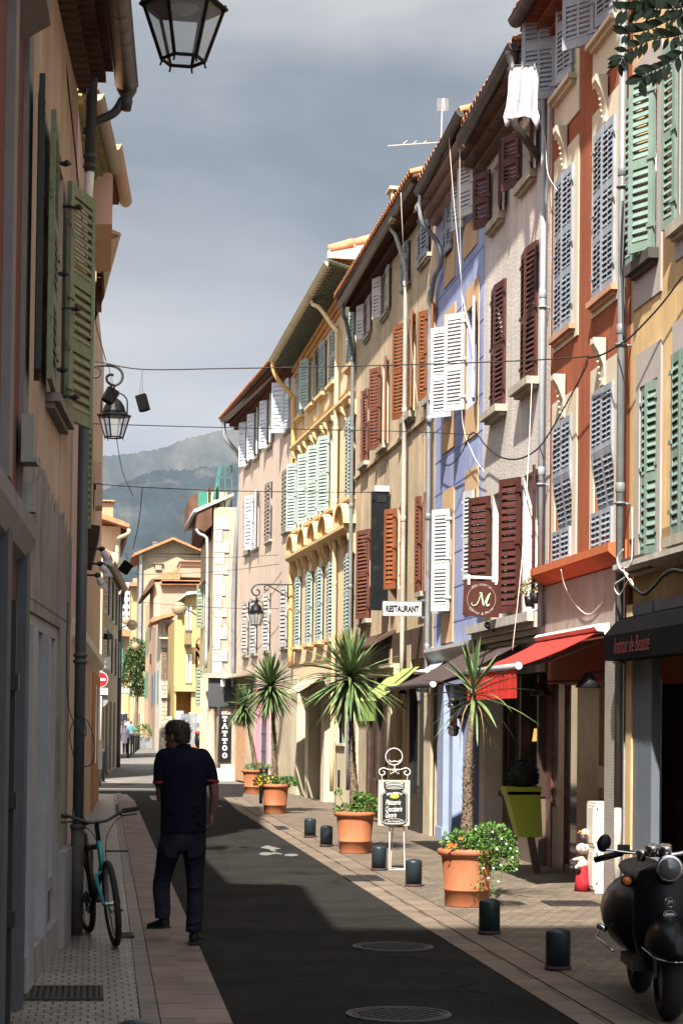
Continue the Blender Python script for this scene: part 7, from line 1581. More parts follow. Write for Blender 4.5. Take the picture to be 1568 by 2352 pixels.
# hair: short, brushed up, uneven
q = MB(); rr = random.Random(11)
hp = [(-0.055, 0.060, 0.070, -0.035), (-0.03, 0.076, 0.085, -0.024), (0.0, 0.082, 0.093, -0.016), (0.035, 0.086, 0.104, -0.008), (0.07, 0.083, 0.102, 0.0), (0.10, 0.068, 0.086, 0.004), (0.122, 0.045, 0.055, 0.004), (0.13, 0.01, 0.01, 0)]
q.loft([[hc + FD * (dy_ + ry * cos(a)) + FR * (rx * sin(a)) + Vector((0, 0, z)) for a in [2 * pi * i / 20 for i in range(20)]] for z, rx, ry, dy_ in hp])
for i in range(420):
    a = rr.uniform(0, 2 * pi); t = rr.uniform(-0.5, 1.0); r0 = 0.088 * sqrt(max(0.05, 1 - max(t, 0) ** 2 * 0.85)); p = hc + FD * (r0 * 1.12 * cos(a) - 0.006) + FR * (r0 * sin(a)) + Vector((0, 0, 0.025 + t * 0.085))
    if t < 0 and cos(a) > 0.25: continue
    d_ = (p - hc - Vector((0, 0, 0.0))).normalized() + Vector((rr.uniform(-.5, .5), rr.uniform(-.5, .5), rr.uniform(0.1, 0.9 if t > 0.2 else -0.2))); d_.normalize(); L_ = rr.uniform(0.016, 0.046) * (1 if t > 0.1 else 0.5)
    s_ = d_.cross(Vector((0, 1, 0.2))).normalized() * 0.0045; q.add([p - d_ * 0.02 - s_, p - d_ * 0.02 + s_, p + d_ * L_], [(0, 1, 2)])
q.build('hair', mat('dark_hair', (0.012, 0.009, 0.007), 0.6, 0.2, 30, bump=0.2), man)
q = MB(); ez_ = 0.012
for s_ in (-1, 1):
    c = hc + FD * 0.104 + FR * (0.034 * s_) + Vector((0, 0, ez_)); q.tube([c + FR * (0.027 * cos(t)) + Vector((0, 0, 0.021 * sin(t))) for t in [2 * pi * i / 16 for i in range(16)]], 0.003, 5, closed=True)
    q.tube([c + FR * (0.026 * s_), hc + FR * (0.080 * s_) + FD * 0.0 + Vector((0, 0, ez_ + 0.004))], 0.003, 5)
q.tube([hc + FD * 0.106 - FR * 0.008 + Vector((0, 0, ez_)), hc + FD * 0.106 + FR * 0.008 + Vector((0, 0, ez_))], 0.003, 5)
q.build('glasses', M_black, man)
# polo shirt
q = MB()
def tr(y, xl_, xr2, ry, dy=0.0, n=24):
    a, b_ = mp_(xl_, y, dy), mp_(xr2, y, dy); return ring((a + b_) / 2, (b_.x - a.x) / 2, ry, 0, n)
q.loft([tr(525, 1022, 1316, 0.128), tr(500, 1022, 1318, 0.130), tr(420, 1024, 1318, 0.125), tr(330, 1024, 1318, 0.122), tr(240, 1018, 1318, 0.125), tr(150, 1012, 1322, 0.128), tr(80, 1015, 1325, 0.125), tr(30, 1030, 1312, 0.108), tr(-2, 1060, 1282, 0.085), tr(-24, 1088, 1240, 0.068)])
limb(q, [(mp_(1052, 45), 0.075), (mp_(1034, 90), 0.068), (mp_(1028, 150), 0.062), (mp_(1025, 192), 0.060)]); limb(q, [(mp_(1285, 45), 0.075), (mp_(1318, 90), 0.066), (mp_(1338, 140), 0.060), (mp_(1348, 180), 0.056)])
for i in range(10): a = rr.uniform(1060, 1290); y = rr.uniform(330, 500); q.tube([mp_(a, y, -0.118), mp_(a + rr.uniform(-60, 60), y + rr.uniform(10, 60), -0.122)], 0.010, 6)
organic(q, 'polo_shirt', polo, man, 0.009, 5)
q = MB(); q.loft([ring(nb + Vector((0.0, 0, -0.055)), 0.088, 0.078), ring(nb + Vector((0.0, -0.006, 0.005)), 0.068, 0.068)], cap=False); q.loft([ring(nb + Vector((0.0, 0, -0.05)), 0.082, 0.072), ring(nb + Vector((0.0, -0.004, 0.005)), 0.062, 0.062)], cap=False); q.build('collar', polo, man, smooth=True)
for c, tl, rr_ in ((mp_(1025, 200), -0.05, 0.063), (mp_(1350, 190), 0.1, 0.060)):
    q = MB(); q.loft([ring(c + Vector((0, 0, 0.010)), rr_, rr_, 0, 20, tl), ring(c - Vector((0, 0, 0.010)), rr_ * 0.98, rr_ * 0.98, 0, 20, tl)]); q.build('red_cuff', mat('red_trim', (0.14, 0.008, 0.010), 0.8), man, smooth=False)
# jeans
q = MB()
q.loft([tr(505, 1030, 1308, 0.115), tr(545, 1020, 1316, 0.125), tr(600, 1008, 1316, 0.13), tr(640, 1004, 1314, 0.12)])
def leg(rows, n=20): q.loft([ring((mp_(a, y, dy) + mp_(b_, y, dy)) / 2, (mp_(b_, y, dy).x - mp_(a, y, dy).x) / 2, ry, 0, n) for y, a, b_, ry, dy in rows])
leg([(600, 1008, 1168, .105, 0.0), (660, 998, 1150, .10, .02), (720, 992, 1125, .09, .05), (790, 984, 1104, .078, .09), (830, 975, 1090, .074, .10), (900, 972, 1085, .07, .06), (960, 980, 1088, .066, .0), (1020, 986, 1088, .064, -.06), (1070, 986, 1084, .064, -.10)])
leg([(600, 1155, 1316, .105, 0.0), (660, 1166, 1312, .10, .0), (740, 1178, 1306, .09, .0), (830, 1190, 1300, .078, .02), (900, 1192, 1298, .074, .03), (980, 1190, 1298, .07, .0), (1060, 1188, 1296, .068, -.02), (1120, 1184, 1290, .07, -.03), (1158, 1180, 1286, .075, -.03)])
for y, a, b_, d0 in ((1095, 1190, 1285, -.10), (1130, 1188, 1285, -.10), (1040, 1000, 1080, -.13), (870, 1195, 1290, -.05), (850, 985, 1080, .03), (650, 1010, 1120, -.09), (640, 1180, 1300, -.1), (1075, 1195, 1270, -.09)): q.tube([mp_(a, y, d0), mp_((a + b_) / 2, y + 10, d0 - 0.005), mp_(b_, y - 6, d0)], 0.008, 6)
organic(q, 'jeans', jeans, man, 0.009, 4)
for x in (1050, 1200): q = MB(); p = mp_(x, 600, -0.133); q.prism([p + Vector((0, 0, 0)), p + Vector((0.10, 0, 0)), p + Vector((0.10, 0.004, -0.09)), p + Vector((0.05, 0.006, -0.11)), p + Vector((0, 0.004, -0.09))], (0, 0.02, 0)); q.build('back_pocket', jeans, man)
# shoes
def shoe_(heel, toe, zlift, pitch, w=0.048):
    h, t = Vector(heel), Vector(toe); d_ = (t - h).normalized(); s_ = d_.cross(Vector((0, 0, 1))).normalized(); up = s_.cross(d_); L_ = (t - h).length; q = MB()
    rows = [(0.0, .030, .075), (.06, .040, .088), (.2, .044, .085), (.38, .042, .062), (.55, .046, .050), (.75, .050, .040), (.92, .040, .032), (1.0, .020, .022)]
    q.loft([[h + d_ * (L_ * f_) + s_ * (w_ / .05 * w * cos(a)) + up * max(-0.004, hh * (0.5 + 0.5 * sin(a)) if sin(a) > -0.9 else 0) for a in [2 * pi * i / 16 for i in range(16)]] for f_, w_, hh in rows])
    q.build('shoe', shoe, man, smooth=True)
    q = MB(); q.prism([h + d_ * (L_ * f_) + s_ * (w_ / .05 * w * 1.06 * sg) + up * -0.012 for f_, w_, sg in [(-.02, .028, -1), (.06, .042, -1), (.2, .046, -1), (.4, .042, -1), (.6, .047, -1), (.8, .050, -1), (.95, .036, -1), (1.01, .012, -1), (1.01, .012, 1), (.95, .036, 1), (.8, .05, 1), (.6, .047, 1), (.4, .042, 1), (.2, .046, 1), (.06, .042, 1), (-.02, .028, 1)]], up * 0.018); q.build('sole', mat('black_sole', (0.02, 0.019, 0.018), 0.8), man)
hr = mp_(1232, 1240, -0.06); hr.z = 0.03; shoe_(hr, hr + Vector((0.045, 0.285, 0)), 0, 0)
hl = mp_(1068, 1125, -0.10); shoe_(hl, AY('E', 950, 1110, Ym + 0.06) + Vector((0, 0.0, -0.02)), 0, 0)

def walker(name, base, h, label, top, bottom, hair, yaw=0.0, stride=0.15, longtop=False, bare=True, group=None):
    """a small complete figure for the far street"""
    k = h / 1.7; b_ = Vector(base); r = thing('person', b_, label, 'person', group); cs, sn = cos(yaw), sin(yaw)
    def L(x, y, z): return b_ + Vector((x * cs - y * sn, x * sn + y * cs, z)) * k
    q = MB(); q.ell(L(0, 0.01, 1.585), .075 * k, .09 * k, .115 * k, 12, 9); limb(q, [(L(0, 0, 1.5), .05 * k), (L(0, 0, 1.40), .055 * k)], 10)
    for s_ in (-1, 1):
        limb(q, [(L(.19 * s_, 0, 1.37), .048 * k), (L(.24 * s_, -.03, 1.10), .04 * k), (L(.24 * s_, .07 * s_ + .02, .86), .028 * k)], 8); limb(q, [(L(.24 * s_, .07 * s_ + .02, .84), .03 * k), (L(.235 * s_, .08 * s_ + .04, .76), .018 * k)], 8)
        limb(q, [(L(.09 * s_, 0, .9), .08 * k), (L(.09 * s_, s_ * stride * .6 + .03, .48), .055 * k), (L(.09 * s_, s_ * stride, .08), .036 * k)], 8)
    organic(q, 'body', mat('warm_skin', (0.30, 0.16, 0.11), 0.6), r, 0.014 * k, 2)
    q = MB(); z0 = .62 if longtop else .86
    q.loft([ring(L(0, 0, z_), a * k, c_ * k, yaw, 14) for z_, a, c_ in ((z0, .20, .15), (.95, .175, .13), (1.1, .165, .125), (1.3, .20, .13), (1.40, .18, .10), (1.455, .07, .07))])
    for s_ in (-1, 1): limb(q, [(L(.17 * s_, 0, 1.375), .062 * k), (L(.225 * s_, -.02, 1.18), .055 * k)], 8)
    organic(q, 'top', top, r, 0.014 * k, 2)
    q = MB(); q.loft([ring(L(0, 0, z_), a * k, c_ * k, yaw, 14) for z_, a, c_ in ((.74, .17, .12), (.92, .172, .125))])
    for s_ in (-1, 1): limb(q, [(L(.09 * s_, 0, .85), .095 * k), (L(.09 * s_, s_ * stride * .6 + .03, .48), .07 * k), (L(.09 * s_, s_ * stride, .12), .055 * k)], 8)
    organic(q, 'trousers', bottom, r, 0.014 * k, 2)
    q = MB(); q.ell(L(0, -.015, 1.615), .086 * k, .095 * k, .10 * k, 12, 8); q.build('hair', hair, r, smooth=True)
    for s_ in (-1, 1): q = MB(); q.ell(L(.09 * s_, s_ * stride + .06, .04), .045 * k, .12 * k, .04 * k, 10, 6); q.build('shoe', shoe, r, smooth=True)
    return r
hwhite, hdark, hbr = mat('white_hair', (0.42, 0.38, 0.33), 0.8), mat('black_hair', (0.015, 0.012, 0.01), 0.7), mat('brown_hair', (0.09, 0.045, 0.025), 0.7)
walker('a', G('N', 372, 2030), 1.46, 'white haired woman in a pale patterned tunic and black leggings walking away', mat('lilac_white_print', (0.42, 0.38, 0.44), 0.9, 0.3, 25), mat('black_leggings', (0.015, 0.015, 0.017)), hwhite, 0.1, 0.14, True)
walker('b', G('N', 440, 1985) + Vector((0, 8, 0)), 1.62, 'brown haired woman in a teal blouse beside the row of dark posts', mat('teal_blouse', (0.07, 0.18, 0.23), 0.9, 0.2, 15), mat('dark_skirt', (0.03, 0.03, 0.04)), hbr, -0.1, 0.1)
walker('c', G('N', 428, 1960) + Vector((0, 14, 0)), 1.80, 'person in a pale blue shirt just behind the woman in teal', mat('pale_blue_shirt', (0.30, 0.40, 0.50), 0.9, 0.1, 10), mat('blue_trousers', (0.05, 0.07, 0.12)), hbr, 0.0, 0.1)
walker('d', G('N', 412, 1950) + Vector((0, 22, 0)), 1.86, 'dark haired person in a black top farthest in the walking group', mat('black_top', (0.03, 0.03, 0.035)), mat('black_leggings', (0.015, 0.015, 0.017)), hdark, 0.2, 0.1)
walker('e', G('N', 190, 2150) , 1.55, 'person in a white T-shirt and black trousers half hidden behind the no entry pole', mat('white_tshirt', (0.50, 0.46, 0.44), 0.9, 0.05, 10), mat('black_leggings', (0.015, 0.015, 0.017)), hbr, 0.5, 0.2)
# ------------------------------------------------------------------ bicycle
rw_, fw_ = G('E', 600, 1180, 0.039), G('E', 738, 1250, 0.039)
Rw = 0.325
bk = thing('bicycle', (rw_.x, rw_.y, 0.039), 'black and teal bicycle leaning on the dark drainpipe', 'bicycle')
ax_b = (fw_ - rw_); ax_b.z = 0; ax_b = ax_b.normalized() ; org_b = fw_ - ax_b * 1.02; lean = radians(6.5)
ri_b = Vector((0, 0, 1)).cross(ax_b)            # points to the rider's left
upb = (Matrix.Rotation(-lean, 3, ax_b) @ Vector((0, 0, 1))); 
if upb.x > 0: upb = (Matrix.Rotation(lean, 3, ax_b) @ Vector((0, 0, 1)))
lf_b = upb.cross(ax_b)
def B(x, y, z): return org_b + ax_b * x + lf_b * y + upb * z
M_tyre = mat('tyre_rubber', (0.012, 0.012, 0.012), 0.85, 0.1, bump=0.4, bs=200); M_rim = mat('alloy', (0.25, 0.25, 0.26), 0.35, 0.1, metal=0.8); M_bblk = mat('bike_black', (0.012, 0.012, 0.014), 0.35); M_teal = mat('teal_enamel', (0.02, 0.17, 0.19), 0.3, 0.1, bump=0)
def wheel(cx, steer=0.0):
    c = B(cx, 0, Rw); f = ax_b * cos(steer) + lf_b * sin(steer)
    pt_ = lambda a, r_, o=0.0: c + f * (r_ * cos(a)) + upb * (r_ * sin(a)) + lf_b * o
    w = MB(); w.smooth = True; w.tube([pt_(2 * pi * i / 48, Rw - 0.022) for i in range(48)], 0.024, 10, closed=True); wo_ = w.build('wheel', M_tyre, bk)
    w = MB(); w.smooth = True; w.tube([pt_(2 * pi * i / 48, Rw - 0.050) for i in range(48)], 0.011, 6, closed=True); w.build('rim', M_rim, wo_)
    w = MB()
    for i in range(32): a = 2 * pi * i / 32; w.tube([pt_(a + 0.5 * (1 if i % 2 else -1), 0.02, 0.025 * (1 if i % 4 < 2 else -1)), pt_(a, Rw - 0.055)], 0.0014, 4)
    w.build('spokes', M_rim, wo_)
    w = MB(); w.tube([c - lf_b * 0.05, c + lf_b * 0.05], 0.018, 8); w.build('hub', M_rim, wo_)
wheel(0.0); wheel(1.02, radians(-4))
def tb(name, segs, m, r=0.016): 
    q = MB(); q.smooth = True
    for s_ in segs: q.tube([B(*p) for p in s_], r, 8)
    return q.build(name, m, bk)
tb('frame', [((.80, 0, .60), (.40, 0, .29)), ((.77, 0, .74), (.28, 0, .70)), ((.40, 0, .29), (.25, 0, .80)), ((.40, .03, .29), (0, .05, Rw)), ((.40, -.03, .29), (0, -.05, Rw)), ((.27, .03, .70), (0, .05, Rw)), ((.27, -.03, .70), (0, -.05, Rw))], M_bblk, 0.021)
tb('head_tube', [((.82, 0, .55), (.765, 0, .78))], M_teal, 0.022)
tb('fork', [((.82, 0, .56), (.83, .055, .53), (.86, .062, .48), (1.02, .058, Rw)), ((.82, 0, .56), (.83, -.055, .53), (.86, -.062, .48), (1.02, -.058, Rw))], M_teal, 0.015)
tb('stem', [((.765, 0, .78), (.745, 0, .90), (.80, 0, .93))], M_bblk, 0.018)
q = MB(); q.smooth = True; q.tube(bez([B(.72, .33, .99), B(.74, .22, .985), B(.79, .08, .935), B(.80, 0, .93), B(.79, -.08, .935), B(.74, -.22, 1.0), B(.72, -.33, 1.02)], 6), 0.012, 8); q.build('handlebar', M_bblk, bk)
for s_ in (-1, 1):
    q = MB(); q.smooth = True; q.tube([B(.735, .21 * s_, .985 if s_ > 0 else 0.995), B(.715, .345 * s_, .99 if s_ > 0 else 1.02)], 0.018, 10); q.build('grip', M_tyre, bk)
    q = MB(); q.tube([B(.76, .17 * s_, .97), B(.80, .20 * s_, .955), B(.79, .31 * s_, .955)], 0.007, 6); q.tube([B(.76, .17 * s_, .98), B(.75, .17 * s_, 1.04)], 0.009, 6); q.build('brake_lever', M_bblk, bk)
    q = MB(); q.tube(bez([B(.80, .20 * s_, .95), B(.86, .12 * s_, .92), B(.87, .04 * s_, .80), B(.86, .02 * s_, .60)], 6), 0.0035, 5); q.build('brake_cable', M_wire, bk)
q = MB(); q.smooth = True; q.loft([[B(x, w * cos(a), .90 + h_ * sin(a)) for a in [2 * pi * i / 12 for i in range(12)]] for x, w, h_ in ((.10, .05, .02), (.13, .078, .035), (.20, .07, .035), (.28, .035, .028), (.38, .02, .018), (.41, .008, .008))]); q.build('saddle', M_bblk, bk)
tb('seat_post', [((.25, 0, .78), (.235, 0, .89))], M_rim, 0.014)
q = MB()
cb = B(.40, -0.06, .29)
for i in range(24): a = 2 * pi * i / 24; a2 = a + 2 * pi / 24; q.tube([cb + ax_b * (.085 * cos(a)) + upb * (.085 * sin(a)), cb + ax_b * (.085 * cos(a2)) + upb * (.085 * sin(a2))], 0.006, 5)
for i in range(5): a = 2 * pi * i / 5; q.tube([cb, cb + ax_b * (.085 * cos(a)) + upb * (.085 * sin(a))], 0.006, 5)
q.build('chainring', M_bblk, bk)
for s_, a in ((-1, 2.6), (1, 2.6 + pi)):
    e_ = B(.40 + .17 * cos(a), .09 * s_, .29 + .17 * sin(a)); q = MB(); q.tube([B(.40, .08 * s_, .29), e_], 0.009, 6); cr_o = q.build('crank', M_bblk, bk)
    q = MB(); c = e_ + lf_b * (.05 * s_)
    for u_, v_, du, dv in ((-.045, -.03, .09, .008), (-.045, .022, .09, .008), (-.045, -.03, .008, .06), (.037, -.03, .008, .06)): q.obox(c + ax_b * u_ + lf_b * v_, ax_b * du, lf_b * dv, upb * .016)
    q.build('pedal', M_bblk, cr_o)
q = MB(); q.tube([B(.38, -.06, .37), B(0, -.06, Rw + .03)], 0.004, 4); q.tube([B(.38, -.06, .21), B(.03, -.06, Rw - .10)], 0.004, 4); q.tube([B(0, -.06, Rw), B(.03, -.065, Rw - .09), B(.0, -.065, Rw - .15)], 0.012, 6); q.build('chain', M_bblk, bk)

# ------------------------------------------------------------------ scooter
pf = G('J', 1478, 1722, 0.022); pr_ = Vector((pf.x + 0.16, pf.y + 1.22, 0.022))
sk = thing('motor_scooter', (pf.x + .08, pf.y + .6, 0.022), 'black retro motor scooter with round headlamp and chrome trim parked at the right edge', 'scooter')
M_sc = mat('scooter_black', (0.004, 0.0045, 0.006), 0.28, 0, bump=0, spec=0.14); M_chr = mat('chrome', (0.5, 0.5, 0.52))
Fv = Vector((pf.x - pr_.x, pf.y - pr_.y, 0)).normalized(); Rt = Vector((0, 0, 1)).cross(Fv); Rt = Rt if Rt.x > 0 else -Rt; P0_ = Vector((pf.x, pf.y, 0.022))
def S(x, y, z): return P0_ - Fv * (-x) + Rt * y + Vector((0, 0, z))      # x forwards of the front axle, y to the picture's right
def sw(cx, r_, w_, n1):
    c = S(cx, 0, r_); q = MB(); q.smooth = True; q.tube([c + Fv * ((r_ - w_) * cos(a)) + Vector((0, 0, (r_ - w_) * sin(a))) for a in [2 * pi * i / 36 for i in range(36)]], w_, 12, closed=True); o = q.build('wheel', M_tyre, sk)
    q = MB(); q.lathe([(0.03, -0.05), (r_ - w_ * 1.6, -0.045), (r_ - w_ * 1.4, 0), (r_ - w_ * 1.6, 0.045), (0.03, 0.05)], c, 24, ax=Rt); q.build('rim', M_rim, o)
sw(0, 0.25, 0.068, 0); sw(-1.25, 0.25, 0.065, 0)
q = MB(); q.smooth = True                                        # leg shield and nose
def sec(z, w, fx, bx, n=20): return [S(bx + (fx - bx) * (0.5 + 0.5 * cos(a)) , w * sin(a), z) for a in [2 * pi * i / n for i in range(n)]]
q.loft([sec(.30, .10, -.13, -.30), sec(.38, .17, -.05, -.32), sec(.50, .195, .0, -.33), (sec(.65, .195, -.02, -.30)), sec(.78, .19, -.05, -.27), sec(.86, .16, -.08, -.25), sec(.90, .09, -.10, -.22)]); q.build('leg_shield', M_sc, sk)
q = MB(); q.smooth = True
for x, w, z0, z1 in (): pass
q.loft([[S(x, w * cos(a), zc + h_ * max(sin(a), -0.35)) for a in [2 * pi * i / 18 for i in range(18)]] for x, w, zc, h_ in ((.34, .03, .40, .04), (.30, .09, .42, .10), (.20, .135, .44, .14), (.05, .15, .46, .16), (-.12, .14, .44, .16), (-.22, .10, .42, .13))]); q.build('front_fender', M_sc, sk)
q = MB(); q.smooth = True
for s_ in (-1, 1): q.tube(bez([S(.33, .0, .375), S(.28, .105 * s_, .385), S(.15, .145 * s_, .41), S(-.02, .155 * s_, .42), S(-.15, .145 * s_, .40)], 5), 0.006, 6)
q.build('fender_trim', M_chr, sk)
for s_ in (-1, 1): q = MB(); q.smooth = True; q.tube([S(-.08, .075 * s_, .50), S(.02, .078 * s_, .25)], 0.018, 8); q.build('fork_leg', M_rim, sk)
q = MB(); q.smooth = True                                        # body and seat
q.loft([[S(x, w * cos(a), zc + h_ * sin(a)) for a in [2 * pi * i / 20 for i in range(20)]] for x, w, zc, h_ in ((-.62, .17, .45, .16), (-.78, .24, .50, .22), (-1.0, .27, .52, .25), (-1.25, .26, .54, .24), (-1.48, .20, .56, .18), (-1.62, .10, .58, .10))]); q.build('rear_body', M_sc, sk)
q = MB(); q.smooth = True; q.loft([[S(x, w * cos(a), zc + h_ * sin(a)) for a in [2 * pi * i / 16 for i in range(16)]] for x, w, zc, h_ in ((-.60, .10, .76, .03), (-.70, .14, .78, .05), (-1.0, .15, .79, .06), (-1.3, .14, .81, .06), (-1.45, .08, .82, .04))]); q.build('seat', mat('seat_vinyl', (0.012, 0.011, 0.011), 0.5), sk)
q = MB(); q.obox(S(-.75, -.19, .26), Fv * .55, Rt * .38, Vector((0, 0, .06))); q.build('floorboard', M_bblk, sk)
hl = S(-.02, 0, .885)
q = MB(); q.smooth = True; q.lathe([(0.0, -.12), (.055, -.11), (.075, -.03), (.080, .0), (.080, .012), (.070, .014)], hl, 28, ax=Fv); q.build('headlamp_shell', M_chr, sk)
q = MB(); q.smooth = True; q.lathe([(.071, .008), (.06, .022), (.03, .032), (0, .035)], hl, 24, ax=Fv); q.build('headlight', mat('headlamp_lens', (0.06, 0.06, 0.065), 0.08, 0, bump=0, spec=0.8), sk)
for x, y, z, r_ in ((-.06, -.10, 1.0, .037), (-.06, -.02, 1.0, .042), (-.08, -.155, .97, .028)):
    q = MB(); q.smooth = True; q.lathe([(0, -.05), (r_ * .9, -.045), (r_, 0.0), (r_, .02), (r_ * .8, .022), (0, .02)], S(x, y, z), 20, ax=Vector((0, 0, 1)) + Fv * 0.25); q.build('gauge', M_chr, sk)
q = MB(); q.smooth = True; q.tube(bez([S(-.30, -.36, .92), S(-.22, -.24, .965), S(-.10, -.08, .96), S(-.08, 0, .96), S(-.10, .10, .975), S(-.20, .26, 1.03), S(-.30, .38, 1.0)], 6), 0.013, 8); q.build('handlebar', M_chr, sk)
for s_ in (-1, 1):
    a = S(-.23, -.25, .96) if s_ < 0 else S(-.23, .28, 1.03); b_ = S(-.33, -.40, .91) if s_ < 0 else S(-.33, .42, .99)
    q = MB(); q.smooth = True; q.tube([a, b_], 0.019, 10); q.build('grip', M_tyre, sk)
    q = MB(); q.obox(a - Rt * .03, Rt * .07, Fv * .05, Vector((0, 0, .05))); q.build('switch_box', M_bblk, sk)
    m0 = S(-.16, -.16, .96) if s_ < 0 else S(-.18, .20, 1.02); m1 = S(-.18, -.38, .985) if s_ < 0 else S(-.18, .34, 1.24)
    q = MB(); q.smooth = True; q.tube(bez([m0, m0.lerp(m1, .5) + Vector((0, 0, .0)), m1], 4), 0.006, 6); q.build('mirror_stalk', M_chr, sk)
    q = MB(); q.smooth = True; q.ell(m1 + Rt * (-.015 * s_) + Vector((0, 0, .035)), 0.042, 0.016, 0.055, 16, 10, Matrix.Rotation(0.35, 3, 'Y')); q.build('mirror', M_sc, sk)
for s_ in (-1, 1): q = MB(); q.smooth = True; q.ell(S(-.16, .225 * s_, .80), .045, .05, .038, 14, 9); t_ = q.build('indicator', M_sc, sk); q = MB(); q.smooth = True; q.ell(S(-.125, .235 * s_, .80), .030, .025, .026, 12, 8); q.build('lens', mat('amber', (0.35, 0.09, 0.01), 0.2), t_)
q = MB(); c = S(.003, 0, .69); q.tube([c + Rt * (.030 * cos(t)) + Vector((0, 0, .030 * sin(t))) for t in [2 * pi * (i + .5) / 8 for i in range(8)]], .003, 5, closed=True); put_text(q, 'JM', c + Fv * .002, -Rt if (-Rt).x > 0 else Rt, (0, 0, 1), .032, .026, bold=.02); q.build('emblem', M_chr, sk)
q = MB(); c = S(.008, 0, .62); q.tube([c + Rt * (.036 * cos(t)) + Vector((0, 0, .021 * sin(t))) for t in [2 * pi * i / 24 for i in range(24)]], .004, 5, closed=True); q.obox(c - Rt * .026 - Vector((0, 0, .008)), Rt * .052, Fv * .003, Vector((0, 0, .016))); q.build('badge', M_chr, sk)
q = MB(); q.smooth = True; q.tube(bez([S(-.72, -.24, .32), S(-.9, -.285, .36), S(-1.2, -.285, .36), S(-1.45, -.22, .40)], 5), 0.008, 6); q.tube([S(-.86, -.27, .44), S(-.90, -.31, .46)], .02, 8); q.build('side_trim', M_chr, sk)

# ------------------------------------------------------------------ bollards and posts
M_boll = mat('bollard_paint', (0.014, 0.022, 0.028), 0.38, 0.15, 8, bump=0.15, bs=40, col2=(0.05, 0.018, 0.01), ps=9, patch=0.68, pw=0.03)
def bollard(p, label):
    r = thing('bollard', p, label, 'bollard', 'low iron bollards along the right kerb'); p = Vector(p)
    q = MB(); q.smooth = True; q.lathe([(0.087, 0.03), (0.087, 0.262), (0.083, 0.274), (0.070, 0.282), (0.035, 0.292), (0.0, 0.295)], p, 28); q.build('cap_and_shaft', M_boll, r)
    q = MB(); q.smooth = True; q.lathe([(0.094, 0.0), (0.094, 0.022), (0.087, 0.032)], p, 28); q.build('base_ring', mat('rusty_base', (0.06, 0.02, 0.012), 0.8, 0.3, 12, col2=(0.015, 0.02, 0.025), ps=12), r); return r
for k, x, y, lb in (('J', 770, 1400, 'bollard nearest the scooter, in the shade'), ('J', 333, 1172, 'bollard directly in front of the big flowering terracotta pot'), ('R', 1203, 880, 'bollard with a rusty foot just right of the easel sign'), ('R', 955, 764, 'scuffed bollard with white scratches at the left foot of the easel sign'),
                    ('R', 577, 591, 'bollard just left of the middle terracotta pot'), ('R', 460, 527, 'farthest bollard, the leftmost of the row')): bollard(G(k, x, y, 0.017), lb)
p = G('E', 872, 1722, 0.33); bollard((p.x, p.y, 0.039), 'top of a bollard just peeping in at the bottom edge by the left kerb')
proto = None
def posts(pts, group, lab):
    global proto
    for i, (x, y, h_) in enumerate(pts):
        p = G('N', x, y)
        if proto is None:
            proto = thing('street_post', p, lab, 'post', group); q = MB(); q.smooth = True; q.lathe([(0.045, 0), (0.045, 0.82), (0.052, 0.83), (0.052, 0.87), (0.03, 0.90), (0, 0.905)], p, 12); q.build('shaft', mat('post_black', (0.015, 0.018, 0.022), 0.5), proto); q = MB(); q.lathe([(0.07, 0), (0.07, 0.03), (0.045, 0.04)], p, 12); q.build('foot', M_iron, proto); o = proto
        else: o = copy_tree(proto); o.location = p; o['label'] = lab; o['group'] = group
posts([(397, 2062, 1)], 'dark posts in the middle of the street', 'dark metal post right below the woman in the pale tunic, nearest of its row')
for x, y, lb in ((424, 2040, 'dark metal post second from the near end of the short row in mid street'), (445, 2025, 'dark metal post third from the near end of the short row in mid street'), (462, 2012, 'dark metal post fourth from the near end of the short row in mid street'), (477, 2003, 'dark metal post last but one of the short row in mid street'), (491, 1996, 'dark metal post at the right far end of the short row in mid street')): posts([(x, y, 1)], 'dark posts in the middle of the street', lb)
for x, y, lb in ((182, 2272, 'dark metal post nearest the no entry sign pole'), (207, 2205, 'second dark metal post beyond the no entry sign pole'), (228, 2168, 'third dark metal post beyond the no entry sign pole'), (247, 2140, 'fourth dark metal post beyond the no entry sign pole'), (274, 2135, 'dark metal post against the foot of the left drainpipe')): posts([(x, y, 1)], 'dark posts along the left house', lb)
pp = G('O', 665, 2215); r = thing('paired_posts', pp, 'pair of dark metal posts with a cross bar behind the second terracotta pot', 'post')
for d_ in (0.0, 0.11):
    q = MB(); q.smooth = True; q.lathe([(0.035, 0), (0.035, 0.72), (0.042, 0.73), (0.042, 0.77), (0.0, 0.79)], pp + Vector((d_, 0, 0)), 12); q.build('shaft', mat('post_black', (0.015, 0.018, 0.022)), r)
q = MB(); q.box((pp.x, pp.y - 0.02, 0.60), (pp.x + 0.11, pp.y + 0.02, 0.66)); q.build('cross_bar', M_iron, r)

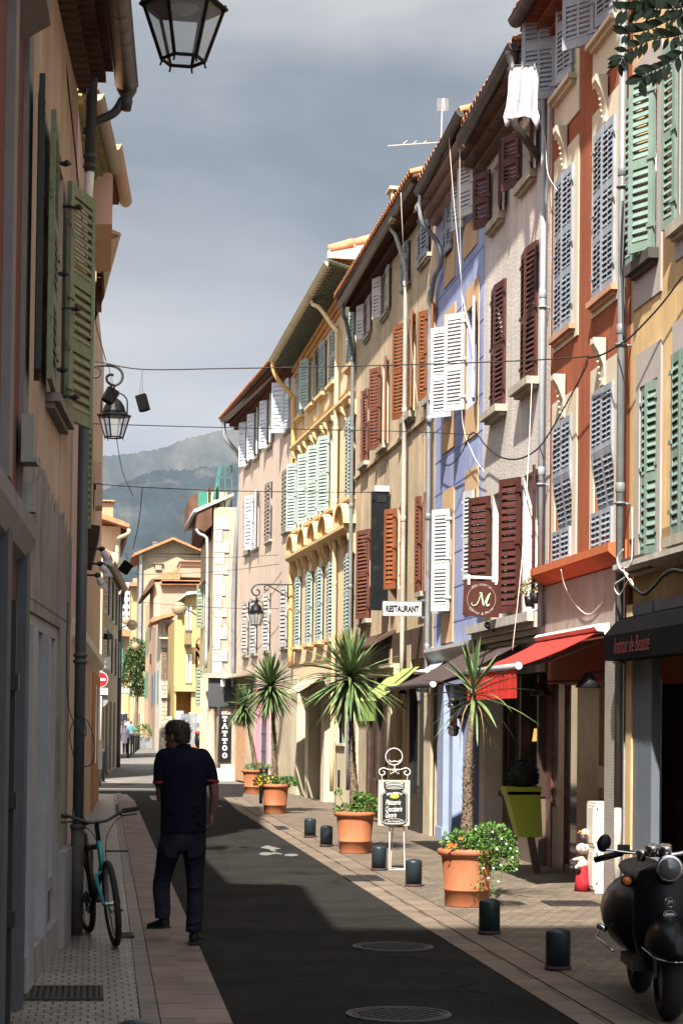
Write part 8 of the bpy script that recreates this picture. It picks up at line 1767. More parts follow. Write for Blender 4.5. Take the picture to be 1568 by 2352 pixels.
# ------------------------------------------------------------------ pots, palms, flowers
def leafy(q, c, rad, n, size, rr, droop=0.0, shell=0.35):
    for i in range(n):
        a, t = rr.uniform(0, 2 * pi), math.acos(rr.uniform(-0.55, 1)); k = rr.uniform(shell, 1) ** 0.6
        d_ = Vector((sin(t) * cos(a), sin(t) * sin(a), cos(t))); p = Vector(c) + Vector((d_.x * rad[0], d_.y * rad[1], d_.z * rad[2])) * k
        u_ = (d_ + Vector((rr.uniform(-.8, .8), rr.uniform(-.8, .8), rr.uniform(-.8, .6)))).normalized(); v_ = u_.cross(Vector((rr.uniform(-1, 1), rr.uniform(-1, 1), rr.uniform(-1, 1)))).normalized(); s_ = size * rr.uniform(.6, 1.3)
        n_ = u_.cross(v_); q.add([p, p + u_ * s_ * .5 + v_ * s_ * .3 + n_ * s_ * .08, p + u_ * s_, p + u_ * s_ * .5 - v_ * s_ * .3 + n_ * s_ * .08], [(0, 1, 2, 3)])
M_bark = mat('palm_bark', (0.085, 0.055, 0.038), 0.95, 0.35, 20, bump=1.0, bs=60, col2=(0.16, 0.12, 0.085), ps=26, sc3=(1, 1, 2.2))
M_soil = mat('soil', (0.03, 0.02, 0.014), 1.0, 0.3, 20)
M_cord = mat('palm_leaf', (0.050, 0.095, 0.035), 0.42, 0.25, 7, bump=0, col2=(0.105, 0.145, 0.05), ps=3.5, spec=0.5)
def pot(r, p, rt=0.285, rb=0.20, h=0.545):
    q = MB(); q.smooth = True; k = rt / 0.285
    q.lathe([(rb, 0), (rb * 1.02, .01), (rb + (rt - .045 * k - rb) * .27, h * .27), (rb + (rt - .045 * k - rb) * .28 + .008, h * .275), (rb + (rt - .045 * k - rb) * .30 + .010, h * .30), (rb + (rt - .045 * k - rb) * .32, h * .325), (rt - .045 * k, h * .80), (rt - .040 * k, h * .865), (rt - .008, h * .90), (rt, h * .93), (rt, h * .97), (rt - .01, h), (rt - .035, h), (rt - .045, h * .93)], p, 40); q.build('pot', M_terra, r)
    q = MB(); q.lathe([(0, h * .925), (rt - .046, h * .925)], p, 24); q.build('soil', M_soil, r)
def palm(r, p, top, n, L, rr, sparse=False, wid=0.020, h0=0.5):
    p, top = Vector(p), Vector(top); base = p + Vector((0, 0, h0)); q = MB(); q.smooth = True; N_ = 26; mid = base.lerp(top, .5) + Vector((rr.uniform(-.03, .03), 0, 0)); pts = bez([base, mid, top], 13); rs = [0.062 - 0.034 * min(1, i / len(pts) * 1.5) + 0.006 * ((i % 2)) for i in range(len(pts))]; q.tube(pts, rs, 12); q.build('trunk', M_bark, r)
    q = MB()
    for i in range(230):                                          # torn leaf bases on the lower trunk
        t = rr.uniform(0, .55); c = pts[int(t * (len(pts) - 1))]; a = rr.uniform(0, 2 * pi); d_ = Vector((cos(a), sin(a), 0)); rr_ = .052 - .02 * t; s_ = d_.cross(Vector((0, 0, 1))) * .011; z_ = rr.uniform(-.03, .03)
        b_ = c + d_ * rr_ + Vector((0, 0, z_)); q.add([b_ - s_, b_ + s_, b_ + d_ * rr.uniform(.012, .035) + Vector((0, 0, rr.uniform(.01, .05)))], [(0, 1, 2)])
    q.build('bark_scales', M_bark, r)
    q = MB()
    for i in range(n):
        a = i * 2.39996 + rr.uniform(-.2, .2); f_ = (i + .5) / n; el = radians(88) - radians(150 if not sparse else 120) * f_ ** 0.85; el += rr.uniform(-.12, .12); LL = L * rr.uniform(.75, 1.1) * (0.72 + .28 * sin(pi * min(1, f_ * 1.1)))
        d_ = Vector((cos(a) * cos(el), sin(a) * cos(el), sin(el))); side = Vector((-sin(a), cos(a), 0)); o_ = top + Vector((0, 0, .02 - .16 * f_)); drp = rr.uniform(.35, 1.0) * (0.25 + f_ * .9) * (1.0 if not sparse else 1.25); vs = []; K = 7
        tw = rr.uniform(-.5, .5)
        for j in range(K + 1):
            t = j / K; c = o_ + d_ * (LL * t) + Vector((0, 0, -drp * LL * .5 * t * t * abs(cos(el)) - (0.0 if el > 0 else 0))); w_ = wid * (1.15 - .25 * t if t < .5 else 1.02 * (1 - ((t - .5) / .5) ** 1.6) + .02) * (0.55 + .45 * min(1, t * 5)); sd = (side + Vector((0, 0, tw * t))).normalized(); fold = Vector((0, 0, w_ * .35)); vs += [c - sd * w_ + fold, c, c + sd * w_ + fold]
        q.add(vs, [(3 * j, 3 * j + 1, 3 * j + 4, 3 * j + 3) for j in range(K)] + [(3 * j + 1, 3 * j + 2, 3 * j + 5, 3 * j + 4) for j in range(K)])
    q.build('crown', M_cord, r)
    q = MB()
    for i in range(14):
        a = rr.uniform(0, 2 * pi); c = top + Vector((.03 * cos(a), .03 * sin(a), -.14)); L_ = rr.uniform(.3, .55); o2 = Vector((cos(a), sin(a), 0)); sd = Vector((-sin(a), cos(a), 0)) * .010
        P_ = [c + o2 * (L_ * .42 * sin(t * 1.5)) + Vector((0, 0, -L_ * t * t)) for t in (0, .25, .5, .75, 1)]; q.add([p_ + sd * k * (1 - j / 4.3) for j, p_ in enumerate(P_) for k in (-1, 1)], [(2 * j, 2 * j + 1, 2 * j + 3, 2 * j + 2) for j in range(4)])
    q.build('dry_leaves', mat('dry_palm_leaf', (0.20, 0.13, 0.06), 0.8, 0.3, 12), r)
M_orf, M_whf, M_yef = mat('orange_petals', (0.55, 0.13, 0.015), 0.7, 0.2, 30), mat('white_petals', (0.6, 0.6, 0.58), 0.7), mat('yellow_petals', (0.6, 0.33, 0.02), 0.7)
def flowers(r, spots, m, size=.017):
    for c in spots:
        q = MB()
        for i in range(5): a = 2 * pi * i / 5; d_ = Vector((cos(a), -.5, sin(a))).normalized(); s_ = d_.cross(Vector((0, 1, 0))).normalized() * size * .55; q.add([c, c + d_ * size * .6 + s_, c + d_ * size * 1.2, c + d_ * size * .6 - s_], [(0, 1, 2, 3)])
        q.build('flower', m, r)
rr = random.Random(21)
# the big flowering pot
p = G('J', 212, 1003, 0.022); p.y += .2; r = thing('potted_palm', p, 'terracotta pot with a thin trunked palm and trailing white flowers, nearest the camera', 'potted plant'); pot(r, p, .28, .2, .54)
palm(r, p, AY('D', 1087, 1580, p.y), 38, .66, rr, True, .018)
q = MB(); z = .022 + .54
leafy(q, p + Vector((-.02, 0, z)), (.24, .24, .17), 800, .036, rr); leafy(q, p + Vector((.20, -.12, z + .03)), (.24, .20, .20), 1300, .032, rr); leafy(q, p + Vector((.33, -.15, z - .13)), (.14, .14, .20), 700, .030, rr); leafy(q, p + Vector((.16, -.27, z - .10)), (.10, .05, .14), 220, .028, rr)
for k in range(9):
    c = p + Vector((rr.uniform(-.02, .42), -.29, z - rr.uniform(.15, .33)))
    for j in range(9): leafy(q, c + Vector((rr.uniform(-.01, .01), 0, -.02 * j)), (.012, .012, .012), 2, .022, rr)
q.build('trailing_foliage', M_leaf, r)
flowers(r, [AY('J', x, y, p.y - .33) for x, y in ((382, 628), (352, 517), (440, 592), (466, 622), (508, 640), (295, 748), (358, 748), (404, 728), (326, 812), (390, 832), (506, 756), (245, 500), (480, 680), (410, 560))], M_whf, .011)
flowers(r, [AY('J', x + rr.uniform(-14, 14), y + rr.uniform(-9, 9), p.y - .25) for x, y in ((146, 552), (146, 552), (60, 600), (75, 605), (90, 598), (105, 592), (120, 600), (100, 612), (70, 618), (85, 590), (112, 606))], M_orf, .014)
# the middle one
p = G('R', 795, 644, 0.022); p.y += .2; r = thing('potted_palm', p, 'terracotta pot with a thick crowned palm beside the easel sign', 'potted plant'); pot(r, p)
palm(r, p, AY('D', 803, 1548, p.y), 210, .82, rr, wid=.021)
q = MB(); z = .022 + .53; leafy(q, p + Vector((-.12, 0, z)), (.16, .16, .09), 320, .04, rr); leafy(q, p + Vector((.15, -.08, z + .05)), (.15, .14, .17), 620, .042, rr); leafy(q, p + Vector((.03, -.1, z + .14)), (.06, .05, .12), 120, .05, rr); leafy(q, p + Vector((-.24, -.1, z + .24)), (.04, .04, .05), 70, .035, rr); q.tube(bez([p + Vector((-.12, -.1, z)), p + Vector((-.19, -.1, z + .14)), p + Vector((-.24, -.1, z + .22))], 5), .003, 4); q.build('foliage', M_leaf, r)
# the third
p = G('R', 215, 356, 0.022); p.y += .2; r = thing('potted_palm', p, 'terracotta pot with a palm and small yellow flowers in front of the pink doorway', 'potted plant'); pot(r, p)
palm(r, p, AY('D', 621, 1570, p.y), 190, .80, rr, wid=.023)
q = MB(); z = .022 + .53; leafy(q, p + Vector((-.18, -.05, z + .04)), (.22, .16, .13), 700, .042, rr); leafy(q, p + Vector((.22, -.05, z + .03)), (.20, .14, .10), 520, .045, rr); q.build('foliage', M_leaf, r)
flowers(r, [p + Vector((rr.uniform(-.38, -.05), -.18, z + rr.uniform(-.02, .16))) for i in range(16)], M_yef, .02)
# the fourth
p = G('O', 605, 2112, 0.022); p.y += .2; r = thing('potted_palm', p, 'farthest terracotta pot with a leaning palm, half hidden by the next one', 'potted plant'); pot(r, p, .30, .21, .56)
palm(r, p + Vector((.06, 0, 0)), AY('D', 560, 1618, p.y), 130, .62, rr, wid=.024)
q = MB(); leafy(q, p + Vector((.1, 0, .6)), (.35, .16, .12), 420, .05, rr); q.build('foliage', M_leaf, r)

# ------------------------------------------------------------------ things by the shop fronts
r = thing('utility_cabinet', (5.0, 20.5, 0.02), 'white two door utility cabinet standing by the tiled pier', 'utility cabinet')
Xc = G('J', 1008, 925).x; Yc = G('J', 1008, 925).y
q = MB(); q.box((Xc, Yc, .02), (Xc + .16, Yc + .36, .95)); q.build('case', mat('cabinet_white', (0.50, 0.47, 0.42), 0.6, 0.08, 3, streak=0.08), r)
for z0, z1 in ((.06, .47), (.50, .92)): q = MB(); q.box((Xc - .012, Yc + .02, z0), (Xc - .001, Yc + .34, z1)); q.box((Xc - .018, Yc + .05, z0 + .03), (Xc - .012, Yc + .31, z1 - .03)); q.build('door', mat('cabinet_white', (0.5, 0.47, 0.42)), r)
q = MB()
for z in (.12, .42, .54, .88): q.box((Xc + .005, Yc - .012, z), (Xc + .02, Yc - .001, z + .02))
q.build('hinges', M_zinc, r)
pc = G('J', 935, 903, 0.022); pc.y += .1
r = thing('toy_cow', pc, 'plush toy cow with orange horns and a red skirt peeping out behind the white cabinet', 'toy')
k_ = lambda x, y, d=0.0: AY('J', x, y, pc.y + d)
q = MB(); q.ell(k_(930, 625), .075, .07, .058, 16, 10); q.ell(k_(942, 535), .045, .05, .062, 14, 10); q.ell(k_(925, 725), .060, .055, .062, 14, 10); limb(q, [(k_(925, 690), .03), (k_(870, 695, -.05), .014)], 8); limb(q, [(k_(925, 720), .03), (k_(890, 745, -.05), .024)], 8); organic(q, 'body', mat('plush_pink', (0.42, 0.33, 0.29), 0.95, 0.1, 20), r, .008, 3)
q = MB(); q.smooth = True; q.lathe([(.085, 0), (.075, .12), (.05, .28), (.045, .30)], pc + Vector((.01, 0, 0)), 16); q.build('red_skirt', mat('red_cloth', (0.30, 0.012, 0.02), 0.8, 0.1, 8), r)
for x0, y0, x1, y1 in ((922, 520, 897, 528), (935, 535, 962, 545)): q = MB(); q.tube([k_(x0, y0, -.05), k_((x0 + x1) / 2, y0 - 6, -.06), k_(x1, y1, -.05)], [.013, .011, .003], 8); q.build('horn', mat('orange_horn', (0.5, 0.2, 0.03), 0.7), r)
for x, y in ((858, 748), (902, 755)): q = MB(); q.smooth = True; q.ell(k_(x, y, -.06), .024, .03, .028, 10, 8); q.build('hoof', M_black, r)
q = MB(); q.ell(k_(916, 622, -.072), .006, .004, .008, 8, 6); q.ell(k_(946, 618, -.072), .006, .004, .008, 8, 6); q.tube([k_(912, 648, -.066), k_(930, 654, -.07), k_(950, 645, -.066)], .002, 5); q.ell(k_(940, 565, -.05), .02, .012, .03, 8, 6); q.build('face', M_black, r)
pl = G('J', 625, 785, 0.022); 
r = thing('lime_planter', pl, 'tall lime green tapered planter on brown legs holding a dark clipped ball', 'planter')
j_ = lambda x, y, d=0.0: AY('J', x, y, pl.y + d)
def taper(q, x0, x1, y0, u0, u1, y1, d0, d1):
    a, b_, c, d = j_(x0, y0), j_(x1, y0), j_(u0, y1), j_(u1, y1); q.loft([[c, d, d + Vector((0, d1, 0)), c + Vector((0, d1, 0))], [a, b_, b_ + Vector((0, d0, 0)), a + Vector((0, d0, 0))]])
q = MB(); taper(q, 448, 660, 262, 520, 672, 552, .30, .22); taper(q, 438, 668, 232, 446, 662, 282, .32, .31); q.build('box', mat('lime_plastic', (0.22, 0.26, 0.018), 0.5, 0.06, 2), r)
for x0, x1 in ((575, 632), (600, 655)): q = MB(); q.prism([j_(x0, 552), j_(x0 + 22, 552), j_(x1 + 10, 790), j_(x1 - 14, 790)], (0, .03, 0)); q.build('leg', mat('brown_leg', (0.07, 0.045, 0.035), 0.7), r)
q = MB(); c = j_(545, 160, .15); rad = (j_(640, 160).x - j_(445, 160).x) / 2; leafy(q, c, (rad, rad, rad), 900, .03, rr, shell=.8); q.ell(c, rad * .9, rad * .9, rad * .9, 16, 10); q.build('clipped_ball', mat('very_dark_leaf', (0.010, 0.013, 0.008), 0.8, 0.2, 20), r)
r = thing('table_lamp', AY('I', 632, 1590, 25.2), 'glowing warm table lamp inside the dark shop window', 'lamp'); q = MB(); c = AY('I', 633, 1595, 25.2); q.lathe([(.055, 0), (.03, .16)], c, 16); q.build('lamp_shade', mat('lit_shade', (0.5, 0.3, 0.12), 0.8, emis=((1.0, 0.5, 0.15), 0.35)), r); q = MB(); q.tube([c, c - Vector((0, 0, .25))], .01, 6); q.build('stand', M_bblk, r)
for x, y, lb in ((590, 735, 'small pot of dry flowers on the grey house ledge, the left one'), (625, 715, 'small pot of dry flowers on the grey house ledge by the near shutter')):
    c = AX('I', x, y, 5.02); r = thing('flower_pot', c, lb, 'flower pot', 'pots on the grey house ledge'); q = MB(); q.smooth = True; q.lathe([(.05, 0), (.07, .12), (.06, .12)], c, 14); q.build('pot', M_black, r); q = MB(); leafy(q, c + Vector((0, 0, .2)), (.11, .14, .12), 160, .035, rr); q.build('dry_leaves', mat('dry_leaf', (0.16, 0.10, 0.03), 0.8, 0.4, 20, col2=(0.06, 0.09, 0.02), ps=20), r)
# the laundered T-shirt
Yt_ = 22.3; r = thing('hanging_tshirt', AY('F', 540, 830, Yt_), 'white T-shirt hung upside down to dry from the top floor shutter', 'T-shirt')
out = [(455, 480), (470, 425), (545, 416), (632, 420), (650, 470), (642, 600), (640, 690), (655, 740), (640, 828), (625, 790), (598, 745), (570, 748), (520, 735), (495, 752), (470, 770), (455, 805), (435, 800), (424, 735), (440, 680), (452, 590)]
q = MB(); cols = 22; rows = 22; vs = []
def edge(y):
    xs = []
    for i in range(len(out)):
        (x0, y0), (x1, y1) = out[i], out[(i + 1) % len(out)]
        if min(y0, y1) <= y < max(y0, y1): xs.append(x0 + (x1 - x0) * (y - y0) / (y1 - y0))
    return (min(xs), max(xs)) if len(xs) > 1 else None
for j in range(rows + 1):
    y = 421 + (748 - 421) * j / rows; e_ = edge(y) or (462, 640)
    for i in range(cols + 1): t = i / cols; vs.append(AY('F', e_[0] + (e_[1] - e_[0]) * t, y + (8 * sin(t * 9) if j == rows else 0), Yt_) + Vector((0, .012 * sin(t * 13 + j * .12) * (.3 + j / rows) + .005 * sin(t * 31), 0)))
q.add(vs, [(j * (cols + 1) + i, j * (cols + 1) + i + 1, (j + 1) * (cols + 1) + i + 1, (j + 1) * (cols + 1) + i) for j in range(rows) for i in range(cols)])
for pts in (((424, 738), (500, 744), (470, 772), (455, 805), (436, 802)), ((598, 742), (655, 738), (652, 770), (640, 828), (624, 792))): q.prism([AY('F', x, y, Yt_) for x, y in pts], (0, .02, 0))
q.build('cloth', mat('white_cotton', (0.34, 0.335, 0.37), 0.9, 0.03, 4, bump=0.1), r, smooth=True)
q = MB(); put_text(q, 'ΥΥΥΥΥΥ' if False else 'YAAAYA', AY('F', 537, 645, Yt_ - .045), (1, 0, 0), (0, 0, 1), .10, .02); q.build('print', mat('print_dark', (0.05, 0.05, 0.08)), r)
q = MB(); q.tube([AY('F', 470, 412, Yt_ - .01), AY('F', 636, 412, Yt_ - .01)], .004, 5); q.tube([AY('F', 640, 412, Yt_ - .01), AX('F', 700, 412, 5.1)], .004, 5); q.build('drying_rod', M_zinc, r)
for x in (478, 622): q = MB(); c = AY('F', x, 412, Yt_ - .02); q.box((c.x - .008, c.y, c.z - .03), (c.x + .008, c.y + .02, c.z + .02)); q.build('peg', M_zinc, r)
# aerials
r = thing('tv_aerial', AY('D', 1010, 330, 32), 'tall grid aerial and a long fish bone aerial on a rooftop mast against the clouds', 'aerial'); a_ = lambda x, y, d=0.0: AY('D', x, y, 32 + d)
q = MB(); q.tube([a_(1012, 340), a_(1016, 226)], .009, 6); q.build('mast', M_offwhite, r)
q = MB()
for i in range(11): q.tube([a_(1003, 226 + i * 2.6), a_(1030, 226 + i * 2.6)], .0025, 4)
q.tube([a_(1020, 224), a_(1020, 254)], .007, 5); q.build('grid_panel', M_offwhite, r)
q = MB(); q.tube([a_(890, 334), a_(1008, 326)], .006, 5)
for i in range(9): x = 900 + i * 11.5; y = 334 - (x - 890) * .068; q.tube([a_(x, y, -.25) + Vector((0, 0, .0)), a_(x, y, .25)], .0025, 4)
for i in range(3): q.tube([a_(925 + i * 22, 330), a_(935 + i * 22, 322)], .005, 4)
q.build('fish_bone', M_offwhite, r)
r = thing('roof_chimney', a_(912, 452), 'small pale chimney pot standing over the weathered house eave', 'chimney'); q = MB(); c = AY('K', 1082, 270, 33); q.box((c.x - .09, 33, c.z - .3), (c.x + .09, 33.3, c.z + .12)); q.build('pot', M_cstone, r); q = MB(); q.box((c.x - .13, 32.95, c.z + .2), (c.x + .16, 33.35, c.z + .25)); q.box((c.x - .09, 33, c.z + .12), (c.x - .06, 33.3, c.z + .2)); q.box((c.x + .06, 33, c.z + .12), (c.x + .09, 33.3, c.z + .2)); q.build('cowl', M_cstone, r)

# ------------------------------------------------------------------ cables
def cable(label, pts, rad, m, twist=0, name='cable', n=8):
    P_ = bez([AY(k, x, y, Y_) if not isinstance(Y_, tuple) else AX(k, x, y, Y_[0]) for k, x, y, Y_ in pts], n); q = MB(); q.smooth = True
    if twist:
        for ph in (0, pi):
            Q_ = []
            for i in range(len(P_) - 1):
                for j in range(3): t = i * 3 + j; c = P_[i].lerp(P_[i + 1], j / 3); Q_.append(c + Vector((0, cos(t * 1.6 + ph), sin(t * 1.6 + ph))) * rad * .9)
            q.tube(Q_, rad * .8, 5)
    else: q.tube(P_, rad, 6)
    o = q.build(name, m); tag(o, label, 'cable'); return o
cable('thin wire crossing high over the street from the left lantern to the orange house', [('D', 200, 822, 24.5), ('D', 235, 832, 24.4), ('D', 330, 848, 24), ('D', 520, 846, 24), ('D', 700, 843, 23.5), ('D', 980, 836, 22.8), ('D', 1200, 828, 22.1), ('D', 1330, 820, 21.3), ('D', 1385, 812, 20.6)], .007, M_wire)
cable('black twisted cable running from the ochre wall to the wire over the orange house', [('H', 1568, 190, (5.08,)), ('H', 1420, 385, (5.06,)), ('H', 1250, 565, (5.0,)), ('H', 1180, 618, (4.98,)), ('H', 1060, 690, (5.0,)), ('H', 965, 715, (5.0,))], .008, M_wire, 1)
cable('black twisted cable sagging across the orange and grey fronts', [('H', 960, 735, (5.0,)), ('H', 945, 780, (5.0,)), ('H', 850, 960, (5.02,)), ('H', 690, 1235, (5.04,)), ('H', 600, 1325, (5.05,)), ('H', 500, 1362, (5.06,)), ('H', 400, 1345, (5.06,)), ('H', 310, 1275, (5.05,)), ('H', 265, 1215, (5.0,)), ('H', 215, 1200, (5.0,)), ('H', 150, 1330, (5.04,)), ('H', 75, 1400, (5.06,)), ('H', 10, 1370, (5.06,))], .008, M_wire, 1)
cable('second thin wire crossing the street level with the lower left lantern', [('D', 205, 973, 27), ('D', 520, 982, 28.5), ('D', 900, 990, 29.5), ('D', 1085, 998, 27.4)], .006, M_wire)
cable('third thin wire crossing the street to the tall black sign', [('D', 205, 1110, 33), ('D', 325, 1119, 33.5), ('D', 560, 1128, 34.5), ('D', 860, 1131, 35.2)], .007, M_wire)
cable('thin wire hanging down from the third crossing to a speaker', [('D', 327, 1119, 33.5), ('D', 320, 1190, 34.5), ('D', 306, 1262, 35.6)], .007, M_wire)
cable('wire dropping from the left lantern towards the third crossing', [('D', 268, 1010, 24), ('D', 282, 1085, 27), ('D', 306, 1140, 30)], .005, M_wire, 1)
cable('loose black cable coming down the beige wall to the left lantern', [('D', 130, -40, 15), ('D', 145, 90, 15), ('D', 168, 300, 15.6), ('D', 190, 520, 17), ('D', 215, 720, 20), ('D', 243, 828, 24)], .006, M_wire)
for i, (y0, y1, lb) in enumerate(((1262, 1275, 'faint wire across the street in front of the beige gable, highest'), (1305, 1296, 'faint wire across the street below the gable roof'), (1370, 1398, 'faint string of bulbs across the far street'))):
    cable(lb, [('D', 228, y0, 60), ('D', 330, y0 + 14, 60), ('D', 500, (y0 + y1) / 2 + 12, 57), ('D', 640, y1, 50)], .007, M_wire)
cable('cream cable looping from the roof edge down the lavender front', [('F', 100, 755, (4.72,)), ('F', 75, 800, (4.70,)), ('F', 85, 1000, (4.72,)), ('F', 110, 1320, (4.76,)), ('F', 150, 1740, (4.8,)), ('H', 165, 330, (4.86,)), ('H', 225, 640, (4.95,))], .0045, M_wwire)
cable('second cream cable down the lavender front ending in the bundle', [('F', 145, 950, (4.78,)), ('F', 145, 1300, (4.8,)), ('H', 150, 100, (4.85,)), ('H', 165, 600, (4.9,)), ('H', 160, 1100, (4.98,)), ('H', 230, 1330, (5.04,)), ('H', 300, 1440, (5.08,))], .0045, M_wwire)
cable('cream cable along the roof of the weathered house', [('K', 1112, 205, (4.5,)), ('K', 1125, 500, (4.55,)), ('K', 1150, 900, (4.7,)), ('K', 1185, 1300, (4.85,)), ('K', 1238, 1764, (5.0,))], .005, M_wwire)
cable('cream cable curving over the pipe between the grey and orange houses', [('F', 655, 760, (5.05,)), ('F', 690, 900, (5.05,)), ('F', 705, 1100, (5.05,)), ('F', 765, 1213, (5.08,))], .0045, M_wwire)
cable('pale cord falling from the grey window to the red awning', [('H', 605, 850, (4.95,)), ('H', 580, 1400, (4.85,)), ('I', 550, 330, (4.7,)), ('I', 515, 700, (4.6,)), ('I', 480, 1015, (4.55,))], .0045, M_wwire)
cable('cream wire looping under the orange ledge over the marble panel', [('I', 790, 498, (4.95,)), ('I', 810, 590, (5.0,)), ('I', 860, 690, (5.08,)), ('I', 930, 770, (5.09,)), ('I', 985, 778, (5.1,)), ('I', 1060, 700, (5.1,))], .006, M_wwire)
cable('bundle of tangled pale wires at the pipe beside the orange ledge', [('I', 1188, 370, (5.0,)), ('I', 1150, 420, (4.98,)), ('I', 1165, 490, (4.97,)), ('I', 1215, 530, (4.96,)), ('I', 1180, 560, (4.96,)), ('I', 1130, 600, (4.96,)), ('I', 1165, 660, (4.98,)), ('I', 1225, 560, (4.95,)), ('I', 1250, 600, (4.95,)), ('I', 1190, 500, (4.95,)), ('I', 1240, 440, (4.97,)), ('I', 1245, 100, (4.98,))], .007, M_wwire)
cable('thick dark twisted cables sagging under the ochre ledge', [('I', 1225, 590, (5.0,)), ('I', 1270, 630, (5.0,)), ('I', 1320, 655, (5.0,)), ('I', 1390, 600, (5.0,)), ('I', 1440, 540, (5.0,)), ('I', 1500, 505, (5.0,)), ('I', 1575, 515, (5.0,))], .013, M_wire, 1)
cable('black cable down the joint between the orange and ochre houses', [('F', 1185, 1280, (4.99,)), ('F', 1172, 1700, (4.99,)), ('H', 1180, 240, (4.99,)), ('H', 1190, 600, (4.99,))], .012, M_wire)
cable('black cable bunch running down the grey trim on the far left', [('A', 20, 20, 12.4), ('A', 60, 130, 12.4), ('A', 175, 340, 12.4), ('A', 190, 700, 12.4), ('A', 190, 1250, 12.4), ('B', 170, 80, 12.4), ('B', 155, 640, 12.4), ('B', 130, 1150, 12.4), ('B', 140, 1700, 12.4), ('C', 215, 230, 12.4)], .014, M_wire, 1)
cable('loops of loose cable hanging from the dark drainpipe', [('C', 435, 700, 16), ('C', 425, 1100, 16), ('C', 440, 1380, 16), ('C', 500, 1520, 15.9), ('C', 545, 1560, 15.9), ('C', 540, 1470, 15.9), ('C', 500, 1430, 15.9), ('C', 445, 1540, 15.9), ('C', 470, 1700, 16), ('E', 510, 250, 16)], .004, M_wire)
cable('thin wire loop swinging out from the dark drainpipe', [('C', 490, 1440, 16), ('C', 560, 1470, 15.9), ('C', 600, 1600, 15.9), ('C', 590, 1730, 15.9), ('E', 540, 105, 16)], .004, M_wire)
cable('thin black flex curling down the red brown corner on the left', [('C', 30, 160, 12.4), ('C', 90, 280, 12.4), ('C', 140, 450, 12.4), ('C', 175, 600, 12.4), ('C', 175, 700, 12.4), ('C', 152, 735, 12.4)], .005, M_wire)

# ------------------------------------------------------------------ far greenery and clutter
def tree(name, label, base, h, cr, n, m, rr, size=.3):
    base = Vector(base); r = thing(name, base, label, 'tree'); q = MB(); q.smooth = True; q.tube(bez([base, base + Vector((.1, 0, h * .4)), base + Vector((0, 0, h * .75))], 5), [.16 - .008 * i for i in range(11)], 8)
    for i in range(6): a = i * 1.1; q.tube([base + Vector((0, 0, h * (.35 + .06 * i))), base + Vector((cr[0] * .6 * cos(a), cr[0] * .6 * sin(a), h * (.5 + .07 * i)))], .05, 5)
    q.build('trunk', M_bark, r); q = MB()
    for i in range(26): a = rr.uniform(0, 2 * pi); z_ = rr.uniform(-1, 1); k = sqrt(1 - z_ * z_) * .75; leafy(q, base + Vector((cr[0] * k * cos(a), cr[0] * k * sin(a), h - cr[2] + cr[2] * .85 * z_)), (cr[0] * .42, cr[1] * .42, cr[2] * .26), n // 26, size, rr)
    q.build('crown', m, r)
b_ = nt(462, 1500, 150); b_.z = gz(150); tp = nt(462, 1005, 150).z
tree('leafy_tree', 'dense green tree between the yellow end house and the green shutters', b_, tp - b_.z, (0.92, 0.95, 2.3), 4200, M_leafd, rr, .19)
r = thing('potted_shrub', nt(545, 1860, 118), 'small green shrub in a grey trough against the brown side wall', 'potted plant'); r.location.z = gz(118); c = Vector(r.location); q = MB(); q.box((c.x - .5, 117.8, c.z), (c.x + .4, 118.2, c.z + .6)); q.build('trough', M_greypipe, r); q = MB(); leafy(q, c + Vector((-.05, 0, .9)), (.5, .4, .45), 300, .14, rr); q.build('foliage', M_leaf, r)
for x, lb in ((300, 'grey wheeled bin at the street end, the left one'), (334, 'grey wheeled bin at the street end, the middle one'), (356, 'smaller dark bin right of the two grey ones')):
    c = nt(x, 1780, 196); c.z = gz(196); r = thing('wheeled_bin', c, lb, 'bin', 'bins at the street end'); w_ = .6 if x < 350 else .4; q = MB(); q.loft([[c + Vector((a * w_ * .85, b2, 0)) for a, b2 in ((-1, -.4), (1, -.4), (1, .4), (-1, .4))], [c + Vector((a * w_, b2, 1.35)) for a, b2 in ((-1, -.5), (1, -.5), (1, .5), (-1, .5))]]); q.build('tub', mat('bin_grey', (0.13, 0.14, 0.15), 0.6) if x < 350 else M_black, r); q = MB(); q.smooth = True; q.ell(c + Vector((0, 0, 1.35)), w_ * 1.05, .55, .16, 12, 6); q.build('lid', mat('bin_lid', (0.2, 0.21, 0.22), 0.5), r)
p = G('N', 298, 2010); r = thing('dog', p, 'small black dog standing by the left drainpipe', 'dog'); q = MB(); D_ = lambda x, y, z: p + Vector((x * .25 + 0, y, z))
q.tube([D_(0, -.22, .36), D_(0, -.12, .38), D_(0, .05, .36), D_(0, .22, .33)], [.07, .095, .10, .075], 12); q.tube([D_(.02, .22, .36), D_(.06, .32, .46)], [.065, .05], 10); q.ell(D_(.1, .38, .50), .055, .09, .055, 10, 8); q.ell(D_(.15, .46, .47), .03, .06, .028, 8, 6); q.tube([D_(0, -.24, .40), D_(-.05, -.36, .50)], [.025, .01], 6)
for s_ in (-1, 1):
    q.tube([D_(.18 * s_, .18, .32), D_(.18 * s_, .17, .16), D_(.18 * s_, .19, .02)], [.04, .024, .022], 8); q.tube([D_(.2 * s_, -.18, .34), D_(.2 * s_, -.12, .22), D_(.2 * s_, -.22, .12), D_(.2 * s_, -.19, .02)], [.055, .038, .022, .022], 8); q.ell(D_(.1 + .12 * s_, .36, .56), .015, .02, .035, 6, 5)
organic(q, 'body', mat('black_fur', (0.012, 0.012, 0.013), 0.9), r, .012, 2)
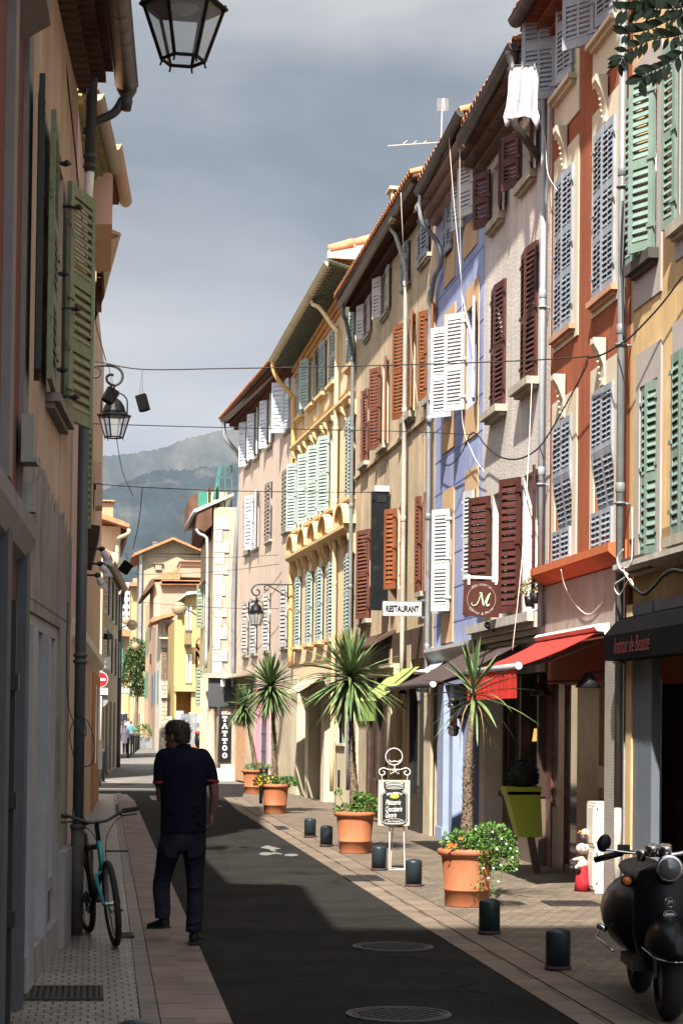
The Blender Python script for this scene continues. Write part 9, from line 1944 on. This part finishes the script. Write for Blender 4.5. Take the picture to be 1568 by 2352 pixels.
# site fence with a white sheet in the cinema porch
r = thing('site_fence', nt(900, 1960, 84), 'grey mesh site fence with a white sheet and orange panel before the cinema', 'barrier'); q = MB()
for x0, x1, y0, y1 in ((850, 990, 1680, 1686), (850, 990, 1950, 1956), (850, 855, 1680, 1960), (918, 923, 1680, 1960), (985, 990, 1680, 1960)): slab(q, x0, x1, y0, y1, 84, .03)
for i in range(26): slab(q, 855 + i * 5.2, 856 + i * 5.2, 1686, 1950, 84.01, .01)
q.build('mesh_panel', M_zinc, r); q = MB(); q.prism([nt(x, y, 84.3) for x, y in ((920, 1670), (1015, 1682), (1010, 1800), (960, 1790), (925, 1700))], (0, .02, 0)); q.build('white_sheet', M_whitepaint, r); q = MB(); slab(q, 870, 1010, 1735, 1800, 84.5, .1); q.build('striped_panel', mat('orange_white', (0.6, 0.5, 0.4), 0.8, 0.1, 2, col2=(0.6, 0.2, 0.03), ps=1.6, patch=0.6, pw=.02), r)
q = MB(); slab(q, 930, 1015, 1958, 1972, 83.5, .3); q.build('red_foot', mat('red_foot', (0.4, 0.1, 0.06)), r)
r = thing('parked_scooter', nt(1005, 1990, 66), 'rear end of a dark parked scooter with a red tail light by the corner house', 'scooter'); q = MB(); q.smooth = True; c = nt(1004, 1905, 66); q.ell(c, .13, .5, .28, 14, 9); q.build('body', M_black, r, smooth=True); q = MB(); q.smooth = True; q.ell(nt(1000, 1845, 65.8), .12, .1, .055, 12, 8); q.build('tail_light', mat('tail_red', (0.45, 0.01, 0.012), 0.3), r)
q = MB(); q.smooth = True; c = Vector((c.x, 65.9, .25)); q.tube([c + Vector((0, .2 * cos(a), .2 * sin(a))) for a in [2 * pi * i / 20 for i in range(20)]], .05, 8, closed=True); q.build('wheel', M_tyre, r)
q = MB(); a = AY('D', 28, 1115, 12.4); q.box((a.x + .02, 12.35, a.z - .16), (a.x + .14, 12.5, a.z + .02)); o = q.build('junction_box', mat('pale_box', (0.22, 0.21, 0.19))); tag(o, 'pale grey junction box under the black cable bunch on the far left', 'junction box')
# leafy branch at the top right
r = thing('tree_branch', AY('F', 1400, 150, 7.5), 'dark leafy branch hanging into the top right corner', 'tree branch'); f2 = lambda x, y, d=0.0: AY('F', x, y, 7.5 + d)
q = MB(); q.smooth = True
st_ = [[(1760, -60), (1600, 60), (1470, 130), (1350, 185), (1200, 215)], [(1700, -30), (1560, 40), (1430, 50), (1330, 40), (1180, 60)], [(1760, 120), (1600, 300), (1450, 410), (1330, 470), (1290, 520)], [(1650, -100), (1500, -40), (1380, -20), (1260, -10)], [(1600, 200), (1500, 230), (1370, 250), (1220, 320), (1160, 400)]]
for s_ in st_: P_ = bez([f2(*a) for a in s_], 6); q.tube(P_, [.0035 - .0022 * i / len(P_) for i in range(len(P_))], 5)
q.build('twigs', mat('dark_twig', (0.03, 0.022, 0.015), 0.9), r)
q = MB(); rb = random.Random(4)
for s_ in st_:
    P_ = bez([f2(*a) for a in s_], 5)
    for i in range(2, len(P_)):
        for sg in (-1, 1):
            if rb.random() < .12: continue
            t = (P_[i] - P_[i - 1]).normalized(); o_ = P_[i]; L_ = rb.uniform(.045, .075); dn = Vector((t.z * sg, rb.uniform(-.5, .5), -t.x * sg)); d_ = (dn + t * .8 + Vector((0, 0, -.35))).normalized(); w_ = d_.cross(Vector((rb.uniform(-.4, .4), 1, rb.uniform(-.4, .4)))).normalized() * L_ * .19; vs = [o_]
            for u_, k in ((.12, .35), (.3, .85), (.5, 1), (.7, .8), (.87, .4)): vs += [o_ + d_ * L_ * u_ + w_ * k, o_ + d_ * L_ * u_ - w_ * k]
            vs.append(o_ + d_ * L_); q.add(vs, [(0, 1, 2), (1, 3, 4, 2), (3, 5, 6, 4), (5, 7, 8, 6), (7, 9, 10, 8), (9, 11, 10)])
q.build('leaves', mat('branch_leaf', (0.018, 0.035, 0.012), 0.5), r)

# ------------------------------------------------------------------ air
hz_ = MB(); hz_.box((-3600, -60, -2.0), (3800, 6200, 900)); ho = hz_.build('haze', bpy.data.materials.new('haze_air')); tag(ho, kind='stuff')
hm = ho.data.materials[0]; hm.use_nodes = True; N_ = hm.node_tree.nodes; N_.clear(); vo = N_.new('ShaderNodeOutputMaterial'); pv = N_.new('ShaderNodeVolumePrincipled')
pv.inputs['Color'].default_value = (0.45, 0.65, 1.0, 1); pv.inputs['Density'].default_value = 0.000019; pv.inputs['Anisotropy'].default_value = 0.0
hm.node_tree.links.new(pv.outputs[0], vo.inputs['Volume'])
